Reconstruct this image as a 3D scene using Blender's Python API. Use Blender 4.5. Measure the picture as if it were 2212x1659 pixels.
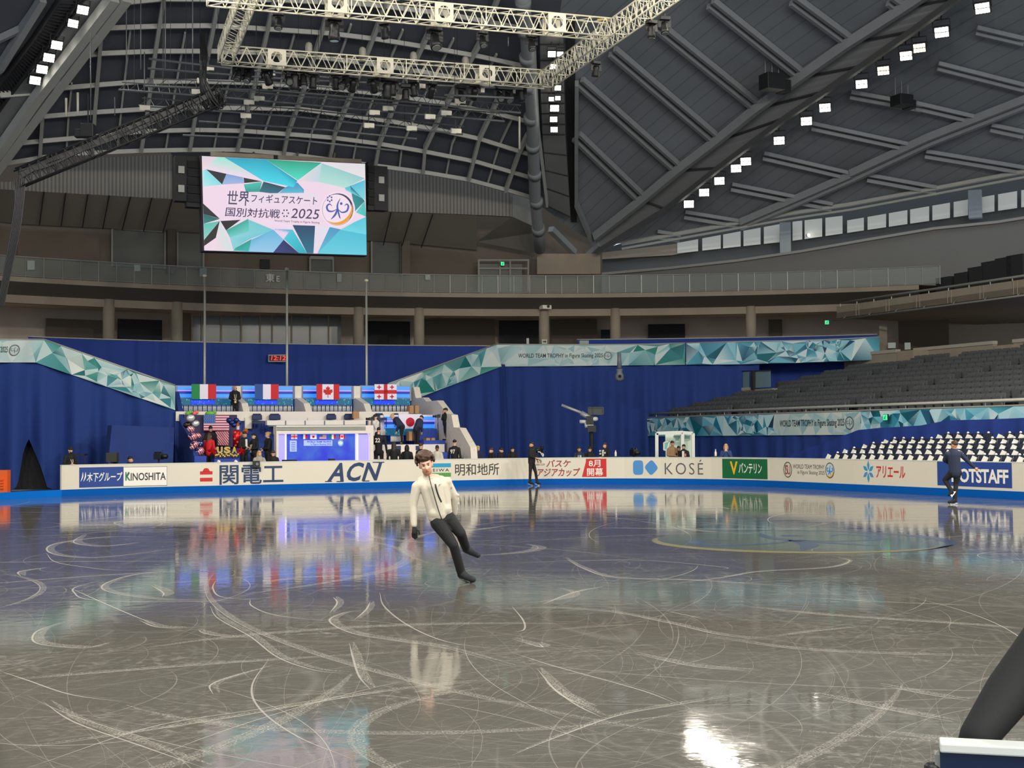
import bpy, bmesh, math, random
from mathutils import Vector, Matrix, Euler
V = Vector
for o in list(bpy.data.objects): bpy.data.objects.remove(o)
SC = bpy.context.scene
COL = SC.collection
rnd = random.Random(7)
# ---------------------------------------------------------------- camera
F, HOR, ROLL, EYE, TH = 2896.07, 945.232, .0077426, 1.95749, .425455
CX, CY = 5.3289, 25.0169                       # rink centre; the rink's long axis is turned by TH
PITCH = math.atan((HOR - 829.5) / F)
_cp, _sp, _cr, _sr = math.cos(PITCH), math.sin(PITCH), math.cos(ROLL), math.sin(ROLL)
cam = bpy.data.objects.new('camera', bpy.data.cameras.new('camera')); COL.objects.link(cam)
cam.data.sensor_width = 36; cam.data.lens = 36 * F / 2212; cam.data.clip_end = 400
_r = V((_cr, _sr * _sp, -_sr * _cp)); _d = V((-_sr, _cr * _sp, -_cr * _cp)); _f = V((0, _cp, _sp))
cam.matrix_world = Matrix(((_r.x, -_d.x, -_f.x, 0), (_r.y, -_d.y, -_f.y, 0), (_r.z, -_d.z, -_f.z, EYE), (0, 0, 0, 1)))
SC.camera = cam
# ---------------------------------------------------------------- world and exposure
vs = SC.view_settings
SC.display_settings.display_device = 'sRGB'
vs.view_transform = 'Standard'; vs.look = 'None'; vs.gamma = 1; vs.use_curve_mapping = False
vs.exposure = 0.0
w = bpy.data.worlds.new('World'); SC.world = w; w.use_nodes = True
w.node_tree.nodes['Background'].inputs[0].default_value = (.80, .90, 1.0, 1)
w.node_tree.nodes['Background'].inputs[1].default_value = AMBIENT = .95
# ---------------------------------------------------------------- survey: pixel of the photo + one known surface -> point in the hall
def ray(x, y):
    u = x - 1106; v = y - 829.5
    u, v = _cr * u - _sr * v, _sr * u + _cr * v
    return V((u, F * _cp + v * _sp, F * _sp - v * _cp))
E0 = V((0, 0, EYE)); Z1 = V((0, 0, 1))
AX = V((-math.sin(TH), math.cos(TH), 0)); CR = V((math.cos(TH), math.sin(TH), 0)); C0 = V((CX, CY, 0))
def W(v, u, z=0): return C0 + CR * v + AX * u + V((0, 0, z))       # rink coordinates: v across, u along
def vu(p): d = p - C0; return d.dot(CR), d.dot(AX)
def PX(x, y, D): r = ray(x, y); return E0 + r * (D / r.y)
def PZ(x, y, z): r = ray(x, y); return E0 + r * ((z - EYE) / r.z)
def PU(x, y, U): r = ray(x, y); return E0 + r * ((U - (E0 - C0).dot(AX)) / r.dot(AX))
def PV(x, y, q): r = ray(x, y); return E0 + r * ((q - (E0 - C0).dot(CR)) / r.dot(CR))
def PR(x, y, R):
    r = ray(x, y); a = r.x**2 + r.y**2; b = -2 * (r.x * CX + r.y * CY); c = CX * CX + CY * CY - R * R
    return E0 + r * ((-b + math.sqrt(b * b - 4 * a * c)) / 2 / a)
def dome_z(p): return 13 + (1 - ((p.x - CX)**2 + (p.y - CY)**2) / 57**2) * 17
def PD(x, y, off=0):                                                # on the roof shell, off metres below it
    r = ray(x, y); a, b = 3 / r.y, 110 / r.y; n = 300; t0 = a
    g = lambda t: (r.z * t + EYE) - (dome_z(r * t) - off)
    for i in range(n):
        t1 = a + (b - a) * (i + 1) / n
        if g(t1) >= 0:
            for _ in range(30):
                m = (t0 + t1) / 2
                if g(m) < 0: t0 = m
                else: t1 = m
            return E0 + r * t0
        t0 = t1
    return E0 + r * b
def ring(R, ang, z): return C0 + CR * (R * math.sin(ang)) + AX * (R * math.cos(ang)) + V((0, 0, z))
def angof(p): v, u = vu(p); return math.atan2(v, u)
# ---------------------------------------------------------------- materials
def lin(c): return tuple(((x / 255) / 12.92 if x <= 10 else ((x / 255 + .055) / 1.055) ** 2.4) for x in c)
MATS = {}
def mt(name, rgb, rough=.6, metal=0, noise=None, emit=0, alpha=1, spec=.5, bump=0):
    if name in MATS: return MATS[name]
    m = bpy.data.materials.new(name); m.use_nodes = True; N = m.node_tree.nodes; L = m.node_tree.links
    b = N['Principled BSDF']; c = lin(rgb) + (1,)
    b.inputs['Base Color'].default_value = c; b.inputs['Roughness'].default_value = rough
    b.inputs['Metallic'].default_value = metal; b.inputs['Alpha'].default_value = alpha
    b.inputs['Specular IOR Level'].default_value = spec
    if emit:
        b.inputs['Emission Color'].default_value = c; b.inputs['Emission Strength'].default_value = emit
    if noise:
        t = N.new('ShaderNodeTexCoord'); n = N.new('ShaderNodeTexNoise'); n.inputs['Scale'].default_value = noise[0]; n.inputs['Detail'].default_value = 5
        r = N.new('ShaderNodeMapRange'); r.inputs[3].default_value = 1 - noise[1]; r.inputs[4].default_value = 1 + noise[1]
        x = N.new('ShaderNodeMix'); x.data_type = 'RGBA'; x.blend_type = 'MULTIPLY'; x.inputs[0].default_value = 1; x.inputs[6].default_value = c
        L.new(t.outputs['Object'], n.inputs['Vector']); L.new(n.outputs['Fac'], r.inputs[0]); L.new(r.outputs[0], x.inputs[7]); L.new(x.outputs[2], b.inputs['Base Color'])
        if bump:
            bp = N.new('ShaderNodeBump'); bp.inputs['Strength'].default_value = bump; bp.inputs['Distance'].default_value = .05
            L.new(n.outputs['Fac'], bp.inputs['Height']); L.new(bp.outputs[0], b.inputs['Normal'])
    MATS[name] = m; return m
def colmat(name, rough=.5, emit=0, spec=.3, keep=False):                        # printed colours come from the mesh's own colour attribute
    m = bpy.data.materials.new(name); m.use_nodes = True; N = m.node_tree.nodes; L = m.node_tree.links; b = N['Principled BSDF']
    a = N.new('ShaderNodeAttribute'); a.attribute_name = 'print'
    L.new(a.outputs[0], b.inputs['Base Color']); b.inputs['Roughness'].default_value = rough; b.inputs['Specular IOR Level'].default_value = spec
    if emit:
        L.new(a.outputs[0], b.inputs['Emission Color']); b.inputs['Emission Strength'].default_value = emit
        if not keep: b.inputs['Base Color'].default_value = (0, 0, 0, 1); L.remove(b.inputs['Base Color'].links[0])
    MATS[name] = m; return m
# ---------------------------------------------------------------- mesh builder (world coordinates, optional input frame)
WM = {}
class MB:
    def __init__(s, M=None): s.v = []; s.f = []; s.m = []; s.c = []; s.M = M or Matrix()
    def add(s, vs, fs, mi=0, col=None):
        b = len(s.v); s.v += [s.M @ V(p) for p in vs]; s.f += [tuple(i + b for i in f) for f in fs]; s.m += [mi] * len(fs)
        s.c += (col if col else [(1, 1, 1)] * len(vs)); return s
    def box(s, c, d, rot=None, mi=0):
        R = rot if rot is not None else Matrix.Identity(3)
        if not isinstance(R, Matrix): R = Matrix.Rotation(R, 3, 'Z')
        c = V(c); vs = [c + R @ V((x * d[0] / 2, y * d[1] / 2, z * d[2] / 2)) for x in (-1, 1) for y in (-1, 1) for z in (-1, 1)]
        return s.add(vs, [(0, 1, 3, 2), (4, 6, 7, 5), (0, 4, 5, 1), (2, 3, 7, 6), (0, 2, 6, 4), (1, 5, 7, 3)], mi)
    def bar(s, p, q, w, h=None, up=Z1, mi=0):
        p, q = V(p), V(q); d = (q - p); l = d.length
        if l < 1e-6: return s
        d /= l; h = h or w; x = d.cross(V(up))
        if x.length < 1e-4: x = d.cross(V((1, 0, 0)))
        x.normalize(); z = x.cross(d)
        return s.box((p + q) / 2, (w, l, h), Matrix((x, d, z)).transposed(), mi)
    def tube(s, p, q, r, r2=None, n=8, mi=0, cap=True):
        return s.path([p, q], [r, r if r2 is None else r2], n, mi, cap)
    def path(s, pts, r, n=6, mi=0, cap=True):
        pts = [V(p) for p in pts]; k = len(pts); rr = r if isinstance(r, (list, tuple)) else [r] * k
        vs = []; px = None
        for i, p in enumerate(pts):
            d = (pts[min(i + 1, k - 1)] - pts[max(i - 1, 0)]).normalized()
            if px is None:
                px = d.cross(Z1 if abs(d.z) < .9 else V((1, 0, 0))).normalized()
            else:
                px = (px - d * px.dot(d)).normalized()
            y = d.cross(px)
            for j in range(n):
                a = 2 * math.pi * j / n; vs.append(p + (px * math.cos(a) + y * math.sin(a)) * rr[i])
        fs = [(i * n + j, i * n + (j + 1) % n, (i + 1) * n + (j + 1) % n, (i + 1) * n + j) for i in range(k - 1) for j in range(n)]
        if cap: fs += [tuple(range(n - 1, -1, -1)), tuple((k - 1) * n + j for j in range(n))]
        return s.add(vs, fs, mi)
    def strip(s, A, B, mi=0):                                        # ruled surface between two polylines
        n = len(A); return s.add(list(A) + list(B), [(i, i + 1, n + i + 1, n + i) for i in range(n - 1)], mi)
    def slab(s, A, B, t, mi=0):                                      # ruled surface with thickness vector(s) t
        T = t if isinstance(t, list) else [V(t)] * len(A); n = len(A)
        vs = list(A) + list(B) + [a + k for a, k in zip(A, T)] + [b + k for b, k in zip(B, T)]
        fs = []
        for i in range(n - 1):
            fs += [(i, i + 1, n + i + 1, n + i), (2 * n + i, 3 * n + i, 3 * n + i + 1, 2 * n + i + 1), (i, 2 * n + i, 2 * n + i + 1, i + 1), (n + i, n + i + 1, 3 * n + i + 1, 3 * n + i)]
        fs += [(0, n, 3 * n, 2 * n), (n - 1, 3 * n - 1, 4 * n - 1, 2 * n - 1)]
        return s.add(vs, fs, mi)
    def poly(s, pts, t=None, mi=0):                                  # flat polygon, optionally thickened by vector t
        n = len(pts); pts = [V(p) for p in pts]
        if t is None: return s.add(pts, [tuple(range(n))], mi)
        t = V(t); return s.add(pts + [p + t for p in pts], [tuple(range(n)), tuple(range(2 * n - 1, n - 1, -1))] + [(i, n + i, n + (i + 1) % n, (i + 1) % n) for i in range(n)], mi)
    def ell(s, c, r, n=10, k=6, rot=None, mi=0):
        c = V(c); R = rot or Matrix.Identity(3); r = (r, r, r) if not isinstance(r, (tuple, list)) else r
        vs = [c + R @ V((0, 0, -r[2]))]
        for i in range(1, k):
            a = -math.pi / 2 + math.pi * i / k
            vs += [c + R @ V((r[0] * math.cos(a) * math.cos(2 * math.pi * j / n), r[1] * math.cos(a) * math.sin(2 * math.pi * j / n), r[2] * math.sin(a))) for j in range(n)]
        vs.append(c + R @ V((0, 0, r[2]))); T = len(vs) - 1
        fs = [(0, 1 + (j + 1) % n, 1 + j) for j in range(n)]
        for i in range(k - 2):
            fs += [(1 + i * n + j, 1 + i * n + (j + 1) % n, 1 + (i + 1) * n + (j + 1) % n, 1 + (i + 1) * n + j) for j in range(n)]
        fs += [(T, 1 + (k - 2) * n + j, 1 + (k - 2) * n + (j + 1) % n) for j in range(n)]
        return s.add(vs, fs, mi)
    def lathe(s, base, prof, n=16, mi=0):
        base = V(base); vs = [base + V((r * math.cos(2 * math.pi * j / n), r * math.sin(2 * math.pi * j / n), z)) for r, z in prof for j in range(n)]
        k = len(prof); fs = [(i * n + j, i * n + (j + 1) % n, (i + 1) * n + (j + 1) % n, (i + 1) * n + j) for i in range(k - 1) for j in range(n)]
        fs += [tuple(range(n - 1, -1, -1)), tuple((k - 1) * n + j for j in range(n))]
        return s.add(vs, fs, mi)
    def cap(s, p, q, r1, r2, n=10):                                  # tapered limb with round ends
        s.tube(p, q, r1, r2, n); s.ell(p, r1, n, 6); return s.ell(q, r2, n, 6)
    def build(s, name, mats, parent=None, smooth=False, bevel=0):
        me = bpy.data.meshes.new(name)
        if parent is not None: M = WM[parent]
        else:
            lo = [min(p[i] for p in s.v) for i in range(3)]; hi = [max(p[i] for p in s.v) for i in range(3)]
            M = Matrix.Translation(V(((lo[0] + hi[0]) / 2, (lo[1] + hi[1]) / 2, lo[2])))
        Mi = M.inverted(); me.from_pydata([Mi @ p for p in s.v], [], s.f)
        for m in (mats if isinstance(mats, (list, tuple)) else [mats]): me.materials.append(m)
        me.polygons.foreach_set('material_index', s.m)
        if smooth: me.polygons.foreach_set('use_smooth', [True] * len(s.f))
        if any(c != (1, 1, 1) for c in s.c):
            at = me.color_attributes.new('print', 'FLOAT_COLOR', 'POINT')
            at.data.foreach_set('color', [x for c in s.c for x in (c[0], c[1], c[2], 1)])
        me.update()
        o = bpy.data.objects.new(name, me); COL.objects.link(o)
        if parent is not None: o.parent = parent; WM[o] = M
        else: o.matrix_world = M; WM[o] = M
        if bevel:
            b = o.modifiers.new('bevel', 'BEVEL'); b.width = bevel; b.segments = 2
        return o
def tag(o, label=None, cat=None, group=None, kind=None):
    if label: o['label'] = label
    if cat: o['category'] = cat
    if group: o['group'] = group
    if kind: o['kind'] = kind
    return o
def thing(name, label, cat, loc, rz=0, group=None):
    o = bpy.data.objects.new(name, None); COL.objects.link(o); o.empty_display_size = .2
    M = Matrix.Translation(V(loc)) @ (rz if isinstance(rz, Matrix) else Matrix.Rotation(rz, 4, 'Z')); o.matrix_world = M; WM[o] = M
    return tag(o, label, cat, group)
def struct(o): o['kind'] = 'structure'; return o
def dup(root, M, label=None, group=None):
    kids = {}
    for o in bpy.data.objects:
        if o.parent: kids.setdefault(o.parent, []).append(o)
    def cp_(o, par):
        c = o.copy(); COL.objects.link(c)
        if par is not None: c.parent = par
        WM[c] = M
        for k in kids.get(o, []): cp_(k, c)
        return c
    r = cp_(root, None); r.matrix_world = M; WM[r] = M
    if label: r['label'] = label
    if group: r['group'] = group
    return r
RZ = Matrix.Rotation(TH, 4, 'Z')
def RF(v, u, z=0, rot=0): return Matrix.Translation(W(v, u, z)) @ RZ @ Matrix.Rotation(rot, 4, 'Z')   # frame: local x across, y along the rink
def noded(o): return o
# ---------------------------------------------------------------- lettering
_tc = {}
def glyphs(t, bold=0, shear=0, space=1):
    k = (t, bold, shear, space)
    if k in _tc: return _tc[k]
    cu = bpy.data.curves.new('t', 'FONT'); cu.body = t; cu.size = 1; cu.offset = bold; cu.shear = shear; cu.space_character = space; cu.resolution_u = 3
    ob = bpy.data.objects.new('t', cu); COL.objects.link(ob); bpy.context.view_layer.update()
    me = bpy.data.meshes.new_from_object(ob.evaluated_get(bpy.context.evaluated_depsgraph_get()))
    vs = [(p.co.x, p.co.y) for p in me.vertices]; fs = [tuple(p.vertices) for p in me.polygons]
    bpy.data.objects.remove(ob); bpy.data.curves.remove(cu); bpy.data.meshes.remove(me)
    x0 = min(p[0] for p in vs); x1 = max(p[0] for p in vs); y0 = min(p[1] for p in vs); y1 = max(p[1] for p in vs)
    vs = [((x - x0) / (x1 - x0), (y - y0) / (y1 - y0)) for x, y in vs]
    _tc[k] = (vs, fs, (x1 - x0) / (y1 - y0)); return _tc[k]
def letter(mb, t, rect, fn, bold=0, shear=0, space=1, mi=0, col=None):   # rect x0,y0,x1,y1 in the sign's own plane, fn maps it to the sign
    vs, fs, _ = glyphs(t, bold, shear, space); x0, y0, x1, y1 = rect
    mb.add([fn(x0 + a * (x1 - x0), y0 + b * (y1 - y0)) for a, b in vs], fs, mi, [col] * len(vs) if col else None)
def shape(mb, pts, fn, mi=0, col=None, sub=0):
    pts = list(pts)
    if sub:
        q = []
        for i, p in enumerate(pts):
            n = pts[(i + 1) % len(pts)]; q += [(p[0] + (n[0] - p[0]) * k / sub, p[1] + (n[1] - p[1]) * k / sub) for k in range(sub)]
        pts = q
    mb.add([fn(*p) for p in pts], [tuple(range(len(pts)))], mi, [col] * len(pts) if col else None)
def disc(cx, cy, rx, ry=None, n=28, a0=0, a1=2 * math.pi): return [(cx + rx * math.cos(a0 + (a1 - a0) * i / n), cy + (ry or rx) * math.sin(a0 + (a1 - a0) * i / n)) for i in range(n)]
def annulus(mb, cx, cy, r0, r1, fn, mi=0, col=None, n=32, a0=0, a1=2 * math.pi, ry=1):
    vs = []; full = abs(a1 - a0 - 2 * math.pi) < 1e-6; m = n if full else n + 1
    for i in range(m):
        a = a0 + (a1 - a0) * i / n; e0 = r0(i / n) if callable(r0) else r0; e1 = r1(i / n) if callable(r1) else r1
        vs += [fn(cx + e0 * math.cos(a), cy + ry * e0 * math.sin(a)), fn(cx + e1 * math.cos(a), cy + ry * e1 * math.sin(a))]
    mb.add(vs, [(2 * i, 2 * i + 1, 2 * ((i + 1) % m) + 1, 2 * ((i + 1) % m)) for i in range(n)], mi, [col] * len(vs) if col else None)
# ================================================================ shell of the hall
def proj(p):
    d = V(p) - E0; x = d.dot(_r); y = d.dot(_d); z = d.dot(_f)
    return 1106 + F * x / z, 829.5 + F * y / z
CON = mt('concrete', (150, 136, 118), .85, noise=(.9, .18), bump=.1)
CONL = mt('concrete_pale', (150, 138, 120), .8, noise=(1.5, .12))
DARK = mt('dark_recess', (196, 182, 166), .9, noise=(.6, .2))
DARK2 = mt('charcoal', (38, 38, 39), .8)
ROOF = bpy.data.materials.new('roof_panels'); ROOF.use_nodes = True
def _roof():
    N = ROOF.node_tree.nodes; L = ROOF.node_tree.links; b = N['Principled BSDF']; b.inputs['Roughness'].default_value = .55
    tc = N.new('ShaderNodeTexCoord'); mp = N.new('ShaderNodeMapping'); wv = N.new('ShaderNodeTexWave'); wv.wave_type = 'BANDS'; wv.bands_direction = 'X'
    kd = PD(1949, 20) - PD(1387, 432); ph = math.atan2(kd.y, kd.x); mp.inputs['Rotation'].default_value = (0, 0, math.atan2(-math.cos(ph), -math.sin(ph))); wv.inputs['Scale'].default_value = .42; wv.inputs['Distortion'].default_value = 0
    cr_ = N.new('ShaderNodeValToRGB'); cr_.color_ramp.elements[0].position = 0; cr_.color_ramp.elements[0].color = lin((122, 127, 132)) + (1,)
    cr_.color_ramp.elements[1].position = .035; cr_.color_ramp.elements[1].color = lin((146, 152, 158)) + (1,)
    no = N.new('ShaderNodeTexNoise'); no.inputs['Scale'].default_value = .25
    mx = N.new('ShaderNodeMix'); mx.data_type = 'RGBA'; mx.blend_type = 'MULTIPLY'; mx.inputs[0].default_value = .5
    L.new(tc.outputs['Object'], mp.inputs[0]); L.new(mp.outputs[0], wv.inputs['Vector']); L.new(wv.outputs['Fac'], cr_.inputs[0]); L.new(tc.outputs['Object'], no.inputs['Vector'])
    L.new(cr_.outputs[0], mx.inputs[6]); L.new(no.outputs['Fac'], mx.inputs[7]); L.new(mx.outputs[2], b.inputs['Base Color'])
_roof()
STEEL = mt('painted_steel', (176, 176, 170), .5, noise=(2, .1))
STEELD = mt('grey_paint', (136, 140, 142), .55, noise=(2, .1))  # darker, bluer grey than the other steel
KEEL = mt('keel_panels', (120, 122, 122), .35, noise=(.4, .15))
# ---- floor and ice
fl = MB(); fl.poly([ring(62, a * math.pi / 36, -.05) for a in range(72)][::-1])
struct(fl.build('floor', mt('hall_floor', (52, 60, 82), .5, noise=(1, .1))))
RC = 8.64
def border(n=14, off=0):                                             # (v,u) loop of the rink, counter-clockwise from the far left corner
    pts = []
    for (a, b, s) in ((1, 1, 0), (-1, 1, 1), (-1, -1, 2), (1, -1, 3)):
        for i in range(n + 1):
            t = math.pi / 2 * (s + i / n); pts.append((a * (15 - RC) + (RC + off) * math.cos(t), b * (30 - RC) + (RC + off) * math.sin(t)))
    return pts
ICE = bpy.data.materials.new('ice'); ICE.use_nodes = True
def _ice():
    N = ICE.node_tree.nodes; L = ICE.node_tree.links; b = N['Principled BSDF']
    tc = N.new('ShaderNodeTexCoord')
    def noise(s, d=5, vec=None, dist=0):
        n = N.new('ShaderNodeTexNoise'); n.inputs['Scale'].default_value = s; n.inputs['Detail'].default_value = d; n.inputs['Distortion'].default_value = dist
        L.new(vec or tc.outputs['Object'], n.inputs['Vector']); return n.outputs['Fac']
    def mr(x, a, b_, c, d):
        r = N.new('ShaderNodeMapRange'); r.inputs[1].default_value = a; r.inputs[2].default_value = b_; r.inputs[3].default_value = c; r.inputs[4].default_value = d; L.new(x, r.inputs[0]); return r.outputs[0]
    def mul(x, y, op='MULTIPLY'):
        m = N.new('ShaderNodeMath'); m.operation = op
        for i, q in enumerate((x, y)):
            if isinstance(q, (int, float)): m.inputs[i].default_value = q
            else: L.new(q, m.inputs[i])
        return m.outputs[0]
    # hair-fine skate scratches: thin contour lines of several stretched, twisted noises
    acc = None
    for k, (sc, rot, st, wd) in enumerate(((.16, .3, (1, .35, 1), .0013), (.22, 1.2, (1, .3, 1), .0016), (.2, 2.1, (1, .4, 1), .0016), (.42, 2.7, (1, .3, 1), .0028), (.5, .8, (1, .3, 1), .003), (.9, 1.7, (1, .4, 1), .004))):
        mp = N.new('ShaderNodeMapping'); mp.inputs['Rotation'].default_value = (0, 0, rot); mp.inputs['Scale'].default_value = st; mp.inputs['Location'].default_value = (k * 7.3, k * 3.1, 0)
        L.new(tc.outputs['Object'], mp.inputs[0]); n = noise(sc, 1.2, mp.outputs[0], .6)
        q = mul(mul(mul(n, 11, 'MULTIPLY'), 1, 'PINGPONG'), 1)
        ln = mr(q, 0, wd * 22, 1, 0)
        gate = mr(noise(.35 + .1 * k, 2), .44, .6, 0, 1)
        ln = mul(ln, gate); acc = ln if acc is None else mul(acc, ln, 'MAXIMUM')
    frost = mr(noise(.5, 8), .45, .75, 0, 1); grain = mr(noise(14, 4), .5, .8, 0, 1)
    snow = mul(mul(frost, grain), .42)
    fac = mul(mul(acc, .10), snow, 'MAXIMUM')
    mx = N.new('ShaderNodeMix'); mx.data_type = 'RGBA'; mx.inputs[6].default_value = ICE_RGB + (1,); mx.inputs[7].default_value = SNOW_RGB + (1,)
    L.new(fac, mx.inputs[0]); L.new(mx.outputs[2], b.inputs['Base Color'])
    mp = N.new('ShaderNodeMapping'); mp.inputs['Scale'].default_value = (.35, 1.6, 1); mp.inputs['Rotation'].default_value = (0, 0, .35); L.new(tc.outputs['Object'], mp.inputs[0])
    st = noise(.9, 6, mp.outputs[0])
    rr = mul(mr(st, .35, .75, .03, .10), mul(fac, .35), 'ADD'); L.new(rr, b.inputs['Roughness'])
    b.inputs['IOR'].default_value = 1.38
    bp = N.new('ShaderNodeBump'); bp.inputs['Strength'].default_value = .05; bp.inputs['Distance'].default_value = .02
    L.new(mul(noise(5, 3), mul(st, .6), 'ADD'), bp.inputs['Height']); L.new(bp.outputs[0], b.inputs['Normal'])
ICE_RGB = (.10, .094, .081); SNOW_RGB = (.5, .475, .42)
_ice()
SNOW = bpy.data.materials.new('skate_snow'); SNOW.use_nodes = True
def _snow():
    N = SNOW.node_tree.nodes; L = SNOW.node_tree.links; b = N['Principled BSDF']; b.inputs['Base Color'].default_value = SNOW_RGB + (1,); b.inputs['Roughness'].default_value = .7
    tc = N.new('ShaderNodeTexCoord'); n = N.new('ShaderNodeTexNoise'); n.inputs['Scale'].default_value = 70; n.inputs['Detail'].default_value = 4
    r = N.new('ShaderNodeMapRange'); r.inputs[1].default_value = .45; r.inputs[2].default_value = 1.0; L.new(tc.outputs['Object'], n.inputs['Vector']); L.new(n.outputs['Fac'], r.inputs[0]); L.new(r.outputs[0], b.inputs['Alpha'])
_snow()
CUT = bpy.data.materials.new('skate_cut'); CUT.use_nodes = True
CUT.node_tree.nodes['Principled BSDF'].inputs['Base Color'].default_value = SNOW_RGB + (1,); CUT.node_tree.nodes['Principled BSDF'].inputs['Alpha'].default_value = .42
HAIRC = CUT.copy(); HAIRC.name = 'faint_cut'; HAIRC.node_tree.nodes['Principled BSDF'].inputs['Alpha'].default_value = .17
ice = MB(); ice.poly([W(v, u, 0) for v, u in border(off=-.02)], (0, 0, -.04))
def on_ice(p): v, u = vu(p); return abs(v) < 14.9 and abs(u) < 29.7
def groove(pts, wd, mi, z):
    pts = [V((p[0], p[1], z)) for p in pts if on_ice(V((p[0], p[1], 0)))]
    if len(pts) < 3: return
    A, B = [], []
    for i, p in enumerate(pts):
        d = (pts[min(i + 1, len(pts) - 1)] - pts[max(i - 1, 0)]); d.z = 0
        if d.length < 1e-6: d = V((1, 0, 0))
        nrm = V((-d.y, d.x, 0)).normalized(); k = wd * min(1, .15 + 3 * min(i, len(pts) - 1 - i) / len(pts)) / 2
        A.append(p + nrm * k); B.append(p - nrm * k)
    ice.strip(A, B, mi)
def spline(P, n=14):
    P = [P[0] * 2 - P[1]] + P + [P[-1] * 2 - P[-2]]; o = []
    for i in range(1, len(P) - 2):
        for k in range(n):
            t = k / n; a, b, c, d = P[i - 1:i + 3]
            o.append(.5 * ((2 * b) + (c - a) * t + (2 * a - 5 * b + 4 * c - d) * t * t + (3 * b - a - 3 * c + d) * t**3))
    return o + [P[-2]]
# the skate marks one can pick out, surveyed on the ice
MARKS = [
 [(0, 1471), (200, 1455), (500, 1432), (860, 1410)], [(0, 1624), (240, 1590), (500, 1550), (640, 1525), (860, 1490), (1080, 1468)], [(60, 1659), (330, 1570), (560, 1532), (800, 1494)],
 [(228, 1390), (180, 1400), (80, 1390), (78, 1365), (130, 1345)], [(454, 1310), (470, 1335), (540, 1375), (600, 1420), (680, 1448), (750, 1455)], [(820, 1280), (830, 1310), (880, 1350), (960, 1385), (1068, 1402)],
 [(780, 1320), (740, 1325), (712, 1342), (760, 1368), (860, 1385), (960, 1400), (1106, 1440)], [(755, 1390), (762, 1420), (775, 1460), (800, 1490)], [(580, 1425), (545, 1480), (560, 1530), (640, 1590), (760, 1640)],
 [(460, 1500), (455, 1480), (500, 1462), (580, 1440)], [(94, 1517), (160, 1560), (300, 1610), (440, 1659)], [(0, 1450), (60, 1470), (150, 1500), (260, 1516)], [(1106, 1632), (1210, 1590), (1340, 1545), (1480, 1520), (1620, 1498)],
 [(1106, 1380), (1168, 1398), (1164, 1390)], [(1106, 1310), (1130, 1340), (1132, 1360), (1108, 1366)], [(1300, 1268), (1240, 1280), (1170, 1306)], [(1106, 1311), (1300, 1320), (1440, 1345), (1560, 1372), (1700, 1385)], [(1106, 1410), (1200, 1440), (1380, 1490), (1460, 1520)],
 [(1180, 1475), (1240, 1520), (1300, 1550)], [(1160, 1445), (1210, 1500), (1280, 1530)], [(1106, 1217), (1250, 1211), (1400, 1211), (1560, 1225), (1562, 1230)], [(1810, 1205), (1835, 1212), (1790, 1226), (1640, 1235), (1560, 1248), (1450, 1262)],
 [(1220, 1205), (1260, 1228), (1330, 1248), (1500, 1254), (1720, 1268)], [(1440, 1320), (1520, 1337)], [(1370, 1412), (1500, 1440), (1640, 1450)], [(1760, 1500), (1900, 1530), (2060, 1560)], [(1106, 1150), (1200, 1147), (1300, 1146)], [(1300, 1140), (1500, 1143), (1760, 1143)],
 [(345, 1190), (200, 1205), (110, 1195), (118, 1175), (230, 1160), (330, 1160)], [(400, 1230), (260, 1232), (190, 1226), (120, 1214), (100, 1195)], [(300, 1172), (220, 1180), (160, 1172), (180, 1155)], [(470, 1295), (360, 1296), (240, 1280), (225, 1262), (300, 1240), (420, 1236)],
 [(520, 1292), (390, 1300), (200, 1296), (160, 1280), (165, 1268), (215, 1255)], [(350, 1290), (352, 1280), (325, 1264)], [(45, 1245), (42, 1235), (100, 1226)], [(560, 1295), (480, 1290), (460, 1272), (465, 1255)], [(720, 1290), (728, 1303), (712, 1325)], [(800, 1300), (790, 1318), (765, 1340)],
 [(540, 1295), (545, 1310), (600, 1330), (740, 1345)], [(800, 1160), (780, 1150), (700, 1145), (620, 1140)], [(880, 1150), (1000, 1147), (1100, 1135)], [(0, 1160), (150, 1155), (330, 1140), (500, 1136)], [(270, 1140), (250, 1128), (330, 1120)], [(400, 1120), (300, 1114), (140, 1128)],
 [(150, 1270), (240, 1310), (340, 1352)], [(300, 1340), (340, 1355), (420, 1358)], [(1900, 1480), (2000, 1500), (2100, 1515)], [(1730, 1290), (1900, 1300), (2212, 1312)], [(1600, 1310), (1800, 1330), (2100, 1350), (2212, 1360)], [(1500, 1370), (1700, 1400), (1900, 1412), (2212, 1420)]]
for i, mk in enumerate(MARKS):
    P = spline([PZ(x, y, 0) for x, y in mk]); far = sum(p.y for p in P) / len(P)
    groove(P, .008 + .0008 * far, 2, .0016 + .00002 * i)
    if i % 3 != 2: groove([p + V((.03, .08, 0)) for p in P], (.03 + .005 * far) * rnd.uniform(.7, 1.5), 1, .0006 + .00001 * i)
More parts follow.
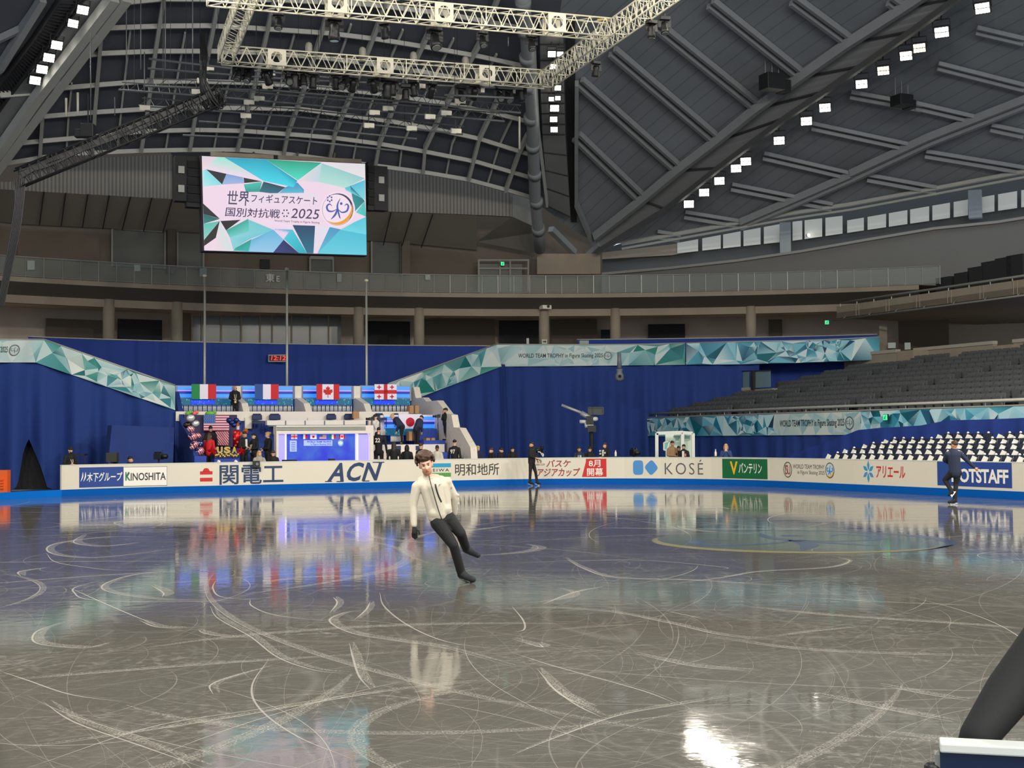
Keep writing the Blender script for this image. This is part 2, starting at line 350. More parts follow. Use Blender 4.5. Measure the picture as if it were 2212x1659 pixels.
for i in range(300):                                                 # many lighter arcs left by other skaters
    fx = rnd.uniform(-150, 2400); fy = 1075 + 640 * rnd.random() ** 1.9; p = PZ(fx, fy, 0)
    R = rnd.choice((1.0, 2, 3.5, 6, 9, 14)) * rnd.uniform(.7, 1.3); a = rnd.uniform(0, 6.28); sw = rnd.uniform(.5, 2.6) * (1 if R < 3 else .5); sg = rnd.choice((-1, 1))
    c = p - V((math.cos(a), math.sin(a), 0)) * R; q = [c + V((math.cos(a + sg * sw * k / 24), math.sin(a + sg * sw * k / 24), 0)) * (R * (1 + .25 * k / 24)) for k in range(25)]
    groove(q, (.003 + .0005 * p.y) * rnd.uniform(.7, 1.4), 2 if p.y > 24 or i % 5 == 0 else 3, .001 + .00001 * (i % 40))
    if i % 9 == 0: groove([t + V((.02, .05, 0)) for t in q], (.05 + .006 * p.y) * rnd.uniform(.6, 1.4), 1, .0003 + .000005 * i)
for i in range(750):                                                # hair-fine older cuts
    p = PZ(rnd.uniform(-100, 2300), 1150 + 560 * rnd.random(), 0); R = rnd.choice((1.5, 3, 6, 12, 25)) * rnd.uniform(.7, 1.3); a = rnd.uniform(0, 6.28); sw = min(2.4, rnd.uniform(1.5, 6) / R) * rnd.choice((-1, 1))
    c = p - V((math.cos(a), math.sin(a), 0)) * R; groove([c + V((math.cos(a + sw * k / 16), math.sin(a + sw * k / 16), 0)) * R for k in range(17)], (.0016 + .00022 * p.y) * rnd.uniform(.7, 1.3), 3, .0008 + .000001 * i)
iceo = struct(ice.build('ice_floor', [ICE, SNOW, CUT, HAIRC]))
# ---- painted emblem at centre ice
em = MB(); NAVY, GOLD, TEALF = 0, 1, 2
def efn(x, y): return W(x, y, .0021)
def efn2(x, y): return W(x, y, .0012)
shape(em, disc(0, 0, 2.72, n=48), efn2, TEALF)
annulus(em, 0, 0, lambda t: 2.77 - .30 * math.sin(math.pi * t) ** 2, 2.77, efn, NAVY, n=40, a0=-1.9, a1=1.9)
annulus(em, 0, 0, lambda t: 2.72 - .36 * math.sin(math.pi * t), 2.74, efn, GOLD, n=40, a0=2.3, a1=5.4)
def swoosh(pts, w, fn=efn, mi=NAVY, mb=None, col=None):
    P = spline([V((a, b, 0)) for a, b in pts], 8); n = len(P); vs = []
    for i, p in enumerate(P):
        d = P[min(i + 1, n - 1)] - P[max(i - 1, 0)]; nn = V((-d.y, d.x, 0)).normalized() * (w * math.sin(math.pi * (.06 + .88 * i / (n - 1))) / 2); vs += [fn(p.x + nn.x, p.y + nn.y), fn(p.x - nn.x, p.y - nn.y)]
    (mb or em).add(vs, [(2 * i, 2 * i + 1, 2 * i + 3, 2 * i + 2) for i in range(n - 1)], mi, [col] * len(vs) if col else None)
FIG = [([(.45, 1.9), (0, 1.0), (-.05, .2), (.3, -1.2), (.5, -1.6)], .3), ([(-.1, .1), (-.9, -.3), (-1.7, -.2), (-1.95, .5), (-1.5, .95), (-1, .6)], .3), ([(0, .1), (.7, -.5), (1.6, -.3), (1.9, .5), (1.6, .9), (1.2, .6)], .3), ([(-.1, .2), (-.4, -.8), (-1.2, -1.7)], .34)]
for pts, w_ in FIG: swoosh(pts, w_)
shape(em, disc(.62, 1.1, .22), efn, NAVY)
eo = em.build('centre_emblem', [mt('ice_paint_navy', (58, 72, 98), .15, spec=.6), mt('ice_paint_gold', (128, 118, 72), .15, spec=.6), mt('ice_paint_teal', (112, 124, 116), .08, spec=.6, alpha=.6)], parent=iceo)
eo['label'] = 'blue and gold round emblem painted in the ice'
# ---- roof: one shell with ribs, ring beams and keels hung under it
EDGE = [(-500, 300), (-300, 335), (0, 354), (88, 341), (162, 332), (305, 326), (410, 324), (513, 324), (612, 332), (712, 345), (811, 358), (914, 372), (1010, 388), (1100, 412), (1150, 432), (1230, 490), (1290, 530), (1343, 527), (1500, 498), (1700, 462), (1838, 442), (2212, 368), (2450, 320)]
ed = sorted((angof(p), (p - C0).to_2d().length) for p in (PD(x, y) for x, y in EDGE))
def rmax(a):
    if a <= ed[0][0]: return ed[0][1]
    if a >= ed[-1][0]: return ed[-1][1]
    for (a0, r0), (a1, r1) in zip(ed, ed[1:]):
        if a <= a1: return r0 + (r1 - r0) * (a - a0) / (a1 - a0)
def dpt(a, r, off=0): p = ring(r, a, 0); p.z = dome_z(p) + off; return p
sh = MB(); NA, NR = 120, 16; vs = []
for i in range(NA + 1):
    a = -1.75 + 3.5 * i / NA
    vs += [dpt(a, rmax(a) * (j + .02) / (NR + .02)) for j in range(NR + 1)]
sh.add(vs, [(i * (NR + 1) + j, i * (NR + 1) + j + 1, (i + 1) * (NR + 1) + j + 1, (i + 1) * (NR + 1) + j) for i in range(NA) for j in range(NR)])
KA = angof(PD(1166, 500)); KB = -KA * .95
for i in range(NA):
    if KB < -1.75 + 3.5 * (i + .5) / NA < KA: sh.m[i * NR:(i + 1) * NR] = [1] * NR
roof = struct(sh.build('ceiling', [ROOF, mt('centre_bay_panels', (84, 88, 98), .6, noise=(.3, .15))], smooth=True))
def dline(px, off, n=5):                                             # polyline of pixels -> points under the shell
    o = []
    for (a, b) in zip(px, px[1:]):
        for k in range(n): o.append(PD(a[0] + (b[0] - a[0]) * k / n, a[1] + (b[1] - a[1]) * k / n, off))
    return o + [PD(*px[-1], off)]
def beam(name, px, wd, ht, off, mat, n=5):
    P = dline(px, off, n); m = MB()
    for a, b in zip(P, P[1:]): m.bar(a, b + (b - a) * .02, wd, ht)
    return m.build(name, mat, parent=roof)
RIBT = [(88, 300, 135, -20), (250, 350, 217, 60)]
RIBS = [[(86, 340), (92, 245), (100, 180)], [(200, 335), (205, 240), (210, 180), (219, 70)], [(305, 326), (319, 235), (332, 135), (345, 50), (355, -15)], [(410, 324), (424, 236), (440, 165), (455, 90), (475, -15)], [(513, 324), (525, 270), (547, 197), (570, 100), (595, -15)],
        [(613, 332), (621, 289), (655, 197), (701, 49), (716, -15)], [(712, 345), (724, 285), (758, 205), (815, 57), (838, -15)], [(811, 358), (819, 310), (853, 224), (925, 72), (958, -15)], [(914, 372), (918, 320), (952, 247), (1035, 95), (1080, -15)], [(1012, 388), (1035, 300), (1075, 215), (1110, 139)], [(1092, 412), (1122, 327), (1140, 290)]]
for R_ in RIBS: beam('roof_rib', R_, .17, .30, .3, STEEL)
for a, b in zip(RIBS, RIBS[1:]):                                     # thinner rafters midway
    q = [((p[0] + r[0]) / 2, (p[1] + r[1]) / 2) for p, r in zip(a[:4], b[:4])]
    if len(q) > 2: beam('rafter', q, .09, .12, .12, STEEL)
RINGS = [[(0, 356), (88, 341), (162, 332), (305, 326), (410, 324), (513, 324), (612, 332), (712, 345), (811, 358), (914, 372), (1010, 388), (1100, 412), (1152, 428)], [(20, 312), (90, 305), (240, 292), (305, 284), (424, 281), (522, 283), (621, 290), (720, 298), (819, 311), (914, 327), (1030, 350), (1150, 385)],
         [(70, 254), (202, 243), (317, 236), (430, 233), (542, 234), (648, 236), (754, 250), (841, 262), (948, 281), (1035, 300), (1150, 336)], [(120, 192), (209, 184), (300, 177), (430, 176), (560, 180), (700, 190), (830, 204), (952, 222), (1060, 243), (1150, 265)],
         [(182, 121), (216, 116), (337, 111), (455, 111), (560, 114), (690, 124), (800, 138), (910, 155), (1020, 176), (1148, 206)], [(233, 61), (341, 57), (450, 56), (545, 61), (709, 72), (815, 85), (921, 102), (1035, 122), (1140, 145)], [(270, 6), (350, -2), (600, 0), (800, 10), (960, 30), (1130, 62)]]
for i, R_ in enumerate(RINGS): beam('ring_beam', R_, .12, .22, .26, STEEL, 3)
# right bay: pairs of ribs on the panels
for a, b in (((1245, 294), (1387, 430)), ((1252, 177), (1466, 366)), ((1323, 111), (1547, 302)), ((1417, 54), (1637, 232)), ((1535, 7), (1733, 165)), ((1713, 0), (1838, 92)), ((1922, 0), (1949, 19))):
    d = V((b[0] - a[0], b[1] - a[1])).normalized(); nx, ny = -d.y * 8, d.x * 8; P = []
    m = MB()
    for s_ in (-1, 1):
        P = dline([(a[0] + s_ * nx, a[1] + s_ * ny), (b[0] + s_ * nx, b[1] + s_ * ny)], .2, 6)
        for p, q in zip(P, P[1:]): m.bar(p, q + (q - p) * .02, .2, .3)
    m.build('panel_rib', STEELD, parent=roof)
# right keel: box girder with a lit underside
KU = [(1285, 512), (1387, 432), (1464, 368), (1545, 307), (1633, 236), (1726, 169), (1831, 95), (1949, 20), (2010, -20)]
KL = [(1290, 545), (1440, 452), (1554, 362), (1702, 252), (1787, 195), (1865, 141), (1973, 66), (2075, -8), (2120, -40)]
A, B = dline(KU, .15, 3), dline(KL, .9, 3); m = MB(); m.slab(A, B, [V((0, 0, .55))] * len(A)); m.build('keel_girder', KEEL, parent=roof)
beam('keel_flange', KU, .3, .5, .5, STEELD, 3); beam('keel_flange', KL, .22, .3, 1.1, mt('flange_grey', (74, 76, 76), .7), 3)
for i in range(1, len(KU) - 1): m = MB().bar(PD(*KU[i], .25), PD(*KL[i], 1.0), .06, .1); m.build('keel_seam', DARK2, parent=roof)
# outer bay: paired purlins between the right keel and the rim
for px, k in (([(1838, 375), (2006, 297), (2212, 216), (2300, 185)], 13), ([(1600, 480), (1760, 412), (1838, 378)], 10)):
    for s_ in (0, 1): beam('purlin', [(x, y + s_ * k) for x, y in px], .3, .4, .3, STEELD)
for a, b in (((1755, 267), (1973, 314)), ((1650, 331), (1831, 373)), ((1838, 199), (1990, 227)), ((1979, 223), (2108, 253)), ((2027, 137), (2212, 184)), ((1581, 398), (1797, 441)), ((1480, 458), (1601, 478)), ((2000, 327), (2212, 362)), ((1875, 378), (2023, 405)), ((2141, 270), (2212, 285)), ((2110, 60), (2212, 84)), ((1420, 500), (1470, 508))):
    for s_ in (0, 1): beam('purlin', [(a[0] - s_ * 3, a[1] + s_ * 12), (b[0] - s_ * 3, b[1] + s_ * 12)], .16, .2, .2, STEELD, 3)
RIM = [(1343, 526), (1500, 498), (1700, 462), (1838, 441), (2025, 406), (2212, 370), (2400, 335)]
m = MB(); P = dline(RIM, .2, 3); m.path(P, .13, 8); m.path([p - V((0, 0, .32)) for p in P], .07, 8); m.build('rim_gutter', STEEL, parent=roof)
# centre keel, seen almost edge on, with its panelled underside and tube chord
m = MB(); m.path(dline([(1128, -10), (1137, 67), (1144, 169), (1150, 250), (1156, 429), (1166, 540)], 1.0, 3), .33, 12)
for y in (0, 60, 120, 180, 250, 310, 370, 430, 490): x = 1129 + (y + 10) * .067; p = PD(x, y, 1.0); q = PD(x + .8, y + 12, 1.0); m.path([p, q], .38, 12)
m.build('keel_tube', STEELD, parent=roof, smooth=True)
A, B = dline([(1166, 60), (1168, 200), (1172, 290), (1184, 445)], .5, 4), dline([(1216, 60), (1219, 200), (1221, 290), (1232, 468)], .5, 4)
m = MB(); m.slab(A, B, V((0, 0, .4))); m.build('keel_girder', KEEL, parent=roof)
for i in range(0, len(A), 1): m = MB().bar(A[i] - V((0, 0, .02)), B[i] - V((0, 0, .02)), .05, .05); m.build('keel_seam', DARK2, parent=roof)
A, B = dline([(1222, 40), (1222, 200), (1224, 290), (1234, 480)], .1, 4), dline([(1242, 40), (1243, 200), (1244, 290), (1246, 480)], .1, 4)
m = MB(); m.slab(A, B, V((0, 0, .3))); m.build('keel_gap_dark', DARK2, parent=roof)  # charcoal slab paints the dark of the recess beside the keel
beam('keel_flange', [(1246, 180), (1245, 300), (1245, 440), (1290, 545)], .2, .4, .3, STEELD, 4); beam('keel_flange', [(1153, 60), (1159, 202), (1164, 290), (1182, 440)], .12, .5, .8, STEEL, 4)
beam('keel_brace', [(1190, 495), (1240, 545)], .35, .35, .6, STEELD, 3); beam('keel_brace', [(1296, 528), (1270, 552)], .3, .3, .6, STEELD, 3)
# left keel
for px, wd in (([(-120, 515), (0, 354), (118, 196), (272, -5)], .42), ([(-120, 470), (0, 324), (84, 205), (246, -5)], .42)): beam('keel_flange', px, wd, .5, .9, STEEL, 5)
for a, b in (((44, 297), (48, 258)), ((124, 189), (120, 158)), ((203, 92), (199, 62))): m = MB().bar(PD(*a, .9), PD(*b, .9), .3, .4); m.build('keel_stiffener', STEEL, parent=roof)
A, B = dline([(-60, 420), (60, 232), (160, 108), (238, -5)], .5, 4), dline([(-60, 330), (30, 200), (110, 105), (190, -5)], .5, 4)
m = MB(); m.slab(A, B, V((0, 0, .4))); m.build('keel_girder', KEEL, parent=roof)
A, B = dline([(-40, 290), (30, 192), (100, 100), (172, -5)], .35, 8), dline([(-60, 260), (10, 165), (70, 85), (130, -5)], .35, 8)
m = MB()
for a, b, c, d in zip(A, A[1:], B, B[1:]): m.bar(a, b, .08, .3); m.bar(c, d, .08, .3); m.bar(a, c, .05, .05); m.bar((a + b) / 2, (c + d) / 2, .05, .05)
m.build('catwalk', DARK2, parent=roof)
beam('keel_flange', [(-20, 160), (0, 146), (92, -2)], .3, .4, .3, STEELD, 4); beam('purlin', [(-10, 88), (44, 63), (90, -2)], .2, .3, .2, STEELD, 3); beam('purlin', [(0, 205), (84, 199)], .2, .3, .4, STEEL, 3)
# ================================================================ bowl: concourse, walls, columns
A0, A1 = angof(PR(-420, 600, 50)), angof(PR(2330, 600, 50)); AR = angof(PR(2030, 590, 50)); AE = angof(PR(1985, 620, 50))
def arc(R, a, b, z, n=48): return [ring(R, a + (b - a) * i / n, z) for i in range(n + 1)]
m = MB(); m.strip(arc(50, A0, AE, 9.78), arc(50, A0, AE, 10.02)); m.strip(arc(50, A0, AE, 10.02), arc(57.5, A0, A1, 10.02)); struct(m.build('floor_concourse', CON))
m = MB(); m.strip(arc(51.5, A0, AE, 9.28), arc(50, A0, AE, 9.78)); struct(m.build('ceiling_soffit', mt('soffit', (104, 98, 90), .8, noise=(.5, .1))))
m = MB(); m.slab(arc(51.5, A0, A1, 8.88), arc(51.5, A0, A1, 9.28), [CR * 0 + (ring(1, A0 + (A1 - A0) * i / 48, 0) - C0) * .4 for i in range(49)]); struct(m.build('trim_1', CON))
m = MB(); m.strip(arc(47.6, A0, A1, 5.9), arc(57, A0, A1, 5.9)); struct(m.build('floor_gallery', DARK))
m = MB(); m.strip(arc(57, A0, A1, 5.9), arc(57, A0, A1, 10)); m.strip(arc(51.9, A0, A1, 9.2), arc(57, A0, A1, 9.2)); struct(m.build('wall_gallery', DARK))
for x in (235, 382, 774, 905, 1175, 1329, 1622):
    p = PR(x, 700, 51.6); m = MB(); m.lathe((p.x, p.y, 5.9), [(.30, 0), (.30, 3.0), (.28, 3.02), (.28, 3.4)], 20); struct(m.build('wall_column', CONL, smooth=True))
def rpatch(x0, y0, x1, y1, R, n=6):                                  # patch of the cylinder R seen between two pixel corners
    a, b = angof(PR(x0, y0, R)), angof(PR(x1, y1, R)); z0, z1 = PR((x0 + x1) / 2, y1, R).z, PR((x0 + x1) / 2, y0, R).z; return a, b, z0, z1
def rwall(name, x0, y0, x1, y1, R, mat, t=.1):
    a, b, z0, z1 = rpatch(x0, y0, x1, y1, R); n = 6; m = MB(); T = [(ring(1, a + (b - a) * i / n, 0) - C0) * t for i in range(n + 1)]
    m.slab(arc(R, a, b, z0, n), arc(R, a, b, z1, n), T); return m.build(name, mat)
GLZ = mt('dim_glazing', (104, 106, 98), .25, noise=(.4, .12))
BRN = mt('brown_wall', (102, 90, 78), .85, noise=(.5, .15))
for i, (x0, x1, y0, y1, mat) in enumerate(((100, 235, 690, 742, BRN), (386, 410, 675, 742, CON), (795, 886, 694, 745, DARK2), (915, 1070, 690, 745, BRN), (1190, 1290, 690, 745, BRN), (1400, 1480, 700, 735, DARK2), (1660, 1690, 690, 730, BRN))):
    struct(rwall('wall_panel', x0, y0, x1, y1, 56.5, mat))
struct(rwall('wall_opening_dark', 255, 690, 350, 742, 56.4, DARK2)); struct(rwall('wall_opening_dark', 1078, 692, 1165, 745, 56.4, DARK2)); struct(rwall('wall_opening_dark', 1298, 712, 1325, 745, 56.4, DARK2))  # charcoal sheets paint the dark inside openings that are not cut
xs = [414, 435, 477, 520, 561, 587, 629, 669, 709, 738]
for i, (a, b) in enumerate(zip(xs, xs[1:])):
    o = struct(rwall('window_%d' % (i + 1), a + 1, 681, b - 1, 743, 54.5, GLZ, .06)); f = MB()
    al, bl, z0, z1 = rpatch(a + 1, 681, b - 1, 743, 54.45); f.bar(ring(54.45, al, z0), ring(54.45, al, z1), .07); f.bar(ring(54.45, al, z1), ring(54.45, bl, z1), .07); f.build('window_frame', CONL, parent=o)
# ---- upper back wall, shutters, corrugated panels, sloping soffit
m = MB(); m.strip(arc(57, A0, angof(PR(1300, 500, 57)), 10), arc(57, A0, angof(PR(1300, 500, 57)), 21)); struct(m.build('wall_end', BRN))
def ppoly(name, px, R, mat, t=.25, sub=5):                           # polygon bent on the cylinder R, corners as (x, ytop, ybottom) columns
    A, B = [], []
    for (xa, ta, ba), (xb, tb, bb) in zip(px, px[1:]):
        for k in range(sub):
            q = k / sub; A.append((xa + (xb - xa) * q, ta + (tb - ta) * q)); B.append((xa + (xb - xa) * q, ba + (bb - ba) * q))
    A.append(px[-1][:2]); B.append((px[-1][0], px[-1][2])); R2 = R if isinstance(R, tuple) else (R, R)
    PA, PB = [PR(*p, R2[0]) for p in A], [PR(*p, R2[1]) for p in B]; T = [((p - C0) * V((1, 1, 0))).normalized() * t for p in PA]
    m = MB(); m.slab(PB, PA, T); return m.build(name, mat)
COR = bpy.data.materials.new('corrugated_panel'); COR.use_nodes = True
def _cor():
    N = COR.node_tree.nodes; L = COR.node_tree.links; b = N['Principled BSDF']; b.inputs['Roughness'].default_value = .7
    tc = N.new('ShaderNodeTexCoord'); wv = N.new('ShaderNodeTexWave'); wv.inputs['Scale'].default_value = 1.6; mp = N.new('ShaderNodeMapping'); mp.inputs['Rotation'].default_value = (0, 0, -TH)
    cr_ = N.new('ShaderNodeValToRGB'); cr_.color_ramp.elements[0].color = lin((80, 76, 69)) + (1,); cr_.color_ramp.elements[1].color = lin((116, 110, 100)) + (1,)
    L.new(tc.outputs['Object'], mp.inputs[0]); L.new(mp.outputs[0], wv.inputs['Vector']); L.new(wv.outputs['Fac'], cr_.inputs[0]); L.new(cr_.outputs[0], b.inputs['Base Color'])
_cor()
struct(ppoly('wall_corrugated', [(-80, 395, 405), (45, 392, 411), (65, 378, 413), (190, 342, 420), (372, 334, 430)], 53.5, COR))
struct(ppoly('wall_corrugated', [(838, 360, 457), (1000, 386, 463), (1090, 412, 467), (1107, 420, 468)], 53.5, COR))
struct(ppoly('wall_backing', [(372, 325, 445), (600, 325, 450), (838, 345, 460)], 54.5, DARK2))
SOF = mt('soffit_panels', (134, 128, 118), .8, noise=(.35, .12))
so = struct(ppoly('ceiling_soffit', [(-80, 405, 470), (45, 411, 484), (372, 430, 500), (840, 458, 522), (1030, 465, 540)], (53.5, 56.6), SOF, .3))
for xa, xb in ((95, 85), (142, 132), (190, 178), (236, 222), (282, 264), (328, 310), (372, 352), (845, 828), (890, 868), (935, 910)):
    t = 411 + (xa - 45) * .058; MB().bar(PR(xa, t, 53.45), PR(xb, t + 72, 56.4), .05, .05).build('soffit_seam', DARK2, parent=so)
# the faceted end block beside the corrugated panel
K = [PR(1107, 420, 53.3), PR(1164, 432, 54.5), PR(1176, 500, 55), PR(1166, 548, 56), PR(1030, 522, 56), PR(1107, 468, 53.4), PR(1034, 545, 56.5)]
m = MB(); m.add(K, [(0, 1, 5), (1, 2, 5), (5, 2, 4), (2, 3, 4)]); struct(m.build('wall_facets', mt('facet_panel', (118, 114, 106), .8, noise=(.4, .1))))
SHUT = mt('roller_shutter', (84, 84, 78), .6, noise=(.5, .1)); GREYF = mt('grey_frame', (140, 136, 126), .6)
for x0, x1, y0, y1 in ((243, 357, 494, 578), (384, 440, 498, 580), (670, 720, 556, 590), (803, 867, 518, 590)):
    o = struct(rwall('door_%d' % x0, x0, y0, x1, y1, 56.8, SHUT)); a, b, z0, z1 = rpatch(x0, y0, x1, y1, 56.75); f = MB()
    f.bar(ring(56.75, a, z1), ring(56.75, b, z1), .12, .25); f.bar(ring(56.75, a, z0), ring(56.75, a, z1), .1); f.bar(ring(56.75, b, z0), ring(56.75, b, z1), .1); f.build('door_frame', GREYF, parent=o)
struct(rwall('wall_pillar', 362, 496, 380, 590, 56.3, mt('brown_pillar', (72, 62, 54), .8), .5)); struct(rwall('wall_pillar', 868, 520, 886, 592, 56.3, BRN, .4))
struct(rwall('wall_panel', 38, 503, 215, 562, 56.9, BRN, .1)); struct(rwall('wall_panel', 1160, 548, 1297, 592, 55.6, CON, .3)); struct(rwall('wall_opening_dark', 563, 560, 583, 580, 56.8, DARK2))
o = struct(rwall('door_1', 1034, 570, 1128, 635, 56.3, mt('grey_doors', (104, 101, 94), .6))); m = MB()
for x in (1034, 1080, 1102, 1141): a = PR(x, 630, 56.25); b = PR(x, 560, 56.25); m.bar(a, b, .1)
for y in (562, 580): m.bar(PR(1034, y, 56.25), PR(1141, y, 56.25), .1)
m.build('door_frame', GREYF, parent=o)
# ---- glass railing of the concourse
rl = thing('concourse_railing', 'long curved glass railing with grey posts along the upper concourse edge', 'railing', ring(50, 0, 10.02))
RAILM = mt('rail_metal', (138, 138, 130), .4, .3)
m = MB(); m.path(arc(50.06, A0, AR, 11.02, 80), .035, 6); m.build('top_rail', RAILM, parent=rl, smooth=True)
m = MB(); m.path(arc(50.06, A0, AR, 10.08, 80), .03, 6); m.build('bottom_rail', RAILM, parent=rl, smooth=True)
GL = mt('smoky_glass', (150, 160, 152), .3, alpha=.22, spec=.15)
NP = 66
for i in range(NP):
    a, b = A0 + (AR - A0) * i / NP, A0 + (AR - A0) * (i + 1) / NP; g = MB(); g.slab([ring(50.05, a + .0006, 10.12), ring(50.05, b - .0006, 10.12)], [ring(50.05, a + .0006, 10.98), ring(50.05, b - .0006, 10.98)], (AX * .015)); g.build('glass_panel', GL, parent=rl)
for i in range(0, NP + 1, 1): a = A0 + (AR - A0) * i / NP; MB().bar(ring(50.02, a, 10.02), ring(50.02, a, 11.03), .05 if i % 3 == 0 else .028).build('post', RAILM, parent=rl)
# ---- right hand upper wall and window band
struct(ppoly('wall_upper', [(1300, 592, 640), (1450, 579, 640), (1595, 563, 640), (1732, 543, 640), (1863, 520, 640), (2018, 494, 640), (2156, 480, 640), (2330, 452, 640)], 55.5, mt('warm_grey_wall', (112, 110, 106), .8, noise=(.4, .06))))
PG = mt('grey_parapet_cap', (140, 138, 132), .7)
m = MB(); P = [PR(x, y, 55.45) for x, y in ((1300, 592), (1450, 579), (1595, 563), (1732, 543), (1863, 520), (2018, 494), (2156, 480), (2330, 452))]
for a, b in zip(P, P[1:]): m.bar(a, b, .3, .15)
struct(m.build('trim_2', PG))
struct(ppoly('wall_window_band', [(1240, 545, 600), (1298, 540, 600), (1450, 490, 600), (1700, 440, 560), (2025, 380, 520), (2330, 320, 500)], 59, mt('grey_band', (78, 82, 82), .8)))
struct(ppoly('trim_3', [(1296, 546, 560), (1450, 528, 551), (1500, 519, 543)], 58.6, CON))
WIN = mt('pale_panes_glow', (206, 204, 194), .6, emit=.10)  # slight glow put into the window panes to brighten them
def wy(x): return (518 + (x - 1500) * (479 - 518) / 212, 543 + (x - 1500) * (520 - 543) / 212) if x < 1712 else ((479 + (x - 1712) * (466 - 479) / 108) if x < 1823 else 476 + (x - 1831) * (410 - 476) / 381, 520 + (x - 1712) * (447 - 520) / 500)
xs = [1463, 1508, 1517, 1557, 1562, 1600, 1606, 1643, 1650, 1684, None, 1712, 1733, 1738, 1776, 1783, 1820, 1830, 1866, 1874, 1914, 1920, 1960, 1966, 2007, 2014, 2052, 2060, 2091, None, 2121, 2148, 2156, 2197, 2206, 2250]
wn = 20; q = [x for x in xs if x]
for a, b in zip(q[::2], q[1::2]):
    (t0, b0), (t1, b1) = wy(a), wy(b); o = struct(ppoly('window_%d' % wn, [(a, t0, b0), (b, t1, b1)], 58.5, WIN, .08, 1)); wn += 1
for x0, x1, y0, y1 in ((1684, 1709, 480, 545), (2091, 2121, 410, 470)): struct(rwall('wall_pillar', x0, y0, x1, y1, 57.6, STEELD, .6))
# ================================================================ rink boards
_b = [(15, -21.36 + k * 2) for k in range(0, 22)]
_bd = [(15.0, -26.0), (15.0, -21.36)] + [(15.0, -21.36 + 42.72 * k / 40) for k in range(1, 40)] + border(18)[:19] + [(6.36 - 12.72 * k / 12, 30.0) for k in range(1, 12)] + border(18)[19:38] + [(-15.0, 21.36 - 47 * k / 44) for k in range(1, 45)]
BP = [W(v, u) for v, u in _bd]; BS = [0.0]
for a, b in zip(BP, BP[1:]): BS.append(BS[-1] + (b - a).length)
def bpos(s, z=0, off=0):                                             # along the boards; off > 0 is towards the ice
    s = min(max(s, 0), BS[-1] - 1e-4); i = 0
    lo, hi = 0, len(BS) - 1
    while hi - lo > 1:
        md = (lo + hi) // 2
        if BS[md] <= s: lo = md
        else: hi = md
    t = (s - BS[lo]) / (BS[lo + 1] - BS[lo]); p = BP[lo].lerp(BP[lo + 1], t); d = (BP[lo + 1] - BP[lo]).normalized(); return p + V((-d.y, d.x, 0)) * off + V((0, 0, z))
def bhit(x, y):                                                      # pixel -> (s, z) on the boards' inner face
    r = ray(x, y); best = None
    for i, (a, b) in enumerate(zip(BP, BP[1:])):
        d = b - a; det = r.x * -d.y + d.x * r.y
        if abs(det) < 1e-9: continue
        t = (a.x * -d.y + d.x * a.y) / det; k = (r.x * a.y - r.y * a.x) / det
        if 0 <= k <= 1 and t * r.y > 20 and (best is None or t > best[0]): best = (t, BS[i] + k * d.length)
    return (best[1], EYE + r.z * best[0]) if best else (None, None)
S_GATE = bhit(133, 1030)[0]; S_END = BS[-1]; S_G2 = S_GATE + 6.5
def bstrip(name, s0, s1, z0, z1, o0, o1, mat, parent, step=.5):
    ss = [s0] + [s for s in BS if s0 + 1e-3 < s < s1 - 1e-3] + [s1]; m = MB(); T = [bpos(s, 0, o1) - bpos(s, 0, o0) for s in ss]
    m.slab([bpos(s, z0, o0) for s in ss], [bpos(s, z1, o0) for s in ss], T); return m.build(name, mat, parent=parent)
BW = mt('board_white', (214, 206, 188), .45, noise=(.5, .04)); BB = mt('board_blue', (0, 84, 166), .7, spec=.1)
bd = thing('rink_boards', 'white rink boards with sponsor signs and a blue kickplate around the ice', 'rink boards', W(0, 30, 0), TH)
bstrip('panel_run', 0, S_GATE, .24, 1.09, 0, -.09, BW, bd); bstrip('kickplate', 0, S_GATE, 0, .24, .012, -.09, BB, bd); bstrip('cap', 0, S_GATE, 1.09, 1.115, .01, -.11, mt('board_cap', (200, 206, 198), .4), bd)
bstrip('gate_sill', S_GATE, S_G2, 0, .24, .012, -.09, mt('sill_blue', (0, 104, 196), .7, spec=.1), bd)
bstrip('panel_run', S_G2, S_END, .24, 1.09, 0, -.09, BW, bd); bstrip('kickplate', S_G2, S_END, 0, .24, .012, -.09, BB, bd)
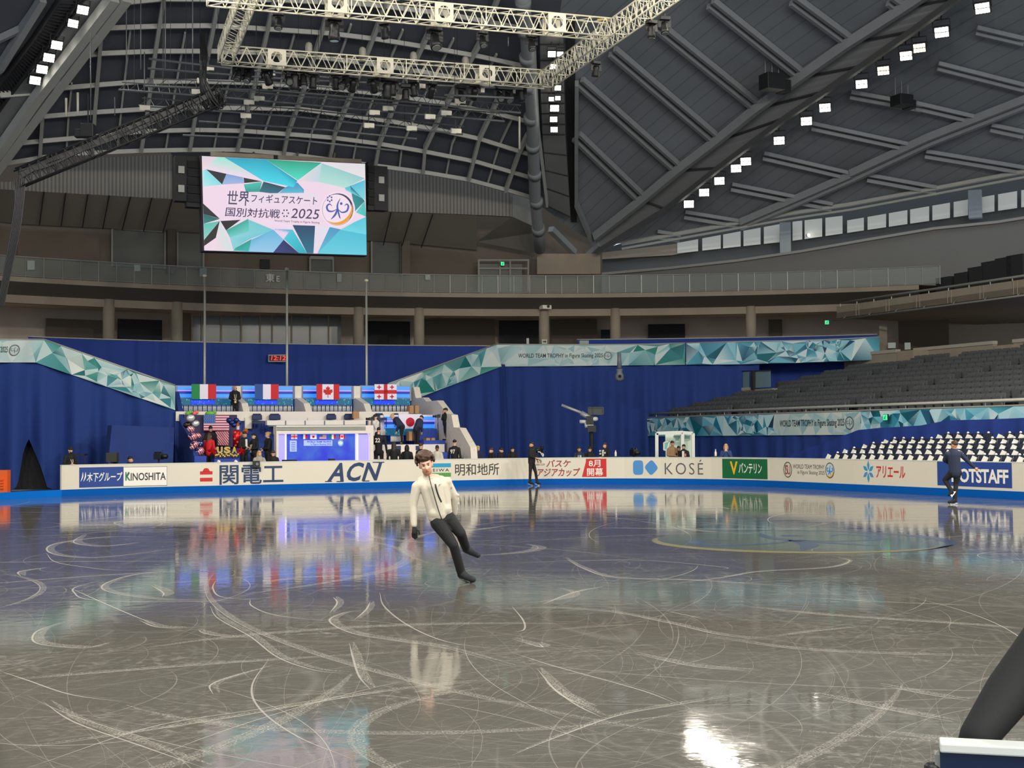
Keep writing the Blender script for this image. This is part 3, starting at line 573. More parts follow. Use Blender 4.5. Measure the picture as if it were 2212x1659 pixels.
# ================================================================ blue drapes
BLUE = mt('blue_cloth', (26, 55, 124), .85, noise=(1.2, .10)); BLUE2 = mt('navy_cloth', (28, 56, 134), .85, noise=(1.2, .10))
PIPE = mt('scaffold_pipe', (160, 160, 152), .4, .3)
def drape(name, label, P, ztop, zbot, mat, amp=.1, seed=1, rows=7, per=.09, root=None, pipe=True, group=None):
    """cloth hung along the plan polyline P; ztop / zbot are heights at each of its points"""
    r = random.Random(seed); L_ = [0]
    for a, b in zip(P, P[1:]): L_.append(L_[-1] + (b - a).length)
    n = max(6, int(L_[-1] / per)); ph = [r.uniform(0, 6.28) for _ in range(6)]; vs = []; tops = []
    def at(s, A):
        for i in range(len(P) - 1):
            if s <= L_[i + 1] + 1e-6: return A[i] + (A[i + 1] - A[i]) * ((s - L_[i]) / max(1e-6, L_[i + 1] - L_[i]))
        return A[-1]
    for i in range(n + 1):
        s = L_[-1] * i / n; p = at(s, P); d = (at(min(s + .2, L_[-1]), P) - at(max(s - .2, 0), P)).normalized(); nn = V((d.y, -d.x, 0)); zt, zb = at(s, ztop), at(s, zbot)
        for j in range(rows + 1):
            t = j / rows; g = amp * (.25 + .9 * t)
            f = math.sin(s * 5.1 + ph[0] + .6 * math.sin(s * .9 + ph[1] + t * 1.5)) + .6 * math.sin(s * 2.3 + ph[2] + t) + .5 * math.sin(s * 9.7 + ph[3]) * (.4 + .6 * math.sin(s * .7 + ph[4]))
            sk = .06 * t * math.sin(s * 1.3 + ph[5])
            vs.append(V((p.x, p.y, 0)) + d * sk + nn * g * f * (1 if abs(f) < 9 else 0) + V((0, 0, zt + (zb - zt) * t)))
        tops.append(V((p.x, p.y, zt + .02)))
    m = MB(); m.add(vs, [(i * (rows + 1) + j, i * (rows + 1) + j + 1, (i + 1) * (rows + 1) + j + 1, (i + 1) * (rows + 1) + j) for i in range(n) for j in range(rows)])
    t = thing(name, label, 'curtain', V((P[len(P) // 2].x, P[len(P) // 2].y, min(zbot))), 0, group)
    m.build('cloth', mat, parent=t, smooth=True)
    if pipe: m = MB(); m.path(tops[::4] + [tops[-1]], .035, 6); m.build('rail_pipe', PIPE, parent=t, smooth=True)
    return t
a, b = angof(PR(60, 740, 47.3)), angof(PR(1120, 745, 47.3)); P = arc(47.3, a, b, 0, 30); drape('backdrop_curtain', 'wide navy blue curtain hanging behind the flag stand and flagpoles', P, [6.87] * 31, [0] * 31, BLUE2, .12, 3)
a, b = angof(PR(1246, 735, 48.6)), angof(PR(1895, 725, 48.6)); P = arc(48.6, a, b, 0, 24); drape('curtain', 'narrow navy strip of curtain showing above the long right facet banner', P, [7.3] * 25, [3] * 25, BLUE2, .05, 4)
UL = 36.3
LW = [(-170, 735, 783), (0, 735, 783), (95, 735, 783), (378, 834, 886)]
Lp = [PU(x, t, UL) for x, t, b in LW]; Lb = [PU(x, b, UL) for x, t, b in LW]
P = []; zt = []; zb = []
for i in range(41):
    x = -170 + 548 * i / 40; y = 783 if x < 75 else 783 + (x - 75) * 103 / 303; p = PU(x, y, UL + .05); P.append(V((p.x, p.y, 0))); zt.append(p.z + .05)
    g = 0
    if 34 < x < 106: g = PU(x, 1062 - 125 * (1 - abs((x - 58) / (24 if x < 58 else 48))) ** .8, UL).z
    zb.append(max(.02, g))
drape('curtain', 'blue curtain below the left facet banner, parted at the floor', P, zt, zb, BLUE, .24, 11, 10, pipe=False)
m = MB(); p, q = PU(10, 1060, UL + 1.2), PU(140, 1060, UL + 1.2); m.poly([V((p.x, p.y, 0)), V((q.x, q.y, 0)), V((q.x, q.y, 3)), V((p.x, p.y, 3))], AX * .05); struct(m.build('curtain_gap_dark', DARK2))  # dark panel added so the parted curtain opens onto darkness
RW = [(836, 832, 884, None), (880, 817, 866, None), (1070, 745, 792, None)]
def rwp(x, y): t = (x - 836) / (1090 - 836); return PX(x, y, 63.8 + 5.9 * t)
RB = [(836, 831, 880), (1070, 745, 791.8)]
P = []; zt = []
for i in range(25): x = 836 + 240 * i / 24; y = 880 + (x - 836) * (791.8 - 880) / 234; p = rwp(x, y); P.append(V((p.x, p.y, 0))); zt.append(p.z + .05)
e = P[-1]; a = angof(PR(1090, 790, 46.8)); b = angof(PR(1640, 790, 46.8))
for p in arc(46.8, a, b, 0, 24): P.append(V((p.x, p.y, 0))); zt.append(PR(1300, 789, 46.8).z + .05)
drape('curtain', 'blue curtain below the right facet banner behind the camera crane', P, zt, [.02] * len(P), BLUE, .18, 21)
VB = 21.0
q0, q1 = PV(1283, 940, VB), PV(2330, 905, VB)
P = [V((q0.x, q0.y, 0)).lerp(V((q1.x, q1.y, 0)), i / 20) for i in range(21)]; drape('curtain', 'blue skirt curtain below the stand front banner on the right', P, [PV(1480, 941, VB).z] * 21, [.02] * 21, BLUE, .09, 31, pipe=False)
TP = [(1640, 999, 1003), (1690, 988, 1003), (1780, 957, 1003), (1853, 929, 1003), (1892, 925, 1003), (1990, 919, 1003), (2045, 908, 990), (2130, 906, 985), (2330, 898, 985)]
P = [PV(x, t, 20.2) for x, t, b in TP]; drape('tarpaulin', 'dark blue cloth draped in a slope behind the white seats', [V((p.x, p.y, 0)) for p in P], [p.z for p in P], [max(0.0, PV(x, b, 20.2).z) for x, t, b in TP], BLUE2, .07, 41, pipe=False, per=.12)['category'] = 'cloth cover'
# ================================================================ floodlights on the keels
LAMPW = mt('lamp_white', (255, 250, 238), emit=9); LAMPD = mt('lamp_dim', (255, 244, 200), emit=3.5); HOUS = mt('lamp_housing', (46, 46, 48), .5, .4)
LIT = 220
def flood(px, lab, size=.62, dim=False, off=1.3, power=1, aim=None, keel='right keel', cells=4):
    p = PD(*px, off); d = ((aim or W(0, 4, 0)) - p).normalized(); x = d.cross(Z1).normalized(); z = x.cross(d); R = Matrix((x, d, z)).transposed()
    t = thing('floodlight', lab, 'floodlight', p, R.to_4x4(), 'floodlights under the ' + keel)
    M = WM[t]; m = MB(M); m.box((0, -.12, 0), (size, .2, size * .78)); [m.box((k * size * .22, -.26, 0), (.03, .1, size * .6)) for k in (-1.5, -.5, .5, 1.5)]; m.build('housing', HOUS, parent=t, bevel=.02)
    m = MB(M); w = size * .9 / cells
    for i in range(cells):
        for j in (0, 1): m.box((-size * .45 + w * (i + .5), -.005, (j - .5) * size * .35), (w * .8, .03, size * .28))
    m.build('lamp_cells', LAMPD if dim else LAMPW, parent=t)
    m = MB(M); m.bar((-size * .55, -.1, 0), (-size * .55, -.15, size * .8), .04); m.bar((size * .55, -.1, 0), (size * .55, -.15, size * .8), .04); m.bar((-size * .55, -.15, size * .8), (size * .55, -.15, size * .8), .05); m.bar((0, -.15, size * .8), M.inverted() @ V((p.x, p.y, dome_z(p) - .5)), .05); m.build('yoke', HOUS, parent=t)
    if power:
        l = bpy.data.lights.new('floodlight_beam', 'SPOT'); l.energy = LIT * power; l.spot_size = 1.5; l.spot_blend = .6; l.shadow_soft_size = .6; l.color = (1, .93, .80)
        lo = bpy.data.objects.new('floodlight_beam', l); COL.objects.link(lo); lo.parent = t; lo.location = (0, .6, 0); lo.rotation_euler = (math.pi / 2, 0, 0)
    return t
ORD = ('lowest', 'second', 'third', 'fourth', 'fifth', 'sixth', 'seventh', 'eighth', 'ninth', 'tenth', 'eleventh', 'twelfth', 'thirteenth', 'topmost')
for i, (x, y, dm) in enumerate(((1488, 441, 0), (1521, 416, 0), (1554, 391, 0), (1590, 364, 0), (1611, 349, 0), (1683, 304, 0), (1742, 262, 0), (1782, 233, 0), (1861, 182, 0), (1908, 153, 1), (1957, 121, 0), (1986, 104, 1), (2034, 70, 0), (2122, 18, 0))):
    flood((x, y), '%s %s floodlight in the row under the right roof keel' % (ORD[i], 'dim' if dm else 'bright'), .62 if y > 100 else .7, dm, power=0 if dm else 1)
for i, (x, y) in enumerate(((76, 174), (91, 150), (106, 125), (123, 98), (179, 22))):
    flood((x, y), '%s bright floodlight under the left roof keel' % ORD[i], .55, off=.9, keel='left keel')
flood((158, 51), 'floodlight turned edge on under the left roof keel', .5, off=.9, keel='left keel', power=0, aim=PX(900, 300, 40))
for i, (x, y, s_) in enumerate(((1197, 280, .42), (1196, 258, .42), (1198, 234, .5), (1205, 212, .3), (1191, 214, .3), (1205, 190, .36), (1194, 144, .36), (1210, 117, .34), (1192, 117, .42))):
    flood((x, y), '%s bright floodlight in the upright row behind the truss corner' % ORD[i], s_, off=1.1, keel='centre keel', power=.5)
# the western half of the same ring of floodlights, behind the viewer
for v, u in ((22, 10), (25, -4), (23, -18), (17, -30), (-17, 22), (-22, 6), (-24, -8), (-20, -22), (8, -36), (-8, -36)):
    p = W(v, u, 0); p.z = dome_z(p) - 1.5; l = bpy.data.lights.new('floodlight_beam', 'SPOT'); l.energy = 15000; l.spot_size = 1.7; l.spot_blend = .6; l.shadow_soft_size = .9; l.color = (1, .93, .80)
    lo = bpy.data.objects.new('floodlight_beam', l); COL.objects.link(lo); lo.location = p; lo.rotation_euler = (W(0, 6, 0) - p).to_track_quat('-Z', 'Y').to_euler()
# ================================================================ printed signs on the boards
PRINT = colmat('board_print', .45)
INK = dict(navy=(44, 62, 98), blue=(42, 70, 140), white=(236, 230, 220), red=(196, 44, 44), maroon=(150, 58, 54), green=(18, 98, 56), gold=(226, 176, 40), sky=(74, 136, 196), cyan=(40, 150, 190), grey=(92, 88, 90), dark=(56, 54, 56), leaf=(84, 150, 70), teal=(30, 120, 90), lilac=(176, 190, 196), tan=(140, 124, 96), orange=(226, 130, 40), pale=(188, 206, 206))
INK = {k: lin(v) for k, v in INK.items()}
def bfn(off): return lambda X, z: bpos(-X, z, off)
def ad(x0, y0, x1, y1):
    ym, xm = (y0 + y1) / 2, (x0 + x1) / 2; return (-bhit(x0, ym)[0], bhit(xm, y1)[1], -bhit(x1, ym)[0], bhit(xm, y0)[1])
def bpt(x, y): s, z = bhit(x, y); return (-s, z)
def panel(mb, r, fn, col, n=14, sk=0):
    x0, z0, x1, z1 = r; vs = []
    for i in range(n + 1):
        t = i / n; vs += [fn(x0 + (x1 - x0) * t, z0), fn(x0 + (x1 - x0) * t, z1)]
    if sk: vs[1] = fn(x0 + sk, z1)
    mb.add(vs, [(2 * i, 2 * i + 2, 2 * i + 3, 2 * i + 1) for i in range(n)], 0, [col] * len(vs))
f1, f2, f3 = bfn(.006), bfn(.013), bfn(.018)
def sign(lab): m = MB(); return m
def done(m, lab): o = m.build('sponsor_sign', PRINT, parent=bd); o['label'] = lab
m = MB(); panel(m, ad(171, 1009, 266, 1052), f1, INK['blue']); panel(m, ad(266, 1008, 361, 1050), f1, INK['navy']); panel(m, ad(266.6, 1008.8, 360.3, 1049), f2, INK['white'])
letter(m, '木下グループ', ad(187, 1020, 264, 1040), f2, .014, .15, col=INK['white']); letter(m, 'KINOSHITA', ad(271, 1021, 358, 1037.5), f3, .015, col=INK['dark']); letter(m, 'K', ad(270.5, 1019.5, 281, 1037.5), bfn(.022), .03, col=INK['teal'])
for k in (0, 6): swoosh([bpt(174 + k, 1040), bpt(178 + k, 1030), bpt(178.5 + k, 1020)], .045, f2, 0, m, INK['white'])
done(m, 'navy and white sign 木下グループ KINOSHITA')
m = MB(); panel(m, ad(432, 1018, 459, 1025), f1, INK['red'], 2); shape(m, [bpt(437, 1019), bpt(454, 1019), bpt(450, 1012), bpt(446, 1011), bpt(441, 1012)], f1, 0, INK['red']); panel(m, ad(432, 1032, 459, 1040), f1, INK['red'], 2)
letter(m, '関電工', ad(474, 1004, 612, 1046), f1, .014, col=INK['navy']); done(m, 'navy lettering 関電工 with red roof mark')
m = MB(); r = ad(706, 999, 826, 1039.5); letter(m, 'ACN', r, f1, .026, .35, 1.08, col=INK['navy'])
for x, y in ((702, 1040), (727, 1040), (805, 998.5), (833 - 18, 998.5), (783, 1039)): panel(m, ad(x, y - 1, x + 15, y + 1), f2, INK['navy'], 2)
done(m, 'navy slanted lettering ACN')
m = MB(); panel(m, ad(922, 1001, 974, 1009.5), f1, INK['cyan'], 4); panel(m, ad(922, 1021.5, 974, 1030), f1, INK['leaf'], 4); letter(m, 'MEIWA', ad(924, 1012.3, 970, 1018.8), f1, .01, 0, 1.3, col=INK['dark']); letter(m, '明和地所', ad(983, 1001, 1078, 1027), f1, .006, col=INK['dark']); done(m, 'sign 明和地所 with blue and green bars')
m = MB(); letter(m, 'ASIA CUP', ad(1157, 1001.5, 1177, 1005.5), f1, .03, col=INK['tan']); swoosh([bpt(1162, 991), bpt(1168, 996), bpt(1167, 1001)], .08, f1, 0, m, INK['tan'])
letter(m, 'バスケ', ad(1180, 993, 1233, 1009), f1, .02, .2, col=INK['maroon']); letter(m, 'アジアカップ', ad(1160, 1011, 1253, 1029.5), f1, .02, .2, col=INK['maroon'])
panel(m, ad(1257, 991, 1310, 1030), f1, INK['red'], 6, sk=.2); letter(m, '8月', ad(1272, 993.5, 1297, 1008.5), f2, .012, col=INK['white']); letter(m, '開幕', ad(1268, 1011, 1303, 1028), f2, .01, col=INK['white']); done(m, 'red sign バスケアジアカップ 8月開幕')
def rsq(cx, cy, rx, ry, rot, n=6, k=.35):
    o = []
    for a in range(4):
        sx, sy = (1, 1, -1, -1)[(a + 0) % 4], (1, -1, -1, 1)[a]
        for i in range(n + 1):
            t = math.pi / 2 * i / n; o.append((sx * (1 - k) + k * (math.sin(t) if a % 2 == 1 else math.cos(t)) * sx, sy * (1 - k) + k * (math.cos(t) if a % 2 == 1 else math.sin(t)) * sy) if 0 else None)
    o = []
    for i in range(32):
        t = 2 * math.pi * i / 32; c, s = math.cos(t), math.sin(t); q = (abs(c) ** 4.5 + abs(s) ** 4.5) ** (-1 / 4.5); x, y = q * c, q * s
        o.append((cx + (x * math.cos(rot) - y * math.sin(rot)) * rx, cy + (x * math.sin(rot) + y * math.cos(rot)) * ry))
    return o
m = MB()
for cx, cy, rx, ry, rot in ((1378.6, 1010, 11, 15.6, 0), (1407, 1010, 11.2, 13, .72)): r = ad(cx - rx, cy - ry, cx + rx, cy + ry); shape(m, rsq((r[0] + r[2]) / 2, (r[1] + r[3]) / 2, (r[2] - r[0]) / 2, (r[3] - r[1]) / 2, rot), f1, 0, INK['sky'])
o = m.build('sponsor_logo', PRINT, parent=bd); o['label'] = 'two sky blue rounded blocks'; m = MB(); r = ad(1436, 1000, 1519, 1025); letter(m, 'KOSE', r, f1, -.006, 0, 1.25, col=INK['grey']); swoosh([bpt(1511, 997.5), bpt(1515, 993)], .05, f1, 0, m, INK['grey']); done(m, 'thin grey lettering KOSÉ')
m = MB(); panel(m, ad(1560.5, 991.3, 1658, 1034), f1, INK['green']); letter(m, 'V', ad(1577, 996.6, 1594, 1025), f2, .03, col=INK['gold']); letter(m, 'バンテリン', ad(1596, 1000, 1646, 1023), f2, .016, col=INK['white']); done(m, 'green sign バンテリン with a gold V')
m = MB()
def ringlogo(cx, cy, rx, ry, c1, fill=None):
    r = ad(cx - rx, cy - ry, cx + rx, cy + ry); X, Z, a, b = (r[0] + r[2]) / 2, (r[1] + r[3]) / 2, (r[2] - r[0]) / 2, (r[3] - r[1]) / 2
    if fill: shape(m, disc(X, Z, a, b), f1, 0, fill)
    annulus(m, X, Z, a * .88, a, f2, 0, c1, ry=b / a); return X, Z, a, b
X, Z, a, b = ringlogo(1702, 1014.5, 9, 17, INK['grey']); letter(m, 'ISU', (X - a * .6, Z - b * .6, X + a * .6, Z + b * .6), f2, 0, 0, .8, col=INK['maroon'])
letter(m, 'WORLD TEAM TROPHY', ad(1713, 1003.5, 1781, 1013), f1, 0, col=INK['grey']); letter(m, 'in Figure Skating 2025', ad(1723, 1016.5, 1781.5, 1027), f1, 0, col=INK['grey'])
X, Z, a, b = ringlogo(1793, 1016, 9.5, 17, INK['grey'], INK['pale'])
for pts, w_ in FIG: swoosh([(X + p * a / 3, Z + q * b / 3) for p, q in pts], .05, f2, 0, m, INK['sky'])
annulus(m, X, Z, a * .7, a * .88, bfn(.016), 0, INK['gold'], a0=4.2, a1=6, ry=b / a); done(m, 'sign WORLD TEAM TROPHY in Figure Skating 2025 between two round emblems')
m = MB(); X, Z, x1, z1 = ad(1863, 994.6, 1889, 1043); cx, cy, ra, rb = (X + x1) / 2, (Z + z1) / 2, (x1 - X) / 2, (z1 - Z) / 2
for k in range(6):
    t = math.pi / 2 + k * math.pi / 3; P = [(cx + ra * q * math.cos(t + e), cy + rb * q * math.sin(t + e)) for q, e in ((.15, -.5), (.6, -.35), (1, .0), (.65, .3), (.3, .35))]; shape(m, P, f1, 0, INK['cyan'] if k % 2 else INK['sky'])
letter(m, 'アリエール', ad(1893, 1006.7, 1955.5, 1033), f1, .018, .1, col=INK['red']); done(m, 'red lettering アリエール with a blue six petal flower')
m = MB(); panel(m, ad(2025, 997, 2186, 1051.5), f1, INK['blue']); letter(m, 'HOTSTAFF', ad(2056, 1013, 2179, 1043.5), f2, .03, 0, .95, col=INK['white']); done(m, 'blue sign HOTSTAFF in white capitals')
# ================================================================ facet banners
from mathutils.geometry import delaunay_2d_cdt
PAL = [(206, 216, 210), (188, 208, 204), (150, 192, 190), (110, 168, 172), (50, 128, 134), (22, 92, 100), (26, 122, 108), (120, 172, 188), (222, 226, 216), (190, 210, 208), (200, 214, 210)]
CALM = [(196, 210, 206), (176, 200, 198), (150, 186, 188), (208, 214, 206)]
PALB = [(204, 226, 228), (160, 208, 218), (100, 176, 198), (40, 128, 158), (16, 84, 112), (14, 106, 116), (218, 230, 228), (120, 190, 210), (30, 66, 94), (184, 220, 226), (200, 224, 226)]
def facets(mb, fn, L, H, n, seed, pal, soft=.5, calm=()):
    r = random.Random(seed); pts = [V((0, 0)), V((L, 0)), V((L, H)), V((0, H))]
    k = int(L / H * .8); pts += [V((L * i / k + r.uniform(-.3, .3) * H, 0 if r.random() < .5 else H)) for i in range(1, k)] + [V((L * i / (k * 2), H * (i % 2))) for i in range(1, k * 2)]
    cl = [r.uniform(0, L) for _ in range(max(2, int(L / H / 3)))]
    pts += [V((min(max(r.choice(cl) + r.gauss(0, H * .7), 0.01), L - .01), r.uniform(.02, .98) * H)) if r.random() < .7 else V((r.uniform(0, L), r.uniform(.02, .98) * H)) for _ in range(n)]
    vs, _, fs, *_ = delaunay_2d_cdt(pts, [], [], 0, 1e-4)
    for f in fs:
        c = r.choice(pal); d = r.choice(pal); col = []; gx = sum(vs[i].x for i in f) / 3
        if any(a < gx < b for a, b in calm): c, d = r.choice(CALM), r.choice(CALM)
        for i in range(3): e = r.random() * soft * 2; col.append(lin(tuple(a + (b - a) * e for a, b in zip(c, d))))
        mb.add([fn(vs[i].x, vs[i].y) for i in f], [(0, 1, 2)], 0, col)
BPR = colmat('banner_print', .6)
def banner(name, lab, T, B, n, seed, pal, texts=(), t=.03):
    """T, B: top and bottom world points along the run"""
    L = [0]
    for a, b in zip(T, T[1:]): L.append(L[-1] + (b - a).length)
    H = (T[0] - B[0]).length
    def at(x, y, off=.03):
        x = min(max(x, 0), L[-1]); i = 0
        while i < len(L) - 2 and x > L[i + 1]: i += 1
        q = (x - L[i]) / (L[i + 1] - L[i]); a = T[i].lerp(T[i + 1], q); b = B[i].lerp(B[i + 1], q); d = (T[i + 1] - T[i]).normalized(); return b.lerp(a, y / H) + V((d.y, -d.x, 0)).normalized() * off
    th = thing(name, lab, 'banner', (B[0] + B[-1]) / 2); m = MB(); facets(m, lambda x, y: at(x, y), L[-1], H, n, seed, pal, calm=[(q[0] - .5, q[1] + 1) for q in texts]); m.build('print', BPR, parent=th)
    m = MB(); m.slab([b + V((0, 0, 0)) for b in B], T, [V((a.y, -a.x, 0)).normalized() * .02 for a in [(T[min(i + 1, len(T) - 1)] - T[max(i - 1, 0)]) for i in range(len(T))]]); m.build('backing', BLUE2, parent=th)
    m = MB(); m.path([p + V((0, 0, .03)) for p in T], .04, 6); m.build('top_pipe', PIPE, parent=th, smooth=True)
    for x0, x1, y0, y1, s_ in texts:
        m = MB(); letter(m, s_, (x0, y0, x1, y1), lambda x, y: at(x, y, .045), .008, col=lin((50, 62, 72))); cx, r_ = x1 + (y1 - y0) * .9, (y1 - y0) * .75
        annulus(m, cx, (y0 + y1) / 2, r_ * .82, r_, lambda x, y: at(x, y, .045), 0, lin((90, 104, 110)), 20)
        shape(m, disc(cx, (y0 + y1) / 2, r_ * .82, n=16), lambda x, y: at(x, y, .042), 0, lin((190, 200, 196)))
        for pts, w_ in FIG[:3]: swoosh([(cx + p * r_ / 3, (y0 + y1) / 2 + q * r_ / 3) for p, q in pts], r_ * .14, lambda x, y: at(x, y, .047), 0, m, lin((90, 120, 130)))
        m.build('lettering', BPR, parent=th)
    return th
def xat(T, fnx, px):                                                 # run length at which the top line crosses pixel column px
    L = 0
    for a, b in zip(T, T[1:]):
        xa, xb = proj(a)[0], proj(b)[0]; l = (b - a).length
        if xa <= px <= xb: return L + l * (px - xa) / (xb - xa)
        L += l
    return L if px > 0 else 0
WTT = 'WORLD TEAM TROPHY in Figure Skating 2025'
UB = UL - .06
T = [PU(x, y, UB) for x, y in ((-170, 735), (0, 735), (95, 735))]; B = [PU(x, y, UB) for x, y in ((-170, 783), (0, 783), (77, 783))]
banner('facet_banner', 'level end of the teal facet banner at the far left, lettered 2025', T, B, 26, 5, PAL, [(xat(T, 0, -165), xat(T, 0, 18), .32, .62, WTT)])
T = [PU(95 + 283 * i / 4, 735 + 99 * i / 4, UB) for i in range(5)]; B = [PU(77 + 301 * i / 4, 783 + 103 * i / 4, UB) for i in range(5)]
banner('facet_banner', 'sloping teal facet banner running down to the flag stand on its left', T, B, 44, 6, PAL)
T = [rwp(836 + 234 * i / 4, 831 + (745 - 831) * i / 4) - (AX * .15) for i in range(5)]; B = [rwp(836 + 244 * i / 4, 884 + (792 - 884) * i / 4) - (AX * .15) for i in range(5)]
banner('facet_banner', 'sloping teal facet banner rising from the flag stand on its right', T, B, 40, 7, PAL)
T = [PR(x, y, 46.7) for x, y in ((1071, 745), (1130, 745.5), (1200, 745.7), (1330, 745.5), (1400, 744.7), (1480, 742))]; B = [PR(x, y, 46.7) for x, y in ((1076, 792), (1130, 791.5), (1200, 791), (1330, 789.5), (1400, 789), (1480, 788))]
banner('facet_banner', 'teal facet banner lettered WORLD TEAM TROPHY above the camera crane', T, B, 60, 8, PAL, [(xat(T, 0, 1119), xat(T, 0, 1302), .40, .70, WTT)])
T = [PR(x, y, 46.6) for x, y in ((1482, 742), (1600, 739), (1720, 737), (1830, 733), (1900, 729))]; B = [PR(x, y, 46.6) for x, y in ((1482, 788), (1600, 787), (1720, 784), (1830, 780), (1900, 777))]
banner('facet_banner', 'dark teal facet banner end beside the concrete box over the black seats', T, B, 70, 9, PALB)
VB2 = VB - .05
zt, zb = PV(1480, 901, VB2).z, PV(1480, 942, VB2).z; xs = [1285, 1480, 1680, 1840, 2000, 2212, 2400]
T, B = [], []
for x in xs: p = PV(x, 900, VB2); T.append(V((p.x, p.y, zt))); B.append(V((p.x, p.y, zb)))
banner('facet_banner', 'long blue facet banner along the stand front behind the white seats', T, B, 190, 10, PALB, [(xat(T, 0, 1686), xat(T, 0, 1826), .3, .68, WTT)])
# ================================================================ video screen
S4 = [PU(436, 337, 35.55), PU(789, 354, 35.55), PU(792, 551, 35.85), PU(441, 541, 35.85)]
def sfn(off):
    nrm = (S4[1] - S4[0]).cross(S4[3] - S4[0]).normalized(); nrm = nrm if nrm.y < 0 else -nrm
    def f(X, Y):
        a = (X - 337 - (Y - 68) * .018) / 1555; t = 68 + 95 * a; b = (Y - t) / (902 - 35 * a); a = min(max(a, 0), 1); b = min(max(b, 0), 1)
        return (S4[0].lerp(S4[1], a)).lerp(S4[3].lerp(S4[2], a), b) + nrm * off
    return f
scr = thing('video_screen', 'large lit video screen hanging at the end, showing 世界フィギュアスケート', 'screen', (S4[2] + S4[3]) / 2)
SCRM = colmat('screen_picture', .4, emit=.95)
m = MB(); g = sfn(-.08); k = [g(337, 68), g(1892, 163), g(1910, 1030), g(353, 970)]; cc = sum(k, V((0, 0, 0))) / 4; k = [cc + (p - cc) * 1.016 for p in k]; m.poly(k, AX * .5); m.build('cabinet', DARK2, parent=scr)
m = MB(); s0, s1, s2, s3 = sfn(.0), sfn(.004), sfn(.010), sfn(.014)
def sp(c, pts, c2=None):
    c = lin(c); c2 = lin(c2) if c2 else c; n = len(pts); m.add([s1(*p) for p in pts], [tuple(range(n))], 0, [c if i < n / 2 else c2 for i in range(n)])
m.add([s0(337, 68), s0(1892, 163), s0(1910, 1030), s0(353, 970)], [(0, 1, 2, 3)], 0, [lin((240, 215, 232))] * 4)
for c, c2, pts in (((220, 205, 220), (240, 215, 220), [(337, 68), (480, 78), (360, 190), (340, 200)]), ((150, 230, 210), (240, 215, 235), [(480, 78), (540, 82), (890, 315), (360, 190)]), ((0, 160, 190), (60, 215, 235), [(540, 82), (925, 105), (1228, 315), (1190, 375), (905, 312)]),
    ((20, 160, 130), (70, 225, 200), [(925, 105), (1462, 145), (1232, 310)]), ((190, 215, 225), (235, 215, 225), [(1460, 145), (1450, 330), (1240, 315)]), ((225, 225, 230), (235, 225, 230), [(1460, 145), (1892, 163), (1892, 300)]), ((150, 205, 205), (180, 225, 215), [(1462, 150), (1892, 300), (1690, 388), (1440, 330)]),
    ((12, 26, 34), None, [(375, 195), (560, 240), (520, 340)]), ((120, 160, 215), (160, 180, 225), [(560, 240), (712, 275), (725, 332), (520, 342)]), ((8, 26, 34), None, [(718, 278), (892, 316), (725, 330)]), ((120, 220, 230), (190, 230, 235), [(372, 195), (520, 342), (345, 360), (338, 210)]),
    ((60, 190, 175), (30, 150, 140), [(720, 342), (892, 320), (868, 415), (740, 415)]), ((20, 66, 90), (30, 110, 130), [(905, 318), (1112, 375), (1030, 438), (865, 415)]), ((60, 140, 190), (90, 190, 215), [(1112, 375), (1228, 330), (1290, 400), (1290, 445), (1040, 440)]), ((80, 190, 215), (130, 215, 225), [(1690, 388), (1892, 315), (1894, 505), (1700, 412)]),
    ((0, 120, 130), (20, 150, 150), [(1742, 365), (1890, 515), (1792, 612)]), ((60, 190, 190), (90, 205, 205), [(1890, 515), (1903, 665), (1800, 622)]), ((18, 26, 30), None, [(345, 520), (497, 668), (348, 620)]), ((20, 100, 100), (40, 130, 130), [(348, 620), (497, 670), (350, 715)]),
    ((90, 190, 180), (140, 205, 195), [(350, 715), (497, 690), (352, 868)]), ((28, 28, 28), None, [(497, 690), (460, 850), (352, 928), (352, 870)]), ((16, 26, 30), None, [(503, 690), (690, 680), (555, 780)]), ((210, 225, 225), (245, 215, 225), [(500, 690), (617, 978), (440, 972)]),
    ((40, 170, 150), (110, 205, 200), [(555, 780), (762, 670), (770, 790), (590, 850)]), ((110, 200, 210), (140, 210, 220), [(768, 680), (1000, 780), (765, 870), (620, 965), (590, 850)]), ((30, 150, 140), (40, 190, 180), [(640, 950), (790, 865), (765, 985), (618, 975)]), ((90, 180, 220), (150, 200, 235), [(790, 870), (1010, 770), (1182, 780), (995, 998), (762, 988)]),
    ((240, 220, 240), (235, 210, 235), [(870, 670), (1190, 740), (1092, 872), (1000, 780)]), ((24, 36, 96), (40, 60, 130), [(1095, 875), (1242, 1004), (995, 998)]), ((60, 200, 215), (20, 170, 190), [(1100, 870), (1182, 780), (1320, 1006), (1242, 1004)]), ((10, 60, 100), (20, 110, 140), [(1180, 735), (1398, 745), (1382, 1008), (1320, 1006)]),
    ((225, 225, 238), (240, 215, 232), [(1400, 745), (1542, 758), (1420, 1012), (1382, 1008)]), ((70, 150, 195), (90, 190, 215), [(1542, 758), (1650, 782), (1420, 1012)]), ((70, 190, 215), (100, 205, 225), [(1645, 785), (1906, 835), (1910, 1030), (1420, 1012)]), ((80, 200, 222), (110, 215, 228), [(1785, 715), (1903, 665), (1906, 835), (1645, 785)])): sp(c, pts, c2)
DK, DK2 = lin((62, 50, 92)), lin((40, 34, 70))
panel(m, (500, 672, 1430, 545), lambda x, y: s2(x, y + (x - 960) * .0), lin((238, 216, 234)), 2); panel(m, (560, 550, 1425, 430), s2, lin((236, 218, 234)), 2); shape(m, disc(1620, 592, 172, 166), s2, 0, lin((246, 224, 238)))
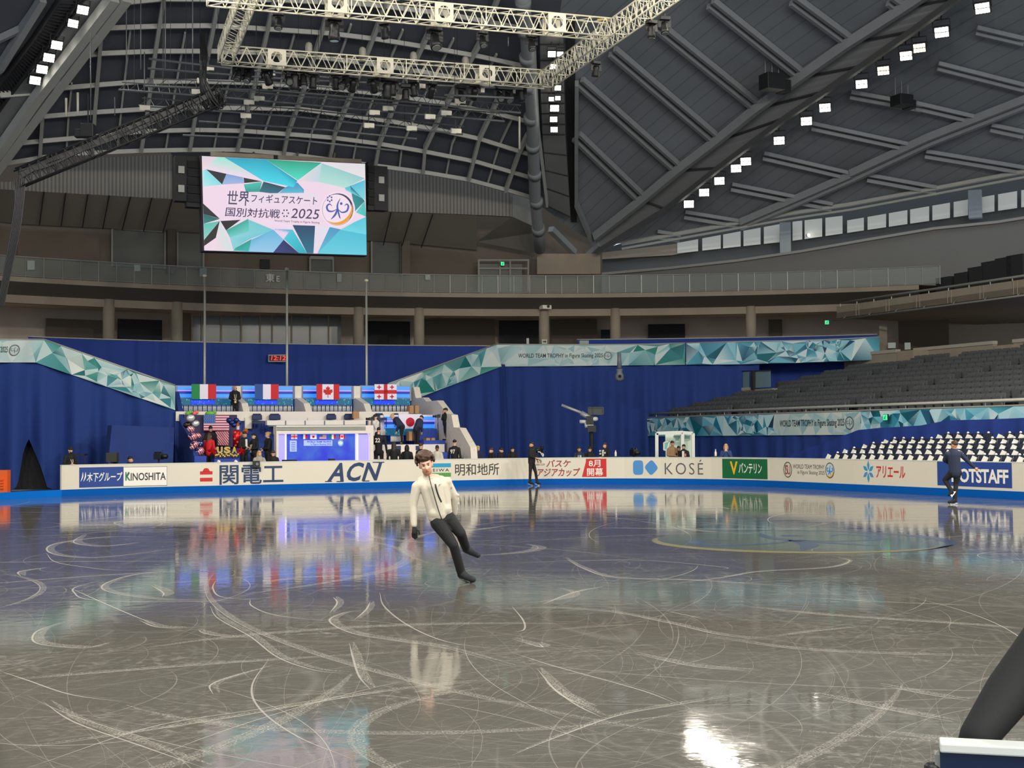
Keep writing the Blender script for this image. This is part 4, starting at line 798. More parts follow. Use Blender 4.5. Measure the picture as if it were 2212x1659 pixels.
def lt(t, x0, y0, x1, y1, b, sh=0, c=DK): letter(m, t, (x0, y1, x1, y0), lambda x, y: s3(x, y + (x - x0) * .055), b, sh, col=c)
lt('世界', 568, 398, 770, 540, .010, .12); lt('フィギュアスケート', 790, 432, 1418, 515, .012, .1); lt('国別対抗戦', 545, 556, 1060, 645, .010, .12); lt('2025', 1162, 575, 1442, 668, .004, .2); lt('World Team Trophy in Figure Skating', 1006, 682, 1440, 706, .008, 0)
for k in range(6): a = math.pi * k / 3; shape(m, disc(1112 + 27 * math.cos(a), 622 + 33 * math.sin(a), 8, n=10), s3, 0, DK)
for k in range(6): a = math.pi * k / 3 + .5; shape(m, disc(1540 + 22 * math.cos(a), 490 + 26 * math.sin(a), 9, n=10), s3, 0, lin((70, 90, 150)))
ef = lambda x, y: s3(1620 + x * 55, 592 - y * 55)
annulus(m, 0, 0, 2.72, 2.8, ef, 0, lin((150, 150, 180))); annulus(m, 0, 0, lambda t: 2.8 - .35 * math.sin(math.pi * t), 2.8, ef, 0, DK2, a0=-1, a1=2.2); annulus(m, 0, 0, lambda t: 2.6 - .5 * math.sin(math.pi * t), 2.66, lambda x, y: sfn(.017)(1620 + x * 55, 592 - y * 55), 0, lin((235, 160, 30)), a0=4.0, a1=6.6)
for pts, w_ in FIG: swoosh(pts, w_ * 1.1, ef, 0, m, lin((60, 90, 160)))
shape(m, disc(.62, 1.0, .24), ef, 0, lin((60, 90, 160)))
m.build('display', SCRM, parent=scr)
for x0, x1, y0, y1 in ((376, 401, 340, 435), (401, 431, 342, 448), (791, 804, 352, 455), (805, 833, 362, 455)):
    a, b = PU(x0, y1, 36.2), PU(x1, y0, 36.2); m = MB(); m.box((a + b) / 2, ((b - a).dot(CR) if 0 else (b - a).length * .0 + abs((b - a).dot(CR)), .5, b.z - a.z), TH)
    t = thing('speaker_stack' if y1 > 440 else 'equipment_rack', {376: 'dark open equipment rack hung left of the video screen', 401: 'black loudspeaker stack directly left of the video screen', 791: 'black loudspeaker stack directly right of the video screen', 805: 'dark open equipment rack hung right of the video screen'}[x0], 'speaker' if y1 > 440 else 'rack', V(((a.x + b.x) / 2, (a.y + b.y) / 2, a.z)), TH)
    m.build('cabinet', DARK2, parent=t)
    m = MB(); c_ = (a + b) / 2 - AX * .3
    if y1 < 440 or x0 > 800:
        for dz in (.35, -.45): MB().box(c_ + V((0, 0, dz)), (.25, .1, .3), TH).build('white_unit', mt('rack_white', (150, 150, 144), .5), parent=t)
    else:
        for k in range(5): m.box(c_ + V((0, 0, (k - 2) * .36)), (abs((b - a).dot(CR)) * .92, .06, .3), TH)
        m.build('grille', mt('grille', (26, 26, 28), .9), parent=t)
m = MB()
for x in (480, 545, 640, 720): m.bar(PU(x, 340 + (x - 436) * .048, 35.9), PR(x + 4, 326, 53), .09)
for a, b in ((455, 590), (600, 780)): m.bar(PU(a, 333 + (a - 436) * .048, 36.1), PU(b, 333 + (b - 436) * .048, 36.1), .16, .2)
m.build('hanger', CONL, parent=scr)
# ================================================================ right hand stand: steps, black seats, concrete boxes, gallery
PITCH_V, RISE = .95, .265
def row_uv(i): return 22.0 + PITCH_V * i, 2.62 + RISE * i            # across position and floor height of row i
u_end = [math.sqrt(46.4**2 - row_uv(i)[0]**2) for i in range(12)]
u_near = [vu(PV(2330, 800, row_uv(i)[0]))[1] for i in range(12)]
m = MB()
for i in range(12):
    q, z = row_uv(i); a, b = W(q - .45, u_near[i] - 3, 0), W(q - .45, u_end[i] + .4, 0); m.add([a + Z1 * (z - RISE), b + Z1 * (z - RISE), b + Z1 * z, a + Z1 * z, a + Z1 * z + CR * PITCH_V, b + Z1 * z + CR * PITCH_V], [(0, 1, 2, 3), (3, 2, 5, 4)])
struct(m.build('floor_stand', mt('stand_steps', (62, 64, 66), .9, noise=(1, .1))))
SEATM = mt('black_seat', (84, 86, 86), .6); SEATD = mt('seat_frame', (22, 22, 24), .6)
m = MB(); m.box((0, .12, .62), (.46, .05, .44), Matrix.Rotation(-.16, 3, 'X')); m.box((0, .16, .83), (.40, .05, .08), Matrix.Rotation(-.16, 3, 'X'))   # back
m.box((0, -.02, .58), (.42, .08, .36), Matrix.Rotation(.12, 3, 'X')); m.box((-.235, .02, .48), (.03, .3, .05), None, 1); m.box((-.235, .05, .24), (.03, .06, .48), None, 1); m.box((.05, .06, .38), (.42, .1, .06), None, 1)
def proto(mb, name, mats):
    me = bpy.data.meshes.new(name); me.from_pydata(mb.v, [], mb.f); me.polygons.foreach_set('material_index', mb.m)
    for x in mats: me.materials.append(x)
    return me
seat_me = proto(m, 'arena_seat', [SEATM, SEATD]); seat_mb = m
spots = []
def px_ok(p): x, y = proj(p + V((0, 0, .8))); return -20 < x < 2260
VOM = [(1823, 1972), (1975, 2186), (2189, 2330)]
for i in range(12):
    q, z = row_uv(i); u = u_end[i]; k = 0; off = (i * 2) % 3
    while u > u_near[i]:
        p = W(q, u, z); x = proj(p + Z1 * .8)[0]; k += 1
        blocked = (i >= 9 and 1815 < x < 1975) or (i >= 10 and 1975 < x < 2200) or (i >= 11 and x > 1975) or (i in (4, 5) and 1545 < x < 1680)
        if (k + 5) % 17 != 0 and px_ok(p) and not blocked: spots.append((i, k, p))
        u -= .52 if (k + 5) % 17 else .75
spots.sort(key=lambda s: (s[2] - E0).length); ROWN = ('front', 'second', 'third', 'fourth', 'fifth', 'sixth', 'seventh', 'eighth', 'ninth', 'tenth', 'eleventh', 'twelfth')
RS = Matrix.Rotation(TH - math.pi / 2, 4, 'Z')                       # seats look across the rink
for j, (i, k, p) in enumerate(spots[:300]):
    o = bpy.data.objects.new('arena_seat', seat_me); COL.objects.link(o); o.matrix_world = Matrix.Translation(p) @ RS
    tag(o, 'black tip-up arena seat in the %s row above the blue facet banner on the right' % ROWN[i], 'seat', 'black arena seats, %s row' % ROWN[i])
m = MB()
for i, k, p in spots[300:]: m.M = Matrix.Translation(p) @ RS; m.add(seat_mb.v, seat_mb.f); m.m[-len(seat_mb.m):] = seat_mb.m
if len(spots) > 300: tag(m.build('arena_seat_block', [SEATM, SEATD]), 'mass of farther black tip-up seats filling the right hand stand', 'seats', kind='stuff')
# concrete boxes around the stairways
def vbox(name, x0, x1, yt0, yt1, yb, vq, depth, cap=True, mat=CONL, lab=None):
    a, b = PV(x0, yt0, vq), PV(x1, yt1, vq); zt = (a.z + b.z) / 2; zb = min(PV(x0, yb, vq).z, PV(x1, yb, vq).z) - .4; m = MB(); c = (a + b) / 2
    L_ = abs((b - a).dot(AX)); m.box((c.x + CR.x * depth / 2, c.y + CR.y * depth / 2, (zt + zb) / 2), (depth, L_, zt - zb), TH); o = struct(m.build(name, mat))
    if cap: k = MB(); k.box((c.x + CR.x * .1, c.y + CR.y * .1, zt - .04), (.3, L_ + .06, .16), TH); k.build('coping', mt('coping', (168, 160, 146), .7), parent=o)
    return o
vbox('wall_parapet', 1823, 1936, 766, 757, 790, 30.6, .25); vbox('wall_parapet', 1937, 1972, 757, 758, 796, 30.6, 2, False, CON); vbox('wall_parapet', 1975, 2145, 753, 739, 778, 31.6, .25); vbox('wall_parapet', 2147, 2186, 745, 746, 785, 31.6, 2, False, CON); vbox('wall_parapet', 2189, 2330, 735, 722, 762, 32.2, .25)
vbox('wall_parapet', 1548, 1619, 843, 838, 852, 25.4, .25); vbox('wall_parapet', 1621, 1668, 838, 842, 858, 25.4, 1.6, False, CON)
t = thing('notice', 'small white notice on the concrete parapet above the black seats', 'notice', PV(1872, 775, 30.55), TH - math.pi / 2); m = MB(); p = PV(1872, 771, 30.58); m.box(p, (.02, .3, .22), TH); m.build('sheet', mt('paper', (205, 200, 188), .7), parent=t)
gb = thing('glass_screen', 'glass corner screen on the stairway box among the black seats', 'glass screen', PV(1600, 845, 25.4), TH)
for a, b, y0, y1 in ((1563, 1618, 803, 841), (1632, 1664, 800, 838)): p, q = PV(a, y1, 25.45), PV(b, y0, 25.45); m = MB(); c = (p + q) / 2; m.box(c, (.03, abs((q - p).dot(AX)), q.z - p.z), TH); m.build('glass_pane', mt('aqua_glass', (140, 168, 164), .1, alpha=.55), parent=gb)
m = MB(); p, q = PV(1628, 842, 25.4), PV(1628, 800, 25.4); m.bar(p, q, .22); m.bar(PV(1563, 803, 25.4), PV(1664, 800, 25.4), .05); m.build('corner_post', DARK2, parent=gb)
struct(rwall('wall_column', 1899, 700, 1917, 757, 50, CONL, .4)); struct(rwall('wall_panel', 1940, 690, 2050, 760, 53, BRN, .2))
for x0, x1, y0, y1 in ((1918, 1935, 740, 752), (1954, 1967, 740, 755)): struct(rwall('window_%d' % x0, x0, y0, x1, y1, 49.5, mt('pale_pane', (170, 182, 172), .3), .05))
# gallery parapet with handrail
VG = 31.5
a, b = PV(1807, 657, VG), PV(2330, 594, VG); za, zb_ = PV(2000, 634, VG).z, PV(2000, 662, VG).z
m = MB(); A = V((a.x, a.y, 0)); B_ = V((b.x, b.y, 0)); m.slab([A + Z1 * zb_, B_ + Z1 * zb_], [A + Z1 * za, B_ + Z1 * za], CR * .3); m.slab([A + Z1 * zb_, B_ + Z1 * zb_], [A + CR * 14 + Z1 * (zb_ - .1), B_ + CR * 14 + Z1 * (zb_ - .1)], Z1 * .3); gal = struct(m.build('wall_gallery_front', CONL))
for x in (1852, 1917, 1983, 2051, 2121, 2194): p = PV(x, 650, VG); m = MB(); [m.bar(V((p.x, p.y, zb_)) - CR * .01 + AX * d, V((p.x, p.y, za)) - CR * .01 + AX * d, .03) for d in (-.12, .12)]; m.build('groove', CON, parent=gal)
hr = thing('handrail', 'grey pipe handrail over the upper right gallery front', 'handrail', A + Z1 * za); m = MB(); h = PV(2000, 627, VG).z; m.tube(A + AX * -.4 + Z1 * h, B_ + Z1 * h, .06); m.build('rail', RAILM, parent=hr, smooth=True)
m = MB(); [m.bar(A.lerp(B_, k / 12 + .02) + Z1 * (za - .05), A.lerp(B_, k / 12 + .02) + Z1 * h, .05) for k in range(12)]; m.build('posts', RAILM, parent=hr)
m = MB(); m.tube(A + Z1 * (zb_ - .12) - CR * .25, B_ + Z1 * (zb_ - .12) - CR * .25, .05); [m.bar(A.lerp(B_, k / 8 + .05) + Z1 * (zb_ + .1), A.lerp(B_, k / 8 + .05) + Z1 * (zb_ - .12) - CR * .25, .04) for k in range(8)]; m.build('lower_pipe', RAILM, parent=hr, smooth=True)
m = MB()                                                             # dark steps of the upper tier
for x, y in ((2060, 600), (2100, 590), (2130, 578), (2160, 566), (2190, 558), (2215, 552)): p = PV(x, y, VG + 5); m.box(p - Z1 * .9, (1.5, 1.1, 1.8), TH)
struct(m.build('floor_upper_tier', DARK2))
# long rail on the stand front
fr = thing('front_rail', 'long grey pipe rail on top of the right hand stand front', 'handrail', PV(1800, 900, VB)); m = MB(); z = PV(1480, 891, VB).z; p, q = PV(1293, 890, VB + .1), PV(2330, 860, VB + .1); p.z = q.z = z; m.tube(p, q, .065, n=8); m.build('rail', PIPE, parent=fr, smooth=True)
m = MB(); [m.bar(p.lerp(q, k / 16) - Z1 * .3, p.lerp(q, k / 16), .04) for k in range(1, 16)]; m.build('posts', RAILM, parent=fr)
# ---- white and navy seats behind the boards
WS = mt('white_seat_glare', (236, 232, 218), .35); NV = mt('navy_seat', (30, 38, 58), .45); BOLT = mt('white_bolt', (220, 224, 230), .4)
m = MB(); m.box((0, .14, .66), (.44, .05, .38), Matrix.Rotation(-.25, 3, 'X')); m.box((0, .0, .52), (.42, .07, .3), Matrix.Rotation(.2, 3, 'X')); m.box((0, .1, .2), (.3, .06, .4))
nb = len(m.f); m.box((-.25, -.1, .62), (.19, .05, .42), Matrix.Rotation(-.35, 3, 'X') @ Matrix.Rotation(.3, 3, 'Y'), 1); m.box((-.17, -.1, .36), (.12, .05, .18), None, 1); m.ell((0, .2, .88), .045, 8, 5, None, 2); m.box((0, .19, .845), (.46, .06, .03), Matrix.Rotation(-.25, 3, 'X'))  # white slanted plates: seat sides merged with the glare off glossy seats
ws_me = proto(m, 'tribune_seat', [NV, WS, BOLT]); ROWW = ((1800, 2330), (1836, 2330), (1878, 2330), (1924, 2330), (2040, 2330))
m = MB()
for i, (x0, x1) in enumerate(ROWW):
    q, z = 16.45 + .75 * i, .42 + .175 * i; u0, u1 = vu(PV(x0, 970, q))[1], vu(PV(x1, 970, q))[1]; m.box(W(q + .15, (u0 + u1) / 2, z / 2 - .02), (.75, abs(u0 - u1) + .3, z - .04), TH); u = u0
    while u > u1:
        if not (i == 4 and 2135 < proj(W(q, u, z))[0] < 2172):
            o = bpy.data.objects.new('tribune_seat', ws_me); COL.objects.link(o); o.matrix_world = Matrix.Translation(W(q, u, z)) @ RS; tag(o, 'navy seat with white side glare plate in the %s row behind the boards on the right' % ROWN[i], 'seat', 'white and navy seats, %s row' % ROWN[i])
        u -= .5
struct(m.build('floor_tribune', DARK2))
# ================================================================ lighting rig
ALU = mt('aluminium_truss', (232, 226, 202), .4, .15); BLK = mt('black_fixture', (22, 22, 24), .45); BLKT = mt('black_truss', (34, 34, 34), .6, .3)
def truss(name, lab, p, q, w, h, bays, mat, plates=(), up=Z1, r=.03):
    t = thing(name, lab, 'truss', (p + q) / 2); d = (q - p).normalized(); x = d.cross(up).normalized(); z = x.cross(d); c = lambda s, i, k: p.lerp(q, s) + x * (i * w / 2) + z * (k * h / 2)
    m = MB(); [m.tube(c(0, i, k), c(1, i, k), r) for i in (-1, 1) for k in (-1, 1)]; m.build('chords', mat, parent=t, smooth=True)
    m = MB()
    for b in range(bays):
        s0, s1, sm = b / bays, (b + 1) / bays, (b + .5) / bays
        for i in (-1, 1): m.tube(c(s0, i, -1), c(sm, i, 1), r * .6, n=5); m.tube(c(sm, i, 1), c(s1, i, -1), r * .6, n=5)
        for k in (-1, 1): m.tube(c(s0, -1, k), c(s1, 1, k), r * .5, n=5)
        if b % 4 == 0: [m.tube(c(s0, i, -1), c(s0, i, 1), r * .7, n=5) for i in (-1, 1)]; [m.tube(c(s0, -1, k), c(s0, 1, k), r * .7, n=5) for k in (-1, 1)]
    m.build('lacing', mat, parent=t)
    for s in plates:
        m = MB(); hl = .33 / (q - p).length
        for i in (-1, 1):
            m = MB(); O = [c(s - hl, i, -1), c(s + hl, i, -1), c(s + hl, i, 1), c(s - hl, i, 1)]; ctr = c(s, i, 0); I = []
            for kk in range(8): a = math.pi / 8 + kk * math.pi / 4; I.append(ctr + d * (math.cos(a) * .22) + z * (math.sin(a) * h * .36))
            vs = O + I; off = x * (i * .035); vs = [v + off for v in vs]
            m.add(vs, [(2, 4, 5), (2, 5, 3), (3, 5, 6), (3, 6, 7), (3, 7, 8), (3, 8, 0), (0, 8, 9), (0, 9, 10), (0, 10, 1), (1, 10, 11), (1, 11, 4), (1, 4, 2)])
            m.build('corner_plate', mt('plate_alu', (206, 200, 182), .45, .2), parent=t)
    return t
ZR = 16.5
FL, FR = PZ(480, 119, ZR), PZ(1180, 172, ZR); NL, NR_ = PZ(534, -6, ZR), PZ(1318, 64, ZR)
truss('truss', 'far aluminium truss of the lighting rig hung with many lamps', FL, FR, .55, .60, 22, ALU, (.155, .48, .80))
truss('truss', 'near aluminium truss of the lighting rig along the top edge of the picture', NL + (NL - NR_) * .1, NR_, .55, .64, 24, ALU, (.30, .56, .85))
truss('truss', 'left side aluminium truss of the rig running up out of the picture', PZ(487, 119, ZR), PZ(552, -60, ZR), .55, .6, 14, ALU)
truss('truss', 'right side aluminium truss of the rig slanting up to the top edge', PZ(1180, 172, ZR), PZ(1470, -36, ZR), .55, .6, 26, ALU)
truss('cable_truss', 'black cable truss sloping from the rig corner down to the left', PX(478, 207, 49), PX(40, 385, 46), .5, .62, 24, BLKT)
def wires(name, lab, runs, mat, r=.018, cat='cable'):
    t = thing(name, lab, cat, V(runs[0][0])); m = MB(); [m.path(spline([V(p) for p in R_], 5), r, 5) for R_ in runs]; m.build('strands', mat, parent=t); return t
rr = random.Random(4)
wires('cable_bundle', 'thick black cable bundle drooping below the left rig corner', [[PX(438 + rr.uniform(-6, 6), 70, 48), PX(440 + rr.uniform(-8, 8), 130, 48.5), PX(440 + rr.uniform(-8, 8), 180, 48.5), PX(455 + rr.uniform(-20, 25), 225 + rr.uniform(-15, 15), 48.7), PX(478 + rr.uniform(-14, 8), 205, 49)] for _ in range(14)], BLK, .035)
wires('cable_bundle', 'black cables lying along the sloping black truss', [[PX(478, 198 + rr.uniform(-8, 8), 48.8), PX(360, 250 + rr.uniform(-10, 6), 48), PX(240, 300 + rr.uniform(-10, 6), 47.3), PX(120, 347 + rr.uniform(-10, 6), 46.6), PX(42, 380 + rr.uniform(-12, 6), 46)] for _ in range(9)], BLK, .04)
wires('cable_bundle', 'black cables hanging down at the left edge from the black truss', [[PX(30 + k * 4, 385, 46), PX(33 + k * 3, 430, 46), PX(24 + k * 3, 500, 46), PX(12 + k * 2.5, 570, 46), PX(-4 + k * 2, 660, 46)] for k in range(7)], BLK, .03)
wires('strap', 'yellow and blue strap end on the near truss corner', [[PX(1290, 43, 47.6), PX(1302, 42, 47.6), PX(1312, 44, 47.6), PX(1317, 41, 47.6)]], mt('yellow_strap', (206, 170, 60), .6), .03, 'strap')
# moving heads
def moving_head(lab, p, s, tilt, yaw, grp):
    M = Matrix.Translation(p) @ Matrix.Rotation(yaw, 4, 'Z') @ Matrix.Scale(s, 4); t = thing('moving_head_lamp', lab, 'stage lamp', p, (Matrix.Rotation(yaw, 4, 'Z') @ Matrix.Scale(s, 4)), grp)
    m = MB(M); m.box((0, 0, -.08), (.42, .30, .16)); m.box((0, 0, .06), (.08, .08, .14)); m.build('base', BLK, parent=t, bevel=.02)
    m = MB(M); [m.bar((k * .2, 0, -.14), (k * .2, 0, -.44), .05, .14) for k in (-1, 1)]; m.bar((-.2, 0, -.15), (.2, 0, -.15), .05, .1); m.build('yoke', BLK, parent=t)
    M2 = M @ Matrix.Translation((0, 0, -.42)) @ Matrix.Rotation(tilt, 4, 'X'); m = MB(M2); m.lathe((0, 0, -.3), [(.13, 0), (.17, .02), (.17, .12), (.14, .3), (.15, .42), (.10, .52)], 14); h = m.build('head', BLK, parent=t, smooth=True)
    m = MB(M2); m.lathe((0, 0, -.315), [(.12, 0), (.13, .02)], 14); m.build('lens', mt('lamp_lens', (120, 124, 120), .1, .2), parent=h); return t
HD = [(515, 138), (536, 142), (577, 146), (622, 148), (636, 146), (655, 150), (676, 154), (725, 156), (742, 158), (762, 162), (806, 164), (836, 166), (848, 170), (876, 182), (893, 172), (932, 176), (995, 184), (1025, 180), (1078, 186), (1096, 188), (1126, 184)]
for i, (x, y) in enumerate(HD): moving_head('%s stage lamp from the left hung under the far truss' % (ORD[i] if i < 13 else ('fourteenth', 'fifteenth', 'sixteenth', 'seventeenth', 'eighteenth', 'nineteenth', 'twentieth', 'last')[i - 13]), PX(x, y, 50.9 + 3.8 * (x - 490) / 690) + V((0, 0, -.0)), 1.25 if x in (636, 836) else .95, rr.uniform(-.9, .9), rr.uniform(-.6, .6), 'stage lamps under the far truss')
for i, (x, y) in enumerate(((601, 26), (722, 34), (830, 46), (938, 56), (1042, 66), (1148, 74), (1290, 132), (1410, 44), (1438, 36))): moving_head('%s stage lamp from the left hung under the near truss' % ORD[i], PX(x, y, 44.6 + 3.4 * (x - 534) / 784) if x < 1200 else PZ(x - 3, y, ZR - .3), 1.2 if i in (1, 3) else .85, rr.uniform(-.5, .5), rr.uniform(-.6, .6), 'stage lamps under the near truss')
for i, (x, y) in enumerate(((667, 112), (783, 122), (893, 132), (1005, 142))):
    p = PX(x, y, 50.9 + 3.8 * (x - 490) / 690); t = thing('dome_lamp', '%s pale upright lamp from the left on top of the far truss' % ORD[i], 'stage lamp', p, 0, 'upright lamps on the far truss'); m = MB(); m.lathe(p, [(.1, -.1), (.14, 0), (.14, .25), (.11, .34), (.04, .38)], 12); m.build('dome', mt('pale_dome', (150, 146, 134), .5), parent=t, smooth=True); m = MB(); m.box(p - Z1 * .16, (.28, .26, .2)); m.build('base', BLK, parent=t)
# pipes, drop wires and small white work lamps over the far end
PB = mt('grey_pipe', (116, 118, 118), .45, .3)
for i, (R_, D) in enumerate((([(322, 127), (520, 150), (740, 170)], 53), ([(320, 148), (640, 172), (1130, 192)], 54), ([(310, 186), (600, 196), (900, 222), (1125, 244)], 55), ([(256, 194), (480, 210), (800, 238), (1090, 262)], 55.5), ([(300, 228), (640, 252), (1000, 290)], 56), ([(430, 262), (700, 280), (900, 300)], 56), ([(395, 292), (640, 302), (860, 326)], 56.5), ([(960, 205), (1110, 212)], 52.5))):
    t = thing('hanging_pipe', '%s grey hanging pipe counted down from the far truss' % ORD[i], 'pipe', PX(*R_[0], D), 0, 'hanging pipes over the far end'); m = MB(); P = [PX(x, y, D) for x, y in R_]; m.path(P, .045, 6); m.build('tube', PB, parent=t, smooth=True)
    m = MB()
    for k in range(len(P) - 1):
        for j in range(1 if i < 3 else 2): a = P[k].lerp(P[k + 1], (j + .3) / 2); m.tube(a, V((a.x, a.y, dome_z(a) - .4)), .010, n=4)
    m.build('drop_wires', BLKT, parent=t)
    if i in (2, 3, 4):
        m = MB(); Q = [p + V((0, .5, .45)) for p in P]; m.path(Q, .03, 5)
        for k in range(len(P) - 1):
            for j in range(10): a, b = P[k].lerp(P[k + 1], j / 10), Q[k].lerp(Q[k + 1], (j + .5) / 10); c = P[k].lerp(P[k + 1], (j + 1) / 10); m.tube(a, b, .015, n=4); m.tube(b, c, .015, n=4)
        m.build('lacing', PB, parent=t)
WL = mt('white_work_lamp', (232, 226, 208), .5)
for i, (x, y) in enumerate(((451, 147), (437, 174), (425, 198), (583, 158), (578, 187), (560, 213), (538, 221), (531, 250), (313, 233), (908, 186), (866, 209), (838, 234), (809, 243), (797, 271), (964, 244), (929, 252), (889, 277), (985, 283), (994, 219), (1035, 195))):
    p = PX(x, y, 54); n = 'second white work lamp' if 0 else 'white work lamp'; below = 'left of the rig corner' if x < 500 else ('under the left half of the far truss' if x < 700 else 'under the right half of the far truss')
    lab = ['topmost', 'middle', 'lowest'][i] + ' small white lamp box beside the cable bundle' if i < 3 else ('small white lamp box alone at the far left of the pipes' if i == 8 else '%s small white lamp box %s' % (('upper', 'second', 'third', 'fourth', 'lowest')[i - 3] if i < 8 else ORD[i - 9], below))
    t = thing('work_lamp', lab, 'work lamp', p, .25, 'white work lamps over the far end'); M = WM[t]; m = MB(M); m.box((0, 0, 0), (.42, .22, .2), Matrix.Rotation(.3, 3, 'X')); m.build('case', WL, parent=t, bevel=.02); m = MB(M); m.tube((0, .1, .1), (0, .1, .5), .02); m.box((.1, -.05, -.13), (.2, .1, .05)); m.build('bracket', BLK, parent=t)
for i, (x, y0, y1, D) in enumerate(((168, 200, 250, 56), (143, 212, 252, 57), (1122, 252, 322, 60), (273, 20, 160, 52), (304, 0, 150, 52), (357, 0, 150, 50), (416, 0, 152, 49), (312, 112, 200, 53), (196, 70, 260, 58), (248, 210, 250, 55), (1098, 80, 100, 52))):
    lit = i in (0, 1, 2); t = tag(MB().tube(PX(x, y0, D), PX(x, y1, D), .05 if lit else .022, n=6).build('light_tube' if lit else 'drop_cable', mt('pale_tube', (205, 200, 184), .4) if lit else PB, smooth=True), ('pale hanging tube ' + ('at the far left' if i == 0 else 'just left of a longer one' if i == 1 else 'beside the centre keel')) if lit else 'thin cable hanging from the roof at the upper left', 'tube' if lit else 'cable', None if lit else 'thin cables hanging from the roof')
# black loudspeakers hung in the right roof bay and the small box left of the black truss
for x, y, w_, h_, lab in ((1668, 178, .9, .8, 'black loudspeaker cluster hung in a recess of the right roof bay'), (1948, 218, .7, .55, 'dark box hung below the right floodlight row')):
    p = PD(x, y, 1.0); t = thing('loudspeaker', lab, 'loudspeaker', p, TH); m = MB(WM[t]); m.box((0, 0, 0), (w_ * 1.2, .8, h_)); m.box((w_ * .9, .2, -.1), (w_ * .6, .6, h_ * .8)); m.build('cabinet', BLK, parent=t, bevel=.03); m = MB(WM[t]); [m.tube((k * .4, 0, h_ / 2), (k * .4, 0, h_ / 2 + .9), .02) for k in (-1, 0, 1)]; m.build('hanging_rods', RAILM, parent=t)
p = PX(190, 283, 50); t = thing('projector', 'dark projector hung above the black cable truss at left', 'projector', p); m = MB(); m.box(p, (.5, .4, .5)); m.box(p + V((-.35, 0, -.1)), (.25, .3, .3)); m.build('case', BLK, parent=t, bevel=.02); m = MB(); m.tube(p, p + V((0, 0, 1.4)), .025); m.build('rod', BLKT, parent=t)
# ================================================================ kiss and cry stand
KM = RF(0, 0)
WHT = mt('set_white', (232, 222, 208), .6, noise=(3, .04)); GREYS = mt('set_grey', (150, 152, 150), .6)
def kr(x0, y0, x1, y1, U):
    ym, xm = (y0 + y1) / 2, (x0 + x1) / 2; return vu(PU(x0, ym, U))[0], vu(PU(x1, ym, U))[0], PU(xm, y1, U).z, PU(xm, y0, U).z
def kb(m, x0, y0, x1, y1, U, dp, mi=0):
    a, b, z0, z1 = kr(x0, y0, x1, y1, U); m.box(W((a + b) / 2, U + dp / 2, (z0 + z1) / 2), (b - a, dp, z1 - z0), TH, mi); return m
def kf(m, x0, z_, x1, z1, U, dp): return m
def led(name, c, e): return mt(name, c, .4, emit=e)
LB, LV, LD = led('led_sky', (50, 130, 250), .85), led('led_violet', (150, 140, 235), .7), led('led_navy', (14, 40, 150), .6)
def speck(name, c, c2, sc, e):
    m = bpy.data.materials.new(name); m.use_nodes = True; N = m.node_tree.nodes; L = m.node_tree.links; b = N['Principled BSDF']; tc = N.new('ShaderNodeTexCoord'); v = N.new('ShaderNodeTexVoronoi'); v.inputs['Scale'].default_value = sc
    r = N.new('ShaderNodeValToRGB'); r.color_ramp.elements[0].color = lin(c2) + (1,); r.color_ramp.elements[0].position = .05; r.color_ramp.elements[1].color = lin(c) + (1,); r.color_ramp.elements[1].position = .3
    L.new(tc.outputs['Object'], v.inputs['Vector']); L.new(v.outputs['Distance'], r.inputs[0]); L.new(r.outputs[0], b.inputs['Base Color'])
    if e: L.new(r.outputs[0], b.inputs['Emission Color']); b.inputs['Emission Strength'].default_value = e
    return m
TEAL = speck('teal_glitter', (0, 84, 118), (30, 200, 210), 9, .55); BLUG = speck('blue_glitter', (0, 50, 210), (60, 150, 255), 9, .7); SILV = mt('silver_foil', (206, 208, 204), .3, .35)
ST = thing('team_stand', 'stepped white team stand with lit blue stripes, flags and silver fringes behind the boards', 'stand', W(1, 36, 0), TH)
UB_, UD = 38.2, 36.2
m = MB(); a, b, z0, z1 = kr(378, 889, 890, 908, UD); ZD = z0; m.box(W((a + b) / 2, UD + 1.2, z0 / 2), (b - a, 2.4, z0), TH); m.build('upper_deck', mt('deck_blue', (34, 62, 136), .7), parent=ST)
m = MB(); kb(m, 380, 889, 890, 909, UD - .1, .1); m.build('upper_fascia', WHT, parent=ST)
BOX = ((379, 504), (520, 635), (651, 762), (778, 888))
for k, (x0, x1) in enumerate(BOX):
    m = MB(); kb(m, x0, 833, x1, 862, UB_, .12); m.build('back_panel', GREYS, parent=ST)
    for nm, y0, y1, mat in (('led_strip', 835, 841.5, LB), ('led_strip', 842, 845.5, LV), ('led_strip', 846, 850.5, LD), ('led_strip', 851, 859, LB)): m = MB(); kb(m, x0 + 4, y0, x1 - 3, y1, UB_ - .03, .03); m.build(nm, mat, parent=ST)
    w_ = x1 - x0
    m = MB(); kb(m, x0 + 6, 861, x1 - 2, 875, UB_ - .5, .06); m.build('glitter_band', TEAL, parent=ST); m = MB(); kb(m, x0 + w_ * .27, 864, x0 + w_ * .68, 873.5, UB_ - .54, .04); m.build('glitter_band', BLUG, parent=ST)
    m = MB(); a, b, z0, z1 = kr(x0 + 8, 875.5, x1 - 1, 889, UD + .55)
    n = 34
    for i in range(n): m.lathe(W(a + (b - a) * (i + .5) / n, UD + .6 + .04 * (i % 3), z0), [(.018, 0), (.026, .05), (.024, (z1 - z0) * .7), (.012, z1 - z0)], 6)
    m.build('silver_fringe', SILV, parent=ST, smooth=True)
    m = MB(); kb(m, x0 + 8, 889, x1 - 1, 891, UD + .4, .3); m.build('shelf', GREYS, parent=ST)
